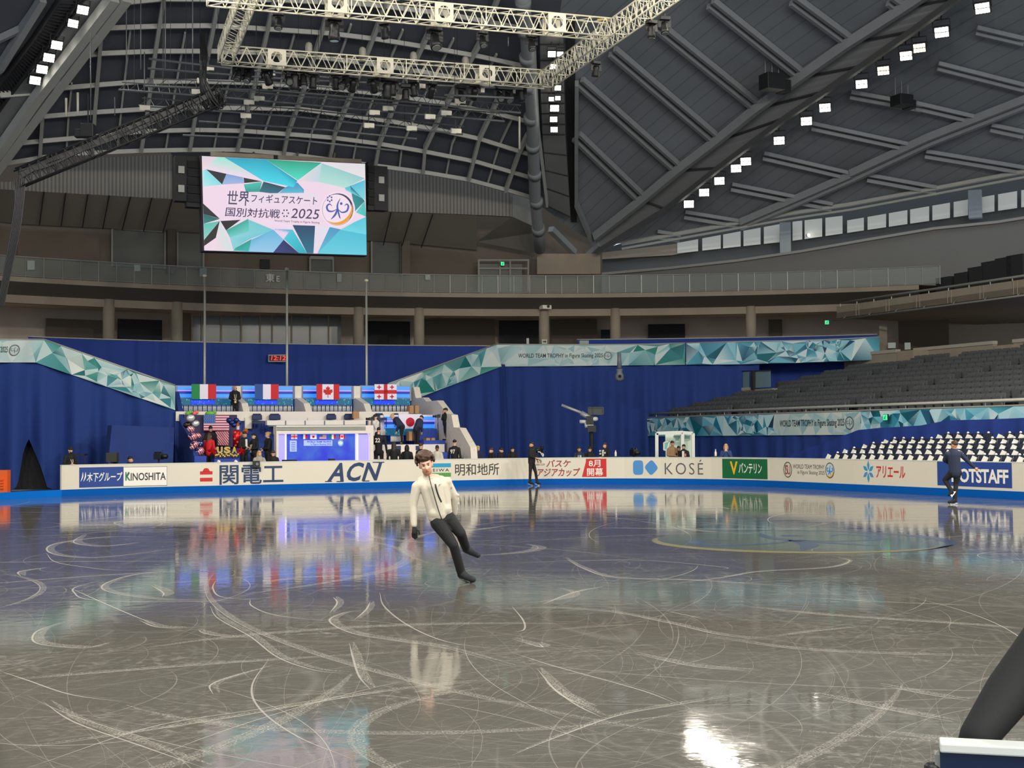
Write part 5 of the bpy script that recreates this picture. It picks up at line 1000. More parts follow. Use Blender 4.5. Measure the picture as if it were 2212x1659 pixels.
for x0, x1 in ((504, 519), (636, 650), (763, 777)):
    m = MB(); v0, v1, z0, z1 = kr(x0, 834, x1, 862, UB_ - .1); m.box(W((v0 + v1) / 2, UB_ - .05, (z0 + z1) / 2), (v1 - v0, .3, z1 - z0), TH); zt = z0 + .1
    P = [(UB_, zt), (UD + .5, ZD + .75), (UD - .2, ZD + .05), (UD - .2, ZD - .35), (UB_, ZD - .35)]; vm = (v0 + v1) / 2 + .02
    m.poly([W(vm - .14, u, z) for u, z in P], CR * .28); m.build('divider', WHT, parent=ST)
m = MB(); m.poly([W(6.45, *((lambda p: (vu(p)[1], p.z))(PV(x, y, 6.45)))) for x, y in ((890, 836), (893, 836), (898, 860), (913, 858.6), (921, 867.5), (944, 865), (966, 894), (975, 896), (980, 923), (992.5, 924.5), (1016, 966), (1018, 996))] + [W(6.45, 31.6, 0), W(6.45, 38.6, 0), W(6.45, 38.6, 4)], CR * .3); m.build('side_wall', speck('stucco_white', (222, 212, 196), (196, 184, 166), 5, 0), parent=ST)
m = MB(); m.poly([W(-4.75, u, z) for u, z in ((38.6, 0), (38.6, 4.1), (37.2, 4.0), (35.6, 2.6), (33.4, 1.9), (32.2, 0))], CR * .2); m.build('side_wall', BLUE, parent=ST)
# lower deck left and right of the booth
ZU = .55
m = MB(); m.box(W(-2.9, 34.3, ZU / 2), (3.6, 3.6, ZU), TH); m.box(W(-2.9, 35.3, ZU), (3.6, 1.6, .5), TH); m.build('lower_deck', MATS['deck_blue'], parent=ST)
m = MB(); kb(m, 398, 896, 512, 966, 35.9, .12); m.build('back_panel', mt('patriotic_back', (58, 44, 84), .7), parent=ST)
a, b, z0, z1 = kr(829, 898, 943, 962, 35.6)
ZJ = PU(890, 960, 34.2).z
m = MB(); m.box(W(4.4, 34.7, ZJ / 2), (3.6, 1.9, ZJ), TH); m.build('lower_deck', WHT, parent=ST)
m = MB(); m.box(W(4.4, 33.2, .55), (3.8, 1.1, 1.1), TH); m.build('front_step', WHT, parent=ST)
m = MB(); m.box(W(5.75, 33.4, ZJ * .40), (1.1, 1.6, ZJ * .8), TH); m.box(W(5.8, 34.6, ZJ * .55), (1.0, 1.4, ZJ * 1.1), TH); m.box(W(5.8, 35.4, ZJ * .7), (1.0, 1.0, ZJ * 1.4), TH); m.build('blue_steps', mt('royal_blue', (30, 62, 160), .6), parent=ST)
m = MB(); [m.box(W(2.75 + .12 * k, 35.0 - .55 * k, (2.1 - .42 * k) / 2), (.5, .55, 2.1 - .42 * k), TH) for k in range(5)]; m.build('white_steps', WHT, parent=ST)
m = MB(); kb(m, 829, 896, 943, 900, 35.7, .15); kb(m, 822, 897, 833, 940, 35.75, .1); m.build('back_panel', WHT, parent=ST)
for y0, y1, mat in ((900, 907, LB), (907.5, 911, LV), (911.5, 916, LD), (916.5, 925, LB)): m = MB(); kb(m, 831, y0, 942, y1, 35.6, .08); m.build('led_strip', mat, parent=ST)
m = MB(); kb(m, 834, 926, 945, 940, 35.3, .08); m.build('glitter_band', TEAL, parent=ST)
m = MB(); a, b, z0, z1 = kr(845, 941, 870, 954, 34.9)
for i in range(9): m.lathe(W(a + (b - a) * i / 8, 34.9, z0), [(.03, 0), (.035, .06), (.03, .2), (.015, .27)], 6)
m.build('silver_fringe', SILV, parent=ST, smooth=True)
for x0, x1 in ((850, 866), (899, 910)): m = MB(); kb(m, x0, 963, x1, 972, 33.7, .08); m.build('navy_panel', mt('navy_panel', (30, 50, 96), .6), parent=ST)
# chairs seen on the upper deck
NC = mt('navy_chair', (28, 44, 86), .6)
for x0, x1, y0, y1, lab in ((543, 567, 896, 907, 'navy tub chair left of two behind the white parapet'), (580, 607, 896, 907, 'navy tub chair right of two behind the white parapet'), (704, 727, 896, 906, 'navy chair back in the middle of the white parapet'), (742, 766, 896, 906, 'navy chair back at the paper bag on the white parapet'), (808, 830, 895, 899, 'navy chair back left above the lit Japanese box'), (845, 863, 895, 899, 'navy chair back beside the Japanese flag')):
    a, b, z0, z1 = kr(x0, y0, x1, y1, 35.9); t = thing('chair', lab, 'chair', W((a + b) / 2, 35.9, z0 - .5), TH, 'navy chairs on the stand'); M = RF((a + b) / 2, 35.9, z0); m = MB(M); w_ = b - a
    m.box((0, 0, (z1 - z0) / 2), (w_ * .9, .1, z1 - z0), None); m.box((0, .02, z1 - z0 + .02), (w_ * .75, .08, .06)); m.build('backrest', NC, parent=t, bevel=.03); m = MB(M); m.box((0, -.2, -.12), (w_ * .9, .5, .1)); [m.tube((i * w_ * .4, -.2 + j * .2, -.5), (i * w_ * .4, -.2 + j * .2, -.1), .02) for i in (-1, 1) for j in (-1, 1)]; m.build('seat', NC, parent=t)
# white parapet and the interview booth in the middle
BT = thing('interview_booth', 'white framed interview booth with a glowing blue back wall between the team boxes', 'booth', W(vu(PU(702, 990, 32.6))[0], 32.6, 0), TH)
m = MB(); kb(m, 577, 908, 790, 918, 34.6, .3); m.build('parapet', WHT, parent=BT); m = MB(); kb(m, 580, 918, 788, 921, 34.5, .2); [kb(m, x, 908.5, x + 1.2, 917.5, 34.55, .04) for x in (617, 659, 701, 743)]; m.build('parapet_lines', mt('slate_line', (88, 104, 104), .6), parent=BT)
m = MB(); kb(m, 597, 919, 807, 937, 32.6, .5); kb(m, 597, 936, 602, 998, 32.6, .4); kb(m, 799, 936, 807, 998, 32.6, .4); m.build('frame', WHT, parent=BT)
m = MB(); [kb(m, 598, y, 790, y + 1, 32.56, .04) for y in (922, 925, 928)]; m.build('cornice_lines', MATS['slate_line'], parent=BT)
PUR = led('led_column', (150, 140, 240), .75)
for x0, x1 in ((602, 616), (774, 797)): m = MB(); kb(m, x0, 938, x1, 998, 32.7, .25); m.build('lit_column', PUR, parent=BT)
m = MB(); kb(m, 771, 937, 774, 998, 32.68, .25); kb(m, 797, 937, 799, 998, 32.68, .2); kb(m, 616, 937, 619, 998, 32.68, .2); m.build('column_edge', led('led_white', (230, 220, 250), .8), parent=BT)
SCRB = bpy.data.materials.new('booth_screen'); SCRB.use_nodes = True
def _sb():
    N = SCRB.node_tree.nodes; L = SCRB.node_tree.links; b = N['Principled BSDF']; tc = N.new('ShaderNodeTexCoord'); n = N.new('ShaderNodeTexNoise'); n.inputs['Scale'].default_value = 1.3; r = N.new('ShaderNodeValToRGB')
    r.color_ramp.elements[0].position = .35; r.color_ramp.elements[0].color = lin((34, 56, 232)) + (1,); r.color_ramp.elements[1].position = .65; r.color_ramp.elements[1].color = lin((66, 120, 226)) + (1,); L.new(tc.outputs['Object'], n.inputs['Vector']); L.new(n.outputs['Fac'], r.inputs[0]); L.new(r.outputs[0], b.inputs['Emission Color']); b.inputs['Emission Strength'].default_value = .85; b.inputs['Base Color'].default_value = (0, 0, 0, 1)
_sb()
m = MB(); kb(m, 619, 937, 771, 998, 32.95, .1); sc_ = m.build('lit_wall', SCRB, parent=BT)
PRB = colmat('booth_print', .5, emit=.55, keep=True)
def pf(U): return lambda x, y: PU(x, y, U)
def quad(mb, x0, y0, x1, y1, f, c): mb.add([f(x0, y1), f(x1, y1), f(x1, y0), f(x0, y0)], [(0, 1, 2, 3)], 0, [lin(c)] * 4)
def flag(mb, kind, x0, y0, x1, y1, U):
    f, g, h = pf(U), pf(U - .012), pf(U - .02); X = lambda t: x0 + (x1 - x0) * t; Y = lambda t: y0 + (y1 - y0) * t; RD, WH = (196, 28, 36), (226, 218, 232)
    tri = {'italy': ((10, 128, 66), WH, RD), 'france': ((34, 76, 140), WH, RD)}
    if kind in tri:
        for k, c in enumerate(tri[kind]): quad(mb, X(k / 3), y0, X((k + 1) / 3), y1, f, c)
    if kind == 'canada':
        quad(mb, x0, y0, x1, y1, f, WH); quad(mb, x0, y0, X(.25), y1, g, RD); quad(mb, X(.75), y0, x1, y1, g, RD)
        lf = [(0, .40), (.06, .28), (.13, .31), (.10, .10), (.19, .19), (.21, .14), (.31, .16), (.27, .05), (.33, .02), (.17, -.12), (.19, -.19), (.02, -.17), (.02, -.38)]; pts = lf + [(-a, b) for a, b in lf[::-1][:-1]]
        shape(mb, [(X(.5 + a * .68), Y(.5 - b)) for a, b in pts], g, 0, lin(RD))
    if kind == 'georgia':
        quad(mb, x0, y0, x1, y1, f, WH); quad(mb, X(.42), y0, X(.58), y1, g, RD); quad(mb, x0, Y(.38), x1, Y(.62), g, RD)
        for a in (.21, .79):
            for b in (.19, .81): quad(mb, X(a - .09), Y(b - .035), X(a + .09), Y(b + .035), h, RD); quad(mb, X(a - .025), Y(b - .13), X(a + .025), Y(b + .13), h, RD)
    if kind == 'japan': quad(mb, x0, y0, x1, y1, f, WH); shape(mb, disc(X(.5), Y(.5), (x1 - x0) * .19, (y1 - y0) * .285), g, 0, lin((178, 16, 48)))
    if kind == 'usa':
        for k in range(13): quad(mb, x0, Y(k / 13), x1, Y((k + 1) / 13), f, (150, 44, 66) if k % 2 == 0 else (222, 196, 206))
        quad(mb, x0, y0, X(.46), Y(7 / 13), g, (48, 84, 150))
        for r in range(5):
            for c in range(6): shape(mb, disc(X(.04 + .46 * c / 6.3 + (.02 if r % 2 else 0)), Y(.05 + .53 * r / 5.2), (x1 - x0) * .012, (y1 - y0) * .018, 6), h, 0, lin((190, 200, 220)))
m = MB()
for k, x0, x1 in (('georgia', 629, 642), ('france', 650.5, 664), ('japan', 670, 684), ('usa', 690, 705), ('italy', 712, 725.5), ('canada', 732, 745.5)): flag(m, k, x0, 938.5, x1, 948.5, 32.93)
m.build('flag_row', PRB, parent=BT)
m = MB(); quad(m, 656, 951, 718, 963, pf(32.93), (150, 170, 236)); letter(m, 'WORLD TEAM TROPHY', (663, 956.5, 716, 952), pf(32.92), .01, col=lin((50, 60, 120))); letter(m, 'in Figure Skating 2025', (671, 962.2, 716, 958), pf(32.92), .005, col=lin((50, 60, 120)))
quad(m, 626, 951.5, 641, 975.5, pf(32.93), (150, 170, 240)); [quad(m, 629, 955 + k * 4, 638, 956.5 + k * 4, pf(32.92), (90, 100, 170)) for k in range(5)]
shape(m, disc(735.5, 957, 6.5, 7), pf(32.93), 0, lin((150, 180, 190))); annulus(m, 735.5, 957, 5.2, 6.4, pf(32.92), 0, lin((90, 120, 160)), 20)
for pts, w_ in FIG[:3]: swoosh([(735.5 + p * 1.9, 957 - q * 2) for p, q in pts], .9, pf(32.91), 0, m, lin((230, 235, 240)))
m.build('wall_graphics', PRB, parent=BT)
m = MB(); kb(m, 613, 993, 642, 999, 32.2, .3); kb(m, 712, 991, 724, 998, 32.3, .2); m.build('bench', DARK2, parent=BT)
# flag boards
FLG = colmat('flag_print', .5, emit=.12, keep=True)  # flag print also glows faintly, though the boards are no lamps
for k, x0, x1, y0, y1, U, lab in (('italy', 414, 467, 830, 862, 37.5, 'Italian tricolour flag board on the leftmost team box'), ('france', 551, 602, 830, 862.5, 37.5, 'French tricolour flag board on the second team box'), ('canada', 684, 733, 830, 863, 37.5, 'Canadian maple leaf flag board on the third team box'), ('georgia', 809, 857, 830, 863, 37.5, 'Georgian flag board with red crosses on the fourth team box'), ('japan', 861.5, 911, 894.5, 929, 35.35, 'Japanese flag board with red disc on the lower right box'), ('usa', 440, 495, 896, 931, 35.7, 'American flag hung at the back of the lower left box')):
    a, b, z0, z1 = kr(x0, y0, x1, y1, U); t = thing('flag_board', lab, 'flag', W((a + b) / 2, U, z0), TH); m = MB(); kb(m, x0, y0, x1, y1, U + .02, .05); m.build('board', GREYS, parent=t); m = MB(); flag(m, k, x0, y0, x1, y1, U); m.build('print', FLG, parent=t)
# flagpoles
for x, yt, lab in ((441, 597, 'left flagpole, above the Italian flag'), (619, 582, 'middle flagpole, tallest, beside the red digital clock'), (791, 607, 'right flagpole, above the third divider')):
    p = PX(x + 1, 834, 62); q = PX(x - .5, yt, 62); q.x, q.y = p.x, p.y; p.z = 0; t = thing('flagpole', 'tall pale ' + lab, 'flagpole', p, 0, 'flagpoles'); m = MB(); m.tube(p, q, .075, .05, 10); m.build('pole', PIPE, parent=t, smooth=True); m = MB(); m.lathe(q, [(.06, -.04), (.1, 0), (.1, .05), (.05, .09)], 10); m.build('truck', mt('cream_cap', (214, 206, 170), .5), parent=t, smooth=True)
# clock
CU = PR(598, 790, 47.0); t = thing('clock', 'red digital clock reading 12:12 on the navy curtain', 'clock', CU, TH); f = lambda x, y, o=0: PX(x, y, CU.y - o)
m = MB(); a, b = f(580, 782), f(619, 766); m.box((a + b) / 2, (b.x - a.x, .12, b.z - a.z), 0); m.build('case', mt('clock_case', (176, 168, 152), .5), parent=t)
m = MB(); a, b = f(582, 779.5, .1), f(618, 768, .1); m.box((a + b) / 2, (b.x - a.x, .02, b.z - a.z), 0); m.build('face', mt('clock_face', (40, 6, 6), .3), parent=t)
m = MB(); letter(m, '12:12', (585.5, 778.3, 617, 768.7), lambda x, y: f(x, y, .13), .02, .1); m.build('digits', led('red_led', (255, 50, 50), 1.2), parent=t)
# exit signs, hall lettering, notices on the glass
EX = led('exit_green', (70, 235, 150), .9)
for p, rz, lab in ((PR(1085, 574, 56.1), TH, 'green lit exit sign over the doors behind the upper railing'), (PR(1786, 701, 53.5), TH - .5, 'green lit exit sign in the dark gallery at right'), (PV(1914, 908, VB - .3), TH - math.pi / 2, 'green lit exit sign in front of the long blue banner')):
    t = thing('exit_sign', lab, 'exit sign', p, rz, 'exit signs'); M = WM[t]; m = MB(M); m.box((0, 0, .12), (.26, .06, .26)); m.build('case', BLK, parent=t); m = MB(M); m.box((0, -.04, .12), (.22, .02, .22)); m.build('lit_face', EX, parent=t); m = MB(M); m.ell((.04, -.055, .19), .02, 8, 5); m.bar((.03, -.055, .16), (-.01, -.055, .1), .03); m.bar((-.01, -.055, .1), (.03, -.055, .04), .02); m.bar((-.01, -.055, .1), (-.06, -.055, .06), .02); m.build('running_figure', mt('exit_dark', (10, 110, 60), .5), parent=t)
t = thing('hall_sign', 'pale lettering 東E on the glass railing left of the middle flagpole', 'sign', PR(590, 610, 49.9), TH); m = MB(); letter(m, '東', (574, 609, 593, 591), lambda x, y: PR(x, y, 49.9), .015); letter(m, 'E', (597, 608.5, 604.5, 596), lambda x, y: PR(x, y, 49.9), .02); m.build('lettering', mt('pale_letters', (196, 196, 186), .6), parent=t)
for x, y, w_, h_, lab in ((67, 573, 16, 20, 'grey notice on the far left glass of the upper railing'), (297, 579, 13, 14, 'pale notice on the upper railing under the large shutter'), (439, 588, 15, 18, 'grey notice behind the tip of the left flagpole'), (733, 600, 10, 18, 'grey notice on the railing right of the tall flagpole'), (924, 599, 11, 11, 'white notice on the railing right of the screen')):
    t = thing('notice', lab, 'notice', PR(x, y + h_ / 2, 49.95), TH, 'notices on the upper railing'); m = MB(); m.add([PR(x + i * w_ / 2, y + j * h_ / 2, r) for r in (49.93, 49.97) for i, j in ((-1, 1), (1, 1), (1, -1), (-1, -1))], [(0, 1, 2, 3), (7, 6, 5, 4), (0, 4, 5, 1), (1, 5, 6, 2), (2, 6, 7, 3), (3, 7, 4, 0)]); m.build('sheet', mt('notice_sheet', (150, 158, 152), .6), parent=t)
p = PR(1178, 664, 51.1); t = thing('camera_housing', 'white camera housing on the head of a gallery column', 'security camera', p, TH); M = WM[t]; m = MB(M); m.box((0, 0, 0), (.55, .5, .22)); m.build('case', WL, parent=t, bevel=.02); m = MB(M); m.tube((.05, -.26, .03), (.05, -.32, .03), .08); m.build('lens', BLK, parent=t)
p = PR(1176, 738, 51.2); t = thing('notice', 'white paper with a right pointing arrow taped on a gallery column', 'notice', p - Z1 * .1, TH); M = WM[t]; m = MB(M); m.box((0, 0, .1), (.34, .02, .26)); m.build('sheet', MATS['paper'], parent=t); m = MB(M); m.bar((-.1, -.015, .1), (.06, -.015, .1), .02, .05); m.add([(.03, -.02, .17), (.12, -.02, .1), (.03, -.02, .03)], [(0, 1, 2)]); m.build('arrow', BLK, parent=t)
p = PR(1140, 744, 50); t = thing('notice_board', 'narrow white standing notice in the gallery doorway', 'notice', p - Z1 * .3, TH + .2); M = WM[t]; m = MB(M); m.box((0, 0, .35), (.16, .03, .6)); m.build('sheet', MATS['paper'], parent=t); m = MB(M); m.bar((0, .03, -.3), (0, .03, .3), .03); m.build('stand', BLK, parent=t)
p = PR(1261, 740, 47.6); tag(MB().box(p, (.5, .3, .2), TH - .3).build('box', MATS['notice_sheet']), 'pale box on top of the blue curtain rail at right', 'box')
for p, lab in ((PR(1747, 508, 58.2), 'small bright lamp behind the high window band at right'), (PR(2113, 593, 54), 'small bright lamp above the gallery front at far right')):
    t = thing('wall_lamp', lab, 'lamp', p, TH); m = MB(); m.ell(p, .1, 10, 6); m.build('bulb', MATS['lamp_white'], parent=t, smooth=True); m = MB(WM[t]); m.box((0, .1, 0), (.14, .1, .14)); m.build('fitting', BLK, parent=t)
# camera crane in front of the curtain, its monitor hood and draped base
cb = PX(1277, 930, 63); cb.z = 0; t = thing('camera_crane', 'grey camera crane with a raised arm and white counterweights before the blue curtain', 'camera crane', cb); D = 62.6; GM = mt('crane_grey', (170, 172, 176), .4, .3)
m = MB(); m.tube(PX(1213, 875, D), PX(1266, 896, D), .07, n=8); m.tube(PX(1255, 892, D), PX(1279, 906, D), .12, n=8); m.build('arm', GM, parent=t, smooth=True)
for a, b, r in (((1252, 911), (1270, 911), .09), ((1263, 919), (1282, 918), .13)): m = MB(); m.tube(PX(*a, D), PX(*b, D), r, n=10); m.build('counterweight', mt('crane_white', (206, 206, 204), .4), parent=t, smooth=True)
m = MB(); m.tube(V((cb.x, D + .1, 0)), PX(1277, 905, D + .1), .09); m.box(PX(1274, 908, D), (.35, .3, .4)); m.box(PX(1278, 926, D), (.4, .3, .3)); m.build('column', BLK, parent=t)
m = MB(); m.lathe(PX(1284, 910, D), [(.1, 0), (.17, .05), (.17, .16), (.12, .2)], 10); m.build('head', MATS['crane_white'], parent=t, smooth=True)
m = MB(); a, b = PX(1271, 895, D + .3), PX(1303, 880, D + .3); [m.bar(*q, .045) for q in ((a, V((b.x, a.y, a.z))), (V((a.x, a.y, b.z)), b), (a, V((a.x, a.y, b.z))), (V((b.x, a.y, a.z)), b), (V((a.x + .22, a.y, a.z)), V((a.x + .22, a.y, b.z))))]; m.box((a + b) / 2 + V((0, .08, 0)), (b.x - a.x, .1, b.z - a.z), 0); m.build('monitor_hood', mt('hood_grey', (70, 76, 70), .6), parent=t)
a = PX(1338, 800, 68); t = thing('pan_camera', 'grey remote camera hung under the right facet banner', 'camera', a); m = MB(); m.tube(a + Z1 * .9, a + Z1 * .1, .09, .12); m.lathe(a - Z1 * .55, [(.12, 0), (.22, .1), (.22, .3), (.14, .45), (.16, .62)], 12); m.build('body', mt('cam_grey', (120, 124, 128), .5), parent=t, smooth=True); m = MB(); m.tube(a + V((0, -.22, -.3)), a + V((0, -.3, -.32)), .08); m.build('lens', BLK, parent=t)
# white hut with open door frames behind the boards
HU = PX(1455, 945, 60); t = thing('white_hut', 'small white framed cabin with angled windows standing behind the boards', 'cabin', V((HU.x, 60, 0)), .05)
h = lambda x, y, o=0: PX(x, y, 59.5 + o)
m = MB(); FR_ = .10
for a, b in (((1418.5, 998), (1418.5, 936)), ((1418, 936), (1475, 934)), ((1474, 934), (1474, 998)), ((1475, 934.5), (1496, 936)), ((1497, 936), (1497, 998))): p, q = h(*a), h(*b); p.z = 0 if a[1] > 990 else p.z; q.z = 0 if b[1] > 990 else q.z; m.bar(p, q, .14, .14)
m.build('frame', mt('hut_white', (222, 226, 214), .5), parent=t)
HW = mt('hut_inside', (206, 222, 200), .6, emit=.18)
m = MB(); m.add([h(1437, 938, .9), h(1473, 937, .9), h(1473, 998, .9), h(1438, 998, .9)], [(0, 1, 2, 3)]); m.add([h(1475, 937, .5), h(1496, 938, .5), h(1496, 998, .5), h(1475, 998, .5)], [(0, 1, 2, 3)]); m.build('walls', HW, parent=t)
for Q in (((1456, 941), (1471, 940), (1467, 953), (1458, 954)), ((1479, 940), (1491, 940), (1490, 949), (1476, 951)), ((1434, 956), (1446, 953), (1441, 972), (1434, 972))):
    P = [h(x, y, .45) for x, y in Q]; m = MB(); [m.bar(P[i], P[(i + 1) % 4], .06) for i in range(4)]; m.build('window_frame', MATS['hut_white'], parent=t); m = MB(); m.poly(P, (0, .02, 0)); m.build('pane', mt('hut_pane', (120, 176, 160), .3, emit=.1), parent=t)
# blue covered crate at the left, dark table and small things on the boards
m = MB(); a, b, z0, z1 = kr(228, 918, 372, 1000, 33.6); m.poly([W(a, 33.6, 0), W(b, 33.6, 0), W(b + .1, 33.7, z1 * .96), W(a + .25, 33.7, z1)], AX * 1.2); tag(m.build('covered_crate', mt('cover_blue', (30, 54, 118), .85, noise=(2, .15), bump=.3)), 'large box under a dark blue cloth before the left curtain', 'covered box')
m = MB(); m.box(PX(-2, 1046, 47.6), (.7, .3, 1.0)); [m.box(PX(4, 1036 + k * 6, 47.4), (.1, .1, .06)) for k in range(4)]; tag(m.build('barrier', mt('orange_barrier', (236, 96, 24), .5)), 'orange plastic barrier cut by the left edge of the picture', 'barrier')
# ================================================================ people
BLOBS = []
def blob(name, parts, mat, parent, vox=.018, sm=5):
    """overlapping round forms fused into one continuous surface; coordinates are the parent's own"""
    m = MB()
    for q in parts:
        if q[0] == 'c': m.cap(V(q[1]), V(q[2]), q[3], q[4], 12)
        elif q[0] == 'e': m.ell(q[1], q[2], 14, 9, q[3] if len(q) > 3 else None)
        elif q[0] == 'b': m.box(q[1], q[2], q[3] if len(q) > 3 else None)
    me = bpy.data.meshes.new(name); me.from_pydata(m.v, [], m.f); me.materials.append(mat); o = bpy.data.objects.new(name, me); COL.objects.link(o); o.parent = parent; WM[o] = WM[parent]
    r = o.modifiers.new('r', 'REMESH'); r.mode = 'VOXEL'; r.voxel_size = vox; s = o.modifiers.new('s', 'SMOOTH'); s.iterations = sm; s.factor = .5; BLOBS.append(o); return o
SKIN = {k: mt('skin_' + k, c, .5, noise=(30, .05)) for k, c in (('fair', (222, 170, 142)), ('tan', (196, 140, 108)), ('east', (214, 166, 134)), ('brown', (140, 92, 66)))}
def cl(name, c, r=.8): return mt('cloth_' + name, c, r, noise=(18, .08))
CLOTH = {k: cl(k, c) for k, c in dict(black=(17, 17, 19), navy=(34, 42, 66), charcoal=(44, 44, 48), red=(206, 24, 34), white=(226, 218, 208), grey=(158, 150, 138), camo=(150, 118, 84), cream=(200, 191, 172), blue=(40, 60, 110), denim=(50, 60, 90), offblack=(32, 34, 38), green=(36, 52, 48)).items()}
HAIR = {k: mt('hair_' + k, c, .6, noise=(40, .25)) for k, c in dict(black=(24, 20, 19), brown=(66, 42, 28), blond=(198, 160, 104), dark=(44, 32, 27), grey=(130, 122, 112)).items()}
def hand(parts, w, d, side, s=1, curl=.5):
    d = V(d).normalized(); x = V((side, 0, 0)); x = (x - d * x.dot(d)).normalized(); n = d.cross(x); q = w + d * .05 * s; parts.append(('e', q, (.032 * s, .032 * s, .032 * s))); parts.append(('c', w, w + d * .075 * s, .024 * s, .032 * s))
    for k in range(4):
        o = x * ((k - 1.5) * .019 * s); L_ = (.062, .072, .068, .052)[k] * s; a = w + d * .08 * s + o; b = a + (d + n * curl * .5).normalized() * L_ * .55; parts.append(('c', a, b, .0105 * s, .010 * s)); parts.append(('c', b, b + (d + n * curl).normalized() * L_ * .5, .010 * s, .008 * s))
    a = w + d * .03 * s - x * .028 * s; parts.append(('c', a, a + (d * .8 - x * .7).normalized() * .05 * s, .012 * s, .010 * s)); a2 = a + (d * .8 - x * .7).normalized() * .05 * s; parts.append(('c', a2, a2 + d * .03 * s, .010 * s, .009 * s))
def figure(lab, J, head, M, skin='fair', hair=('black', 'short'), top='black', bottom='black', shoes='black', skates=False, vox=.018, grp=None, build=1.0, extras=(), gloves=None, hs=1.0, face=V((0, -1, 0)), fat=1.0, tend=(1, .15), skip=False):
    """J: joints in the figure's own space (metres): neck, shL shR elL elR wrL wrR hpL hpR knL knR anL anR toL toR; head: centre of the skull"""
    t = thing('person', lab, 'person', M.to_translation(), M.to_3x3().to_4x4(), grp)
    j = {k: V(v) for k, v in J.items()}; h = V(head); f = V(face).normalized(); up = (h - j['neck']).normalized(); side = f.cross(up).normalized(); f = up.cross(side) * 1; s = hs
    R = Matrix((side, -f, up)).transposed(); P = lambda a, b, c: h + R @ V((a, b, c)) * s       # head frame: x to the figure's left/right, -y forwards
    hd = [('e', P(0, .01, .02), (.074 * s, .094 * s, .105 * s), R), ('e', P(0, -.02, -.045), (.058 * s, .07 * s, .075 * s), R), ('e', P(0, -.055, -.085), (.034 * s, .03 * s, .026 * s), R), ('c', P(0, -.085, .012), P(0, -.108, -.028), .011 * s, .016 * s), ('e', P(.03, -.07, -.022), .026 * s), ('e', P(-.03, -.07, -.022), .026 * s), ('e', P(0, -.082, .03), (.05 * s, .014 * s, .012 * s), R), ('e', P(.076, .015, -.01), (.012 * s, .022 * s, .034 * s), R), ('e', P(-.076, .015, -.01), (.012 * s, .022 * s, .034 * s), R), ('e', P(0, -.084, -.058), (.024 * s, .012 * s, .012 * s), R)]
    body = hd + [('c', j['neck'] - up * .03, h - up * .06 * s, .056, .052)]
    mid = (j['hpL'] + j['hpR']) / 2; ch = (j['shL'] + j['shR']) / 2; b = build
    thin = .55 if skip else 1; body += [('c', ch * .75 + mid * .25, mid, .11 * b * thin, .11 * b * thin), ('c', j['shL'], j['shR'], .05 * thin, .05 * thin), ('c', ch, j['neck'], .07, .055)]
    for k in 'LR':
        body += [('c', j['sh' + k], j['el' + k], .042 * thin, .034), ('c', j['el' + k], j['wr' + k], .034, .024), ('c', j['hp' + k], j['kn' + k], .07 * thin, .045), ('c', j['kn' + k], j['an' + k].lerp(j['kn' + k], .25 if skates else 0), .045, .030), *([] if skates else [('c', j['an' + k], j['to' + k], .030, .022)]), ('c', mid, j['hp' + k], .09 * thin, .08 * thin)]
        if not gloves: hand(body, j['wr' + k], j['wr' + k] - j['el' + k], 1 if k == 'L' else -1)
    bo = blob('body', body, SKIN[skin], t, min(vox, .014))
    tp = [('c', ch + (ch - mid).normalized() * -.02, ch.lerp(mid, tend[0]), .165 * b, tend[1] * b), ('c', j['shL'] * .8 + ch * .2, ch * .6 + mid * .4, .075 * b, .13 * b), ('c', j['shR'] * .8 + ch * .2, ch * .6 + mid * .4, .075 * b, .13 * b), ('c', j['shL'], j['shR'], .072 * b, .072 * b), ('c', ch, j['neck'], .10 * b, .066)]
    tr = [('c', mid + (ch - mid) * .12, mid, .14 * b * fat, .13 * b * fat)]; sh = []
    for k in 'LR':
        e_ = j['wr' + k] + (j['el' + k] - j['wr' + k]) * .06; tp += [('c', j['sh' + k], j['el' + k], .068 * b, .054 * b), ('c', j['el' + k], e_, .054 * b, .040 * b)]
        tr += [('c', mid, j['hp' + k], .12 * b, .11 * b), ('c', j['hp' + k], j['kn' + k], .10 * b * fat, .066 * b), ('c', j['kn' + k], j['an' + k] + (j['kn' + k] - j['an' + k]) * .08, .064 * b, .054 * b)]
        d = (j['to' + k] - j['an' + k]); heel = j['an' + k] + (j['an' + k] - j['kn' + k]).normalized() * .05 - d.normalized() * .02; sp_ = [('c', heel, j['to' + k], .042, .034)]
        if skates: sp_ += [('c', j['an' + k] + (j['kn' + k] - j['an' + k]).normalized() * .17, j['an' + k] + (j['to' + k] - j['an' + k]) * .05, .056, .05), ('c', heel, j['to' + k], .052, .042), ('c', j['an' + k], (heel + j['to' + k]) / 2, .055, .05)]
        sh.append(sp_)
        if skates:
            sole = (j['kn' + k] - j['an' + k]).normalized(); dn = (d.normalized().cross(d.normalized().cross(sole))).normalized(); dn = dn if dn.dot(sole) < 0 else -dn; a, c = heel + dn * .085 - d.normalized() * .03, j['to' + k] + dn * .085 + d.normalized() * .03
            mm = MB(WM[t]); mm.bar(a, c, .006, .02, dn); [mm.bar(a.lerp(c, q) , a.lerp(c, q) - dn * .06, .02, .03, d) for q in (.18, .78)]; o = mm.build('skate_blade', mt('blade_steel', (210, 210, 205), .2, .9), parent=t)
    if not skip: blob('jacket', tp, CLOTH[top], t, vox); blob('trousers', tr, CLOTH[bottom], t, vox)
    for q in sh: blob('boot' if skates else 'shoe', q, CLOTH[shoes], t, vox * .8)
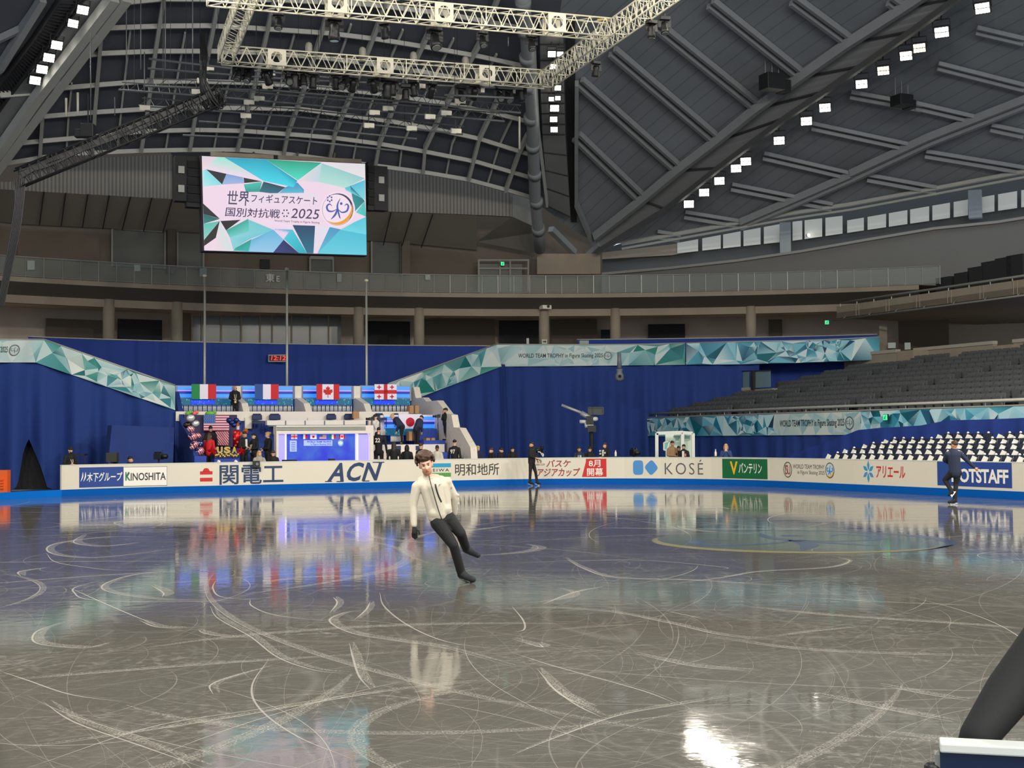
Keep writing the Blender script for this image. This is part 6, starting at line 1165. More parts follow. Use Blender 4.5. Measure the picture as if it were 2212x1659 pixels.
    if gloves:
        for k in 'LR': g = []; hand(g, j['wr' + k], j['wr' + k] - j['el' + k], 1 if k == 'L' else -1, 1.08); blob('glove', g, CLOTH[gloves], t, .008, 3)
    hc, sty = hair; H_ = HAIR.get(hc) or CLOTH[hc]; hp = [('e', P(0, .03, .05), (.084 * s, .092 * s, .09 * s), R), ('e', P(0, -.03, .085), (.07 * s, .06 * s, .045 * s), R)]
    if sty == 'long': hp += [('c', P(.05, .06, 0), P(.06, .06, -.24), .05 * s, .045 * s), ('c', P(-.05, .06, 0), P(-.06, .06, -.24), .05 * s, .045 * s), ('c', P(0, .085, 0), P(0, .09, -.26), .06 * s, .05 * s)]
    if sty == 'bob': hp += [('c', P(.065, .03, .02), P(.07, .02, -.1), .035 * s, .03 * s), ('c', P(-.065, .03, .02), P(-.07, .02, -.1), .035 * s, .03 * s), ('c', P(0, .08, .02), P(0, .08, -.1), .06 * s, .05 * s)]
    if sty == 'bun': hp += [('e', P(0, .12, .06), .045 * s)]
    if sty == 'curly':
        r = random.Random(5)
        for k in range(330):
            a, e_ = r.uniform(0, 6.28), r.uniform(-.35, 1.5); v = V((math.cos(a) * math.cos(e_), math.sin(a) * math.cos(e_), math.sin(e_)))
            if v.y < -.25 and v.z < .42: continue
            hp.append(('e', P(v.x * .108, .022 + v.y * .116, .05 + v.z * .112), r.uniform(.014, .024) * s))
    if sty == 'cap': hp = [('e', P(0, .01, .06), (.088 * s, .1 * s, .08 * s), R), ('c', P(-.03, -.1, .055), P(.03, -.1, .055), .014 * s, .014 * s), ('c', P(0, -.09, .06), P(0, -.14, .045), .02 * s, .012 * s)]
    if sty == 'hood': hp += [('c', P(0, .05, .02), P(0, .09, -.18), .085 * s, .09 * s), ('e', P(0, .0, .085), (.085 * s, .09 * s, .04 * s), R)]
    if sty != 'bald': blob('cap' if sty == 'cap' else 'hair', hp, H_, t, 0.007 if sty == 'curly' else min(vox, .014), 1 if sty == 'curly' else 4)
    mm = MB(WM[t]); [mm.ell(P(i * .03, -.0835, .012), (.011 * s, .006 * s, .007 * s), 8, 5, R) for i in (-1, 1)]; mm.build('eyes', mt('eye_dark', (40, 30, 26), .3), parent=bo)
    mm = MB(WM[t]); [mm.bar(P(i * .014, -.096, .034), P(i * .046, -.088, .036), .008 * s, .008 * s) for i in (-1, 1)]; mm.build('eyebrows', HAIR[hc] if hc in HAIR else HAIR['dark'], parent=bo)
    mm = MB(WM[t]); mm.ell(P(0, -.094, -.058), (.024 * s, .008 * s, .006 * s), 10, 5, R); mm.build('mouth', mt('lips', (150, 82, 74), .5), parent=bo)
    for e_ in extras:
        mm = MB(WM[t]); F_ = lambda a, b, c: ch + V((a, b, c))
        if e_ == 'lanyard': mm.path([j['neck'] + V((.05, -.07, 0)), ch + V((.03, -.185 * b, -.18)), ch + V((0, -.19 * b, -.32))], .012, 5); mm.path([j['neck'] + V((-.05, -.07, 0)), ch + V((-.03, -.185 * b, -.18)), ch + V((0, -.19 * b, -.32))], .012, 5); mm.box(ch + V((0, -.195 * b, -.38)), (.08, .01, .11)); mm.build('lanyard', mt('lanyard_cream', (214, 206, 170), .6), parent=t)
        if e_ == 'shirt': mm.add([ch + V((-.05, -.165 * b, .05)), ch + V((.05, -.165 * b, .05)), ch + V((.045, -.18 * b, -.36)), ch + V((-.045, -.18 * b, -.36)), ch + V((-.05, -.1 * b, .05)), ch + V((.05, -.1 * b, .05)), ch + V((.045, -.1 * b, -.36)), ch + V((-.045, -.1 * b, -.36))], [(0, 1, 2, 3), (4, 7, 6, 5), (0, 4, 5, 1), (1, 5, 6, 2), (2, 6, 7, 3), (3, 7, 4, 0)]); mm.build('shirt', CLOTH['white'], parent=t)
        if e_ == 'beard': blob('beard', [('e', P(0, -.020, -.074), (.0590 * s, .0725 * s, .055 * s), R), ('e', P(0, -.056, -.088), (.036 * s, .0325 * s, .029 * s), R)], mt('stubble', (176, 122, 96), .7, noise=(60, .12)), t, .008)
        if e_ == 'mask': mm.ell(P(0, -.075, -.06), (.055 * s, .04 * s, .04 * s), 12, 8, R); mm.build('face_mask', CLOTH['charcoal'], parent=t, smooth=True)
        if e_.startswith('#'): letter(mm, e_[1:], (-.11, -.2, .11, -.02), lambda x, y: ch + V((-x, .178 * b, y)), .03); mm.build('back_number', CLOTH['white'], parent=t)
        if e_ == 'stripes': [mm.box(ch + V((i * .06, -.18 * b, -.12)), (.03, .02, .16)) for i in (-1, .2, 1)]; mm.build('print', CLOTH['white'], parent=t)
        if e_ == 'badge': mm.box(ch + V((.1, -.18 * b, -.12)), (.07, .01, .12)); mm.build('badge', mt('pink_badge', (226, 110, 130), .5), parent=t)
        if e_ == 'patches': [mm.tube(ch + V((i, -.17 * b, k)), ch + V((i, -.19 * b, k)), .045, n=10) for i, k in ((-.13, -.12), (.13, -.08), (-.14, .0))]; mm.build('patches', CLOTH['white'], parent=t)
        if e_ == 'phone': mm.box((j['wrL'] + j['wrR']) / 2 + V((0, -.08, .05)), (.075, .012, .15)); mm.build('phone', BLK, parent=t)
    return t
def std(H=1.72, lean=0, arms='down', head=(0, 0), wide=1.0, stoop=0):
    k = H / 1.75; J = {}
    for n, p in dict(neck=(0, .02, 1.47), shL=(.18 * wide, .01, 1.40), shR=(-.18 * wide, .01, 1.40), hpL=(.09, 0, .92), hpR=(-.09, 0, .92), knL=(.10, -.02, .5), knR=(-.10, -.02, .5), anL=(.10, .02, .09), anR=(-.10, .02, .09), toL=(.12, -.14, .035), toR=(-.12, -.14, .035)).items(): J[n] = V(p)
    A = dict(down=(((.25, .03, 1.12), (.26, -.06, .88)), ((-.25, .03, 1.12), (-.26, -.06, .88))), hold=(((.25, -.02, 1.13), (.08, -.24, 1.10)), ((-.25, -.02, 1.13), (-.08, -.24, 1.12))), fold=(((.26, -.06, 1.13), (-.02, -.2, 1.12)), ((-.26, -.06, 1.13), (.02, -.22, 1.08))), face=(((.24, -.14, 1.16), (.05, -.16, 1.44)), ((-.24, -.14, 1.16), (-.05, -.16, 1.44))), one=(((.25, .03, 1.12), (.26, -.06, .88)), ((-.27, -.08, 1.15), (-.2, -.34, 1.14))), low=(((.22, -.12, 1.12), (.12, -.38, .95)), ((-.22, -.12, 1.12), (-.12, -.38, .93))), lean=(((.3, -.1, 1.14), (.22, -.32, 1.0)), ((-.3, -.1, 1.14), (-.22, -.32, 1.0))))[arms]
    J['elL'], J['wrL'] = map(V, A[0]); J['elR'], J['wrR'] = map(V, A[1]); hd = V((head[0], -.015 + head[1], 1.632))
    if lean:
        Q = Matrix.Rotation(lean, 3, 'X'); c = V((0, 0, .95))
        for n in ('neck', 'shL', 'shR', 'elL', 'elR', 'wrL', 'wrR'): J[n] = c + Q @ (J[n] - c)
        hd = c + Q @ (hd - c)
    if stoop:                                                         # sitting low on the heels
        for n in ('hpL', 'hpR'): J[n].y += .12
        for n in J:
            if n[:2] not in ('an', 'to', 'kn'): J[n].z -= stoop
        for n, s_ in (('knL', 1), ('knR', -1)): J[n] = V((s_ * .14, -.28, .5 - .25 * stoop))
        hd.z -= stoop
    return {n: p * k for n, p in J.items()}, hd * k
def put(lab, x, ytop, D, yaw=0, H=None, ground=0, U=None, **kw):
    """place a standing person: head top at pixel (x, ytop), at distance D or on the plane U, feet on ground"""
    p = PU(x, ytop, U) if U else PX(x, ytop, D); st = {k: kw.pop(k) for k in ('lean', 'arms', 'head', 'wide', 'stoop') if k in kw}
    Hh = H or max(1.5, p.z - ground); lean = st.get('lean', 0); base = p.z - Hh if ground is None else ground
    J, hd = std(Hh, **st); look = math.atan2(-p.x, p.y)
    off = p.z - base - (hd.z + .118)
    if abs(off) > .02 and ground is None: base += off
    M = Matrix.Translation((p.x, p.y, base)) @ Matrix.Rotation(yaw + look, 4, 'Z')
    return figure(lab, J, hd, M, **kw)
def floor_h(p, H): return p.z - H
put('person in black cap and mask with cream lanyard at the left end of the boards', 152, 966, 49.3, yaw=.4, skin='east', hair=('black', 'cap'), extras=('lanyard', 'mask'), arms='hold')
put('black haired head in mask behind the KINOSHITA sign, left of two', 249, 989, 51, yaw=1.1, H=1.55, stoop=.26, skin='east', extras=('mask',)); put('black haired head facing right behind the KINOSHITA sign, right of two', 281, 988, 51, yaw=1.2, H=1.55, stoop=.25, skin='east')
put('person in black cap and lanyard before the American flag', 455, 920, 0, U=35.1, ground=ZU + .25, H=1.72, yaw=-.2, hair=('black', 'cap'), extras=('lanyard',), arms='one')
put('long haired person in a red jacket facing the balloons', 452, 936, 0, U=33.4, ground=ZU, yaw=2.6, hair=('brown', 'long'), top='red')
put('tall person in black suit and white shirt looking down at a camera', 527, 933, 0, U=33.4, ground=ZU, yaw=.7, hair=('brown', 'short'), extras=('shirt',), arms='hold', head=(0, -.04)); put('person in black with hood of dark hair beside the suited one', 549, 937, 0, U=33.5, ground=ZU, yaw=-.9, hair=('black', 'hood'), extras=('lanyard',), arms='hold', skin='east'); put('person in long black coat with fair hair tied back, seen from the side', 579, 933, 0, U=33.2, ground=.35, yaw=-1.3, hair=('blond', 'bun'), arms='fold', bottom='black')
put('bald person in black jacket leaning over the upper deck', 507, 869, 0, U=36.9, ground=ZD, H=1.5, yaw=.1, lean=.25, hair=('dark', 'bald'), extras=('lanyard',), arms='hold', skin='tan')
put('fair haired person in a grey coat leaning on the boards', 560, 977, 51.9, yaw=.3, hair=('blond', 'bob'), top='grey', arms='lean', wide=1.1); put('person in black looking down beside the grey coat', 590, 979, 52.2, yaw=0, hair=('brown', 'short'), extras=('lanyard',), arms='hold', head=(0, -.05))
put('camera operator in black and white right of the booth', 811, 896, 0, U=34.4, ground=None, H=1.7, yaw=-1.0, hair=('black', 'cap'), top='white', arms='face'); put('person in black top numbered 22, seen from behind', 818, 922, 0, U=32.9, ground=.2, yaw=2.9, hair=('black', 'short'), extras=('#22',), wide=1.1)
put('person in navy bending to the silver bottles, fair hair in a bun', 868, 914, 0, U=34.6, ground=ZJ, H=1.45, yaw=-1.6, lean=.75, hair=('blond', 'bun'), top='navy', arms='low'); put('person in navy shirt bending over cardboard boxes under the Japanese flag', 900, 910, 0, U=34.5, ground=ZJ, H=1.32, yaw=2.4, lean=.6, hair=('dark', 'short'), top='navy', arms='low')
put('photographer in black standing on the blue steps', 963, 891, 0, U=34.3, ground=ZJ * 1.1, H=1.38, yaw=-1.3, stoop=0, hair=('black', 'short'), skin='tan', arms='face')
put('dark long haired person in black, seen from behind left of three', 851, 955, 55.4, yaw=3.0, hair=('dark', 'long'), wide=1.15); put('black haired person in black, seen from behind in the middle', 879, 962, 55.5, yaw=3.0, hair=('black', 'bob')); put('brown haired person in black turned away behind the foreground skater', 909, 958, 55.2, yaw=2.4, hair=('brown', 'short'), arms='one'); put('person in a white hooded top looking down', 944, 963, 55.4, yaw=.1, hair=('dark', 'short'), top='cream', arms='hold', head=(0, -.05), skin='brown'); put('person in black top numbered 97 with hair in a bun', 982, 950, 55.7, yaw=2.7, hair=('black', 'bun'), extras=('#97',))
put('long fair haired person in dark jacket behind the boards', 1032, 964, 57, yaw=.5, hair=('blond', 'long'), top='navy', arms='hold'); put('brown haired head turned left in the dark row of spectators', 1062, 973, 57.2, yaw=-1.2, hair=('brown', 'short')); put('black capped person in the dark row of spectators', 1082, 968, 57.4, yaw=1.1, hair=('black', 'cap')); put('person in black at the right end of the dark row', 1107, 967, 57.4, yaw=.2, hair=('black', 'bob'), arms='hold')
put('person with dark centre parted hair in a white printed top', 1251, 966, 57.8, yaw=.1, hair=('dark', 'long'), top='navy', extras=('stripes',), arms='fold', skin='east'); put('person with black bobbed hair beside the white printed top', 1274, 968, 57.8, yaw=-.1, hair=('black', 'bob'), arms='hold', skin='east'); put('standing person in a patched black jacket and cream shirt looking left', 1307, 957, 57.6, yaw=-.7, hair=('brown', 'bob'), extras=('shirt', 'patches'), arms='fold')
put('person in a camouflage tan jacket looking at a phone in the hut', 1452, 953, 58.6, yaw=.6, top='camo', hair=('dark', 'short'), skin='tan', arms='hold', extras=('phone',)); put('small dark haired person between two others in the hut', 1466, 964, 58.8, yaw=.2, H=1.5, hair=('dark', 'short'), skin='tan', arms='hold'); put('person in a dark jacket with a pink badge and mask in the hut', 1477, 961, 58.4, yaw=-.2, hair=('black', 'short'), extras=('shirt', 'badge', 'mask'), arms='hold', skin='east')
put('fair haired person in navy with hands raised to the mouth', 1568, 960, 55, yaw=.0, hair=('blond', 'bob'), top='blue', arms='face')
# ---- the three skaters, joints surveyed in the photograph
def local(M): Mi = M.inverted(); return lambda p: Mi @ p
G = PZ(1012, 1259, 0); D0 = G.y; M0 = Matrix.Translation(G); Lc = local(M0); q = lambda x, y, dy=0: Lc(PX(x, y, D0 + dy))
J = dict(neck=q(925, 1030, .02), shR=q(897, 1046, .0), shL=q(966, 1038, .06), elR=q(892, 1092, .0), wrR=q(894.5, 1138, -.05), elL=q(984, 1076, .14), wrL=q(979, 1108, .24), hpR=q(945, 1128, -.02), hpL=q(972, 1121, .06), knR=q(980, 1178, -.10), anR=q(996, 1236, .05), toR=q(1022, 1252, -.06), knL=q(995, 1152, .02), anL=q(1007, 1184, .32), toL=q(1032, 1199, .24))
SK = figure('skater in a white zip jacket and black trousers gliding on one foot in the foreground', J, q(919.8, 1004, -.02), M0, skin='fair', hair=('brown', 'curly'), top='cream', bottom='black', shoes='offblack', skates=True, vox=.011, build=1.0, gloves='black', hs=1.13, face=V((.10, -1, -.10)), skip=True, extras=('beard',))
blob('jacket', [('c', q(925, 1055, .01), q(938, 1117, .0), .110, .084), ('c', q(953, 1050, .04), q(964, 1106, .05), .110, .084), ('c', q(938, 1050, -.03), q(951, 1112, -.01), .118, .092), ('c', q(938, 1050, .08), q(951, 1112, .08), .11, .09), ('c', q(938, 1117, .0), q(964, 1106, .05), .086, .086), ('c', q(938, 1108, -.02), q(962, 1099, .02), .09, .09), ('c', q(903, 1049, .0), q(966, 1041, .05), .070, .070), ('c', q(913, 1044, .02), q(952, 1038, .05), .072, .072), ('c', q(924, 1036, .03), q(923, 1029, .02), .072, .064),
 ('c', q(908, 1037, .07), q(925, 1031, .12), .045, .055), ('c', q(925, 1031, .12), q(944, 1031, .08), .055, .045), ('c', q(900, 1051, .0), q(892.5, 1092, .0), .070, .056), ('c', q(892.5, 1092, .0), q(894.3, 1134, -.045), .056, .042), ('c', q(966, 1044, .06), q(983.5, 1077, .13), .070, .058), ('c', q(983.5, 1077, .13), q(981, 1108, .20), .058, .046),
 ('c', q(889, 1082, -.03), q(897, 1085, -.03), .02, .02), ('c', q(978, 1066, .07), q(990, 1070, .09), .02, .02), ('c', q(980, 1086, .12), q(990, 1088, .14), .018, .018), ('c', q(978, 1098, .15), q(988, 1100, .17), .018, .018)], CLOTH['cream'], SK, .010, 7)
blob('trousers', [('c', q(944, 1128, .0), q(969, 1119, .05), .098, .098), ('c', q(946, 1130, -.01), J['knR'], .104, .070), ('c', J['knR'], J['anR'], .068, .062), ('c', q(970, 1121, .06), J['knL'], .100, .074), ('c', J['knL'], J['anL'].lerp(J['knL'], .1), .072, .062)], CLOTH['black'], SK, .010, 6)
G2 = PZ(2056, 1090, 0); D2 = G2.y; M2_ = Matrix.Translation(G2); L2 = local(M2_); q = lambda x, y, dy=0: L2(PX(x, y, D2 + dy))
J = dict(neck=q(2062, 974, 0), shL=q(2046, 981, -.03), shR=q(2074, 980, .02), elL=q(2040, 994, .12), wrL=q(2050, 1001, .26), elR=q(2090, 996, .04), wrR=q(2105, 1010, .06), hpL=q(2057, 1021, 0), hpR=q(2069, 1021, 0), knL=q(2041, 1037, .16), anL=q(2054.5, 1059, .02), toL=q(2050, 1069, .0), knR=q(2065, 1045, .05), anR=q(2063, 1079, .0), toR=q(2050, 1085, -.02))
figure('skater in dark navy seen from behind, one knee raised in a spin', J, q(2061.5, 962, .01), M2_, skin='tan', hair=('brown', 'short'), top='navy', bottom='black', shoes='black', skates=True, vox=.014, face=V((-.5, 1, -.15)), build=1.08)
G3 = PZ(1152, 1049.3, 0); D3 = G3.y; M3 = Matrix.Translation(G3); L3 = local(M3); q = lambda x, y, dy=0: L3(PX(x, y + 1.8, D3 + dy))
J = dict(neck=q(1148.5, 967, 0), shL=q(1153.5, 970, .1), shR=q(1145, 970, -.12), elR=q(1146, 984, -.16), wrR=q(1156, 987, -.25), elL=q(1157, 983, .14), wrL=q(1161, 992, .08), hpL=q(1150, 997, .08), hpR=q(1147, 997, -.08), knR=q(1145.5, 1018, -.1), anR=q(1144.5, 1038, -.06), toR=q(1152, 1043, -.08), knL=q(1157, 1018, .06), anL=q(1160, 1038.5, .06), toL=q(1167, 1043, .05))
figure('skater all in black standing at the far boards beside the red lettering', J, q(1148.3, 959.5, 0), M3, skin='tan', hair=('black', 'short'), top='black', bottom='black', shoes='black', skates=True, vox=.016, face=V((-.8, -.55, -.1)))
# ---- near board gate and the sleeve at the lower right corner
GA, GB = PX(2030, 1606, 3.28), PX(2460, 1626, 3.16); zt = (GA.z + GB.z) / 2; GA.z = GB.z = 0; gd = (GB - GA).normalized(); gn = V((gd.y, -gd.x, 0))
gt = thing('rink_gate', 'dark blue rink gate with a white cap in the lower right corner', 'gate', GA, math.atan2(gd.y, gd.x))
m = MB(); m.slab([GA, GB], [GA + Z1 * (zt - .022), GB + Z1 * (zt - .022)], gn * -.06); m.build('panel', mt('gate_navy', (0, 30, 66), .4), parent=gt)
m = MB(); m.slab([GA + Z1 * (zt - .022) + gn * .008, GB + Z1 * (zt - .022) + gn * .008], [GA + Z1 * zt + gn * .004, GB + Z1 * zt + gn * .004], gn * -.075); m.build('cap', mt('gate_cap', (206, 210, 204), .35), parent=gt, bevel=.004)
m = MB(); c = GA - gd * .006; m.box(c + Z1 * (zt / 2 - .015) - gn * .03, (.012, .05, zt - .03), math.atan2(gd.y, gd.x)); m.build('end_post', mt('post_grey', (150, 150, 142), .4, .4), parent=gt)
m = MB(); k = PX(2014, 1664, 3.3); m.lathe(k, [(.012, -.04), (.02, -.02), (.02, .01), (.012, .018)], 12); m.tube(k, GA + Z1 * k.z, .008); m.build('latch_knob', BLK, parent=gt, smooth=True)
Gp = V((1.62, 3.62, 0)); MP = Matrix.Translation(Gp); Lp = local(MP); q = lambda x, y, D: Lp(PX(x, y, D))
J, hd = std(1.7); sR = q(2296, 1352, 3.62); J['shR'] = sR; d = sR - V((-.18, .01, 1.36))
for n in ('neck', 'shL', 'elL', 'wrL'): J[n] = J[n] + d * (1 if n != 'x' else 0)
J['elR'] = q(2180, 1497, 3.50); J['wrR'] = q(2104, 1604, 3.40)
figure('black sleeved arm of a person resting on the rink gate, rest out of the picture', J, hd + d, MP, top='black', bottom='black', hair=('dark', 'short'), vox=.014, shoes='black', build=1.18)
# ---- finish the bodies: fuse, then draw the details that sit on the cloth
bpy.context.view_layer.update(); dg = bpy.context.evaluated_depsgraph_get(); new = [(o, bpy.data.meshes.new_from_object(o.evaluated_get(dg))) for o in BLOBS]
for o, me in new: o.modifiers.clear(); me.polygons.foreach_set('use_smooth', [True] * len(me.polygons)); o.data = me
from mathutils.bvhtree import BVHTree
jk = [o for o in SK.children if o.name.split('.')[0] == 'jacket']; TR = []
for o in jk: TR.append(BVHTree.FromPolygons([WM[SK] @ v.co for v in o.data.vertices], [tuple(p.vertices) for p in o.data.polygons]))
def onc(x, y):
    r = ray(x, y).normalized(); best = None
    for b in TR:
        h = b.ray_cast(E0, r)
        if h[0] and (best is None or h[3] < best[1]): best = (h[0], h[3])
    return best[0] - r * .001 if best else PX(x, y, D0 - .16)
c6 = lambda x, y: (860 + x / 5.186, 960 + y / 5.186)
ZB = mt('zip_black', (30, 34, 36), .4)
dens = lambda P: [p for a, b in zip(P, P[1:]) for p in [(a[0] + (b[0] - a[0]) * k / 5, a[1] + (b[1] - a[1]) * k / 5) for k in range(5)]] + [P[-1]]
m = MB(); m.path([onc(*c6(x, y)) for x, y in dens(((347, 350), (356, 400), (372, 460), (392, 530), (412, 600), (435, 680), (460, 760), (482, 820), (494, 848)))], .0065, 6); m.build('zip', ZB, parent=SK)
m = MB(); m.path([onc(*c6(x, y)) for x, y in dens(((417, 445), (425, 490), (440, 540), (458, 590), (475, 625), (484, 645)))], .011, 8); m.build('pocket_zip', ZB, parent=SK)
m = MB(); P = [onc(*c6(x, y)) for x, y in ((455, 468), (462, 452), (472, 449), (466, 457), (486, 440))]; m.path([P[0], P[1]], [.006, .010], 5); m.path([P[1], P[4]], [.010, .002], 5); m.path([P[0], P[4]], [.004, .002], 5); m.build('chest_mark', mt('mark_grey', (140, 132, 112), .6), parent=SK)
m = MB(); p = onc(*c6(596, 485)); m.ell(p, (.014, .006, .018), 10, 6); m.build('sleeve_patch', mt('patch_tan', (176, 140, 116), .6), parent=SK)
# ================================================================ balloons, boxes and gear around the stand
def item(name, lab, cat, mb, mat, grp=None, **k): return tag(mb.build(name, mat, **k), lab, cat, grp)
def star(mb, c, r, t, pts=5, rot=0):
    x, z = CR, Z1; O = []
    for i in range(pts * 2): a = math.pi / 2 + rot + math.pi * i / pts; k = r if i % 2 == 0 else r * .5; O.append(c + x * (k * math.cos(a)) + z * (k * math.sin(a)))
    n = len(O); mb.add(O + [c - AX * t, c + AX * t], [(i, (i + 1) % n, n) for i in range(n)] + [((i + 1) % n, i, n + 1) for i in range(n)])
FR = mt('foil_red', (220, 20, 34), .2, .6); FG = mt('foil_gold', (226, 190, 90), .2, .8); FO = mt('foil_orange', (236, 130, 30), .3, .4); FBL = mt('foil_navy', (34, 50, 110), .25, .5); FW = mt('foil_white', (226, 206, 210), .3, .4)
for x, y, lab in ((457, 975, 'red foil star balloon at the red jacket, left of the USA letters'), (521, 975, 'red foil star balloon right of the gold USA letters')): m = MB(); star(m, PU(x, y, 32.6), .20, .09); item('star_balloon', lab, 'balloon', m, FR, 'red star balloons')
for x, y, r, lab in ((514, 917, .09, 'small orange star on top of the red firework pillar'), (531, 931, .14, 'spiky orange star behind the suited person'), (521, 938, .11, 'orange star on the side of the red pillar')): m = MB(); star(m, PU(x, y, 33.9), r, .05, 8 if r > .12 else 5); item('star_balloon', lab, 'balloon', m, FO, 'orange stars')
m = MB(); a, b, z0, z1 = kr(503, 929, 519, 968, 34.0); m.lathe(W((a + b) / 2, 34.0, z0), [((b - a) / 2, 0), ((b - a) / 2, z1 - z0 - .05), ((b - a) * .3, z1 - z0)], 16); t = item('firework_pillar', 'red star printed pillar balloon shaped like a firework', 'balloon', m, FR, smooth=True)
for k in range(5): m = MB(); star(m, PU((508, 514, 507, 513, 509)[k], 934 + k * 7, 33.82), .06, .02); m.build('printed_star', mt('foil_pink', (240, 120, 110), .3), parent=t)
m = MB(); a, b, z0, z1 = kr(511, 919, 517, 928, 34.0); m.lathe(W((a + b) / 2, 34.0, z0), [(.07, 0), (.07, z1 - z0)], 12); m.build('top', FW, parent=t)
for s_, x0, x1 in (('U', 469, 481), ('S', 484, 498), ('A', 501, 512)): m = MB(); letter(m, s_, (x0, 979, x1, 965), pf(32.7), .05); m2 = MB(); vs = m.v; n = len(vs); m2.add(vs + [v + AX * .08 for v in vs], m.f + [tuple(i + n for i in f[::-1]) for f in m.f]); item('letter_balloon', 'gold foil letter %s of the USA balloon row' % s_, 'balloon', m2, FG, 'gold letter balloons')
m = MB(); r = random.Random(9)
for k in range(16): p = PU(466 + k * 3.2, 984 + r.uniform(-3, 3), 32.6); m.ell(p, (.05, .05, .06), 8, 5)
item('tinsel_garland', 'gold tinsel garland below the gold USA letters', 'garland', m, FG, smooth=True)
m = MB(); kb(m, 463, 991, 517, 1002, 32.4, .6); t = item('draped_table', 'blue draped table holding the gold USA letters', 'table', m, MATS['royal_blue'])
for x in (472, 509): m = MB(); m.ell(PU(x, 998, 32.4), (.09, .04, .09)); m.build('white_disc', FW, parent=t)
m = MB(); kb(m, 420, 985, 446, 1003, 32.3, .4); item('blue_chair', 'blue folding chair back at the foot of the flag balloons', 'chair', m, MATS['royal_blue'])
fbl = ((412, 903, .17, 'silver'), (423, 915, .15, 'silver'), (405, 918, .17, 'dark'), (412, 927, .16, 'flag'), (416, 943, .19, 'flag'), (428, 941, .13, 'flag'), (420, 960, .17, 'flag'), (432, 958, .17, 'navy'), (430, 975, .22, 'flag'), (416, 966, .12, 'flag'))
FFL = bpy.data.materials.new('foil_stripes'); FFL.use_nodes = True
def _ff():
    N = FFL.node_tree.nodes; L = FFL.node_tree.links; b = N['Principled BSDF']; b.inputs['Roughness'].default_value = .25; b.inputs['Metallic'].default_value = .4; tc = N.new('ShaderNodeTexCoord'); w_ = N.new('ShaderNodeTexWave'); w_.inputs['Scale'].default_value = 5; w_.bands_direction = 'DIAGONAL'; w_.inputs['Distortion'].default_value = 2; r = N.new('ShaderNodeValToRGB'); r.color_ramp.interpolation = 'CONSTANT'; r.color_ramp.elements[0].color = lin((190, 40, 60)) + (1,); r.color_ramp.elements[1].position = .5; r.color_ramp.elements[1].color = lin((226, 200, 206)) + (1,); L.new(tc.outputs['Object'], w_.inputs[0]); L.new(w_.outputs['Fac'], r.inputs[0]); L.new(r.outputs[0], b.inputs['Base Color'])
_ff()
for k, (x, y, rd, kd) in enumerate(fbl):
    p = PU(x, y, 33.0 + .12 * (k % 3)); m = MB(); m.ell(p, (rd, rd * .55, rd * .8), 14, 9, Matrix.Rotation(TH, 3, 'Z') @ Matrix.Rotation(r.uniform(-.4, .4), 3, 'Y'))
    t = item('foil_balloon', '%s %s foil balloon counted down the bunch at the stand\'s left end' % (ORD[k].replace('lowest', 'topmost') if k else 'topmost', {'silver': 'silver', 'dark': 'dark brown', 'flag': 'striped', 'navy': 'starred navy'}[kd]), 'balloon', m, {'silver': SILV, 'dark': mt('foil_brown', (44, 22, 26), .3, .4), 'flag': FFL, 'navy': FBL}[kd], 'balloon bunch by the left box', smooth=True)
    if kd == 'flag' and k % 2 == 0: m = MB(); m.ell(p - AX * rd * .3 + CR * -rd * .45 + Z1 * rd * .3, (rd * .4, rd * .35, rd * .32), 10, 6); m.build('blue_corner', FBL, parent=t, smooth=True)
    if kd == 'navy': m = MB(); [star(m, p - AX * rd * .56 + CR * a * rd + Z1 * b * rd, .035, .01) for a, b in ((-.3, .2), (.3, .1), (0, -.3))]; m.build('printed_star', FW, parent=t)
m = MB(); [m.ell(PU(495 + k * 5, 908 + (k % 3) * 5, 34.2), (.13, .08, .11), 10, 6) for k in range(5)]; item('balloon_garland', 'blue and silver balloon garland right of the American flag', 'garland', m, FBL, smooth=True)
m = MB(); kb(m, 466, 932, 494, 962, 35.6, .06); item('fringe_curtain', 'red white and blue foil fringe below the American flag', 'decoration', m, FFL)
for x0, x1, mat, lab in ((400, 412, 'led_green_toy', 'green plush toy lying on the ledge above the balloons'), (414, 426, 'foil_pink', 'pink plush toy lying on the ledge above the balloons'), (442, 466, 'led_green_toy', 'large bright green plush toy on the ledge')):
    m = MB(); a = PU((x0 + x1) / 2, 893, 36.0); w_ = (PU(x1, 893, 36).x - PU(x0, 893, 36).x); m.ell(a, (w_ * .5, .12, .1), 12, 7); m.ell(a + V((w_ * .45, 0, .05)), .08, 10, 6); item('plush_toy', lab, 'toy', m, mt('led_green_toy', (120, 190, 80), .8) if 'green' in mat else MATS['foil_pink'], smooth=True)
BRB = mt('cardboard', (176, 132, 92), .8)
for x0, y0, x1, y1, U, lab in ((885, 876, 905, 893, 36.0, 'tall cardboard box standing at the right end of the upper deck'), (884, 932, 900, 952, 34.7, 'cardboard box between the two bending people'), (921, 946, 940, 956, 34.3, 'open cardboard box at the right of the Japanese box')):
    a, b, z0, z1 = kr(x0, y0, x1, y1, U); t = thing('cardboard_box', lab, 'box', W((a + b) / 2, U + .2, z0), TH); m = MB(); kb(m, x0, y0, x1, y1, U, .4); m.build('carton', BRB, parent=t); m = MB(); kb(m, (x0 + x1) / 2 - 1.2, y0 - .3, (x0 + x1) / 2 + 1.6, y1, U - .01, .42); m.build('tape', mt('box_tape', (74, 62, 50), .6), parent=t)
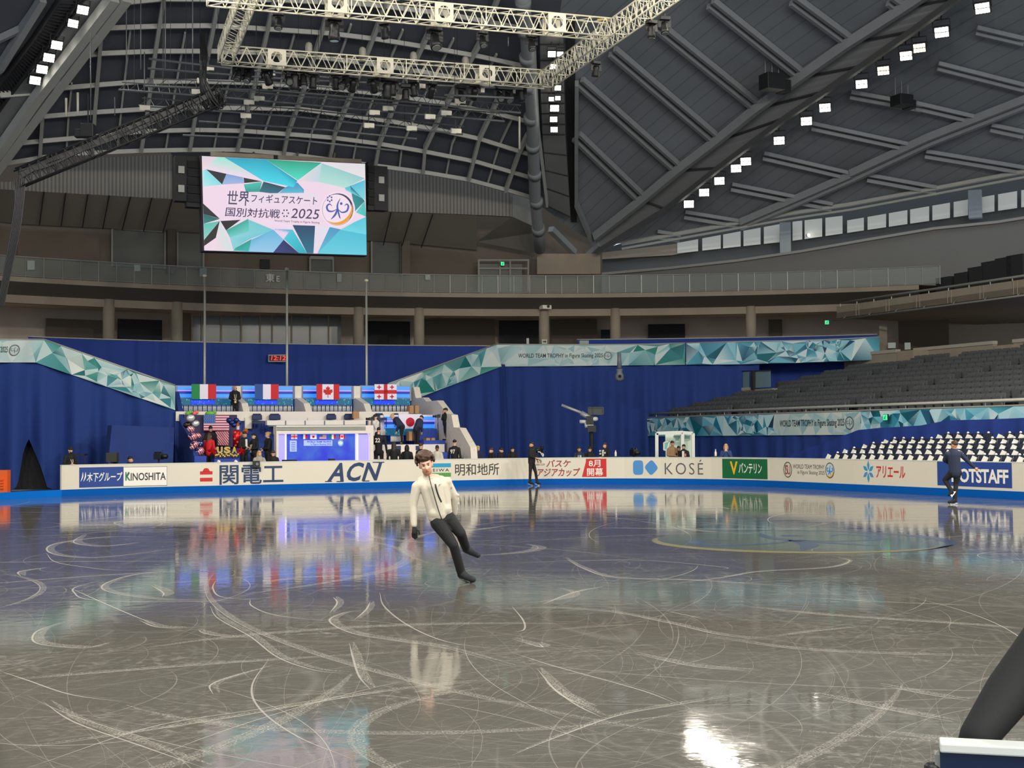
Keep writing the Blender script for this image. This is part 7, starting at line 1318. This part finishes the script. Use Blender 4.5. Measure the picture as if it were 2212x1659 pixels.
a, b, z0, z1 = kr(763, 889, 776, 904, 35.5); t = thing('paper_bag', 'brown paper bag on the white parapet beside a navy chair', 'bag', W((a + b) / 2, 35.6, z0), TH); m = MB(); kb(m, 763, 889, 776, 904, 35.5, .2); m.build('sack', BRB, parent=t); m = MB(); c = (PU(769, 888, 35.5)); m.path([c + CR * -.06, c + Z1 * .08, c + CR * .06], .01, 5); m.build('handle', BRB, parent=t)
def videocam(lab, p, rz, s=1):
    t = thing('video_camera', lab, 'camera', p, Matrix.Rotation(rz, 4, 'Z') @ Matrix.Scale(s, 4)); M = WM[t] ; m = MB(M); m.box((0, 0, .1), (.16, .4, .22)); m.box((0, .1, .24), (.05, .25, .05)); m.box((.1, .05, .2), (.06, .16, .12)); m.build('body', BLK, parent=t, bevel=.01); m = MB(M); m.tube((0, -.2, .1), (0, -.42, .1), .07, .09, 12); m.build('lens', BLK, parent=t, smooth=True); m = MB(M); m.tube((0, 0, 0), (0, 0, -.25), .03); [m.tube((0, 0, -.2), (.3 * math.cos(a), .3 * math.sin(a), -(p.z / s if p.z > .2 else .25)), .018) for a in (0, 2.1, 4.2)]; m.build('tripod', BLK, parent=t); return t
videocam('black video camera on tripod behind the boards before the covered box', PX(343, 992, 51.5), .9, 1.1); videocam('black video camera on tripod behind the KOSÉ sign', PX(1369, 984, 57), .3, 1.2); videocam('black camera with loose white cable beside the far skater', PX(1166, 978, 57.5), -.3, 1.1); videocam('shoulder camera of the operator beside the booth', PU(803, 908, 33.6), -1.2, .6); videocam('camera held up by the photographer on the blue steps', PU(946, 902, 34.1), -1.2, .55)
wires('cable', 'white looped cable on the camera beside the far skater', [[PX(1162, 976, 57), PX(1167, 977, 57), PX(1171, 983, 57), PX(1173, 986, 57), PX(1174, 982, 57), PX(1171, 979, 57)]], WHT, .02)
m = MB(); s_, z_ = bhit(552, 1003); m.box(bpos(s_, 1.02, .12), (.26, .18, .26), .3); t = item('camera_box', 'black box camera clamped over the boards above 関電工', 'camera', m, BLK, bevel=.01); m = MB(); m.tube(bpos(s_, 1.03, .2), bpos(s_, 1.03, .27), .06); m.build('lens', mt('lamp_lens', (120, 124, 120)), parent=t)
for x, y, lab in ((1330, 984, 'white bottle on a tray behind the boards'), (1546, 986, 'tall white cup behind the boards beside the seated spectator'), (991, 985, 'clear water bottle by the stucco side wall')):
    p = PX(x, y + 8, 56.2 if x < 1500 else 54.5); p.z = 1.14; s_ = (y < 985 and 1) or 1; t = thing('bottle', lab, 'bottle', p); m = MB(); m.lathe(p, [(.04, 0), (.045, .02), (.045, .16), (.02, .21), (.02, .25)], 10); m.build('body', WHT, parent=t, smooth=True); m = MB(); m.lathe(p + Z1 * .25, [(.022, 0), (.022, .03)], 10); m.build('cap', FR if x == 1330 else WHT, parent=t)
    tag(MB().box(p - Z1 * .57 , (.4, .4, 1.12)).build('side_table', BLK), 'small black table under the ' + lab.split(' behind')[0].split(' by')[0], 'table')
m = MB(); m.box(PX(172, 982, 51.5), (.5, .3, .05)); p = PX(172, 982, 51.5); [m.tube(p + V((i * .2, 0, 0)), V((p.x + i * .2, p.y, 0)), .02) for i in (-1, 1)]; item('dark_stand', 'dark equipment table behind the left end of the boards', 'table', m, BLK)
m = MB(); p = PX(243, 988, 50.8); m.box(p, (.4, .3, .35)); m.box(V((p.x, p.y, p.z / 2)), (.1, .1, p.z)); item('monitor', 'small dark monitor on a post behind the KINOSHITA sign', 'monitor', m, mt('olive_case', (52, 54, 44), .6))
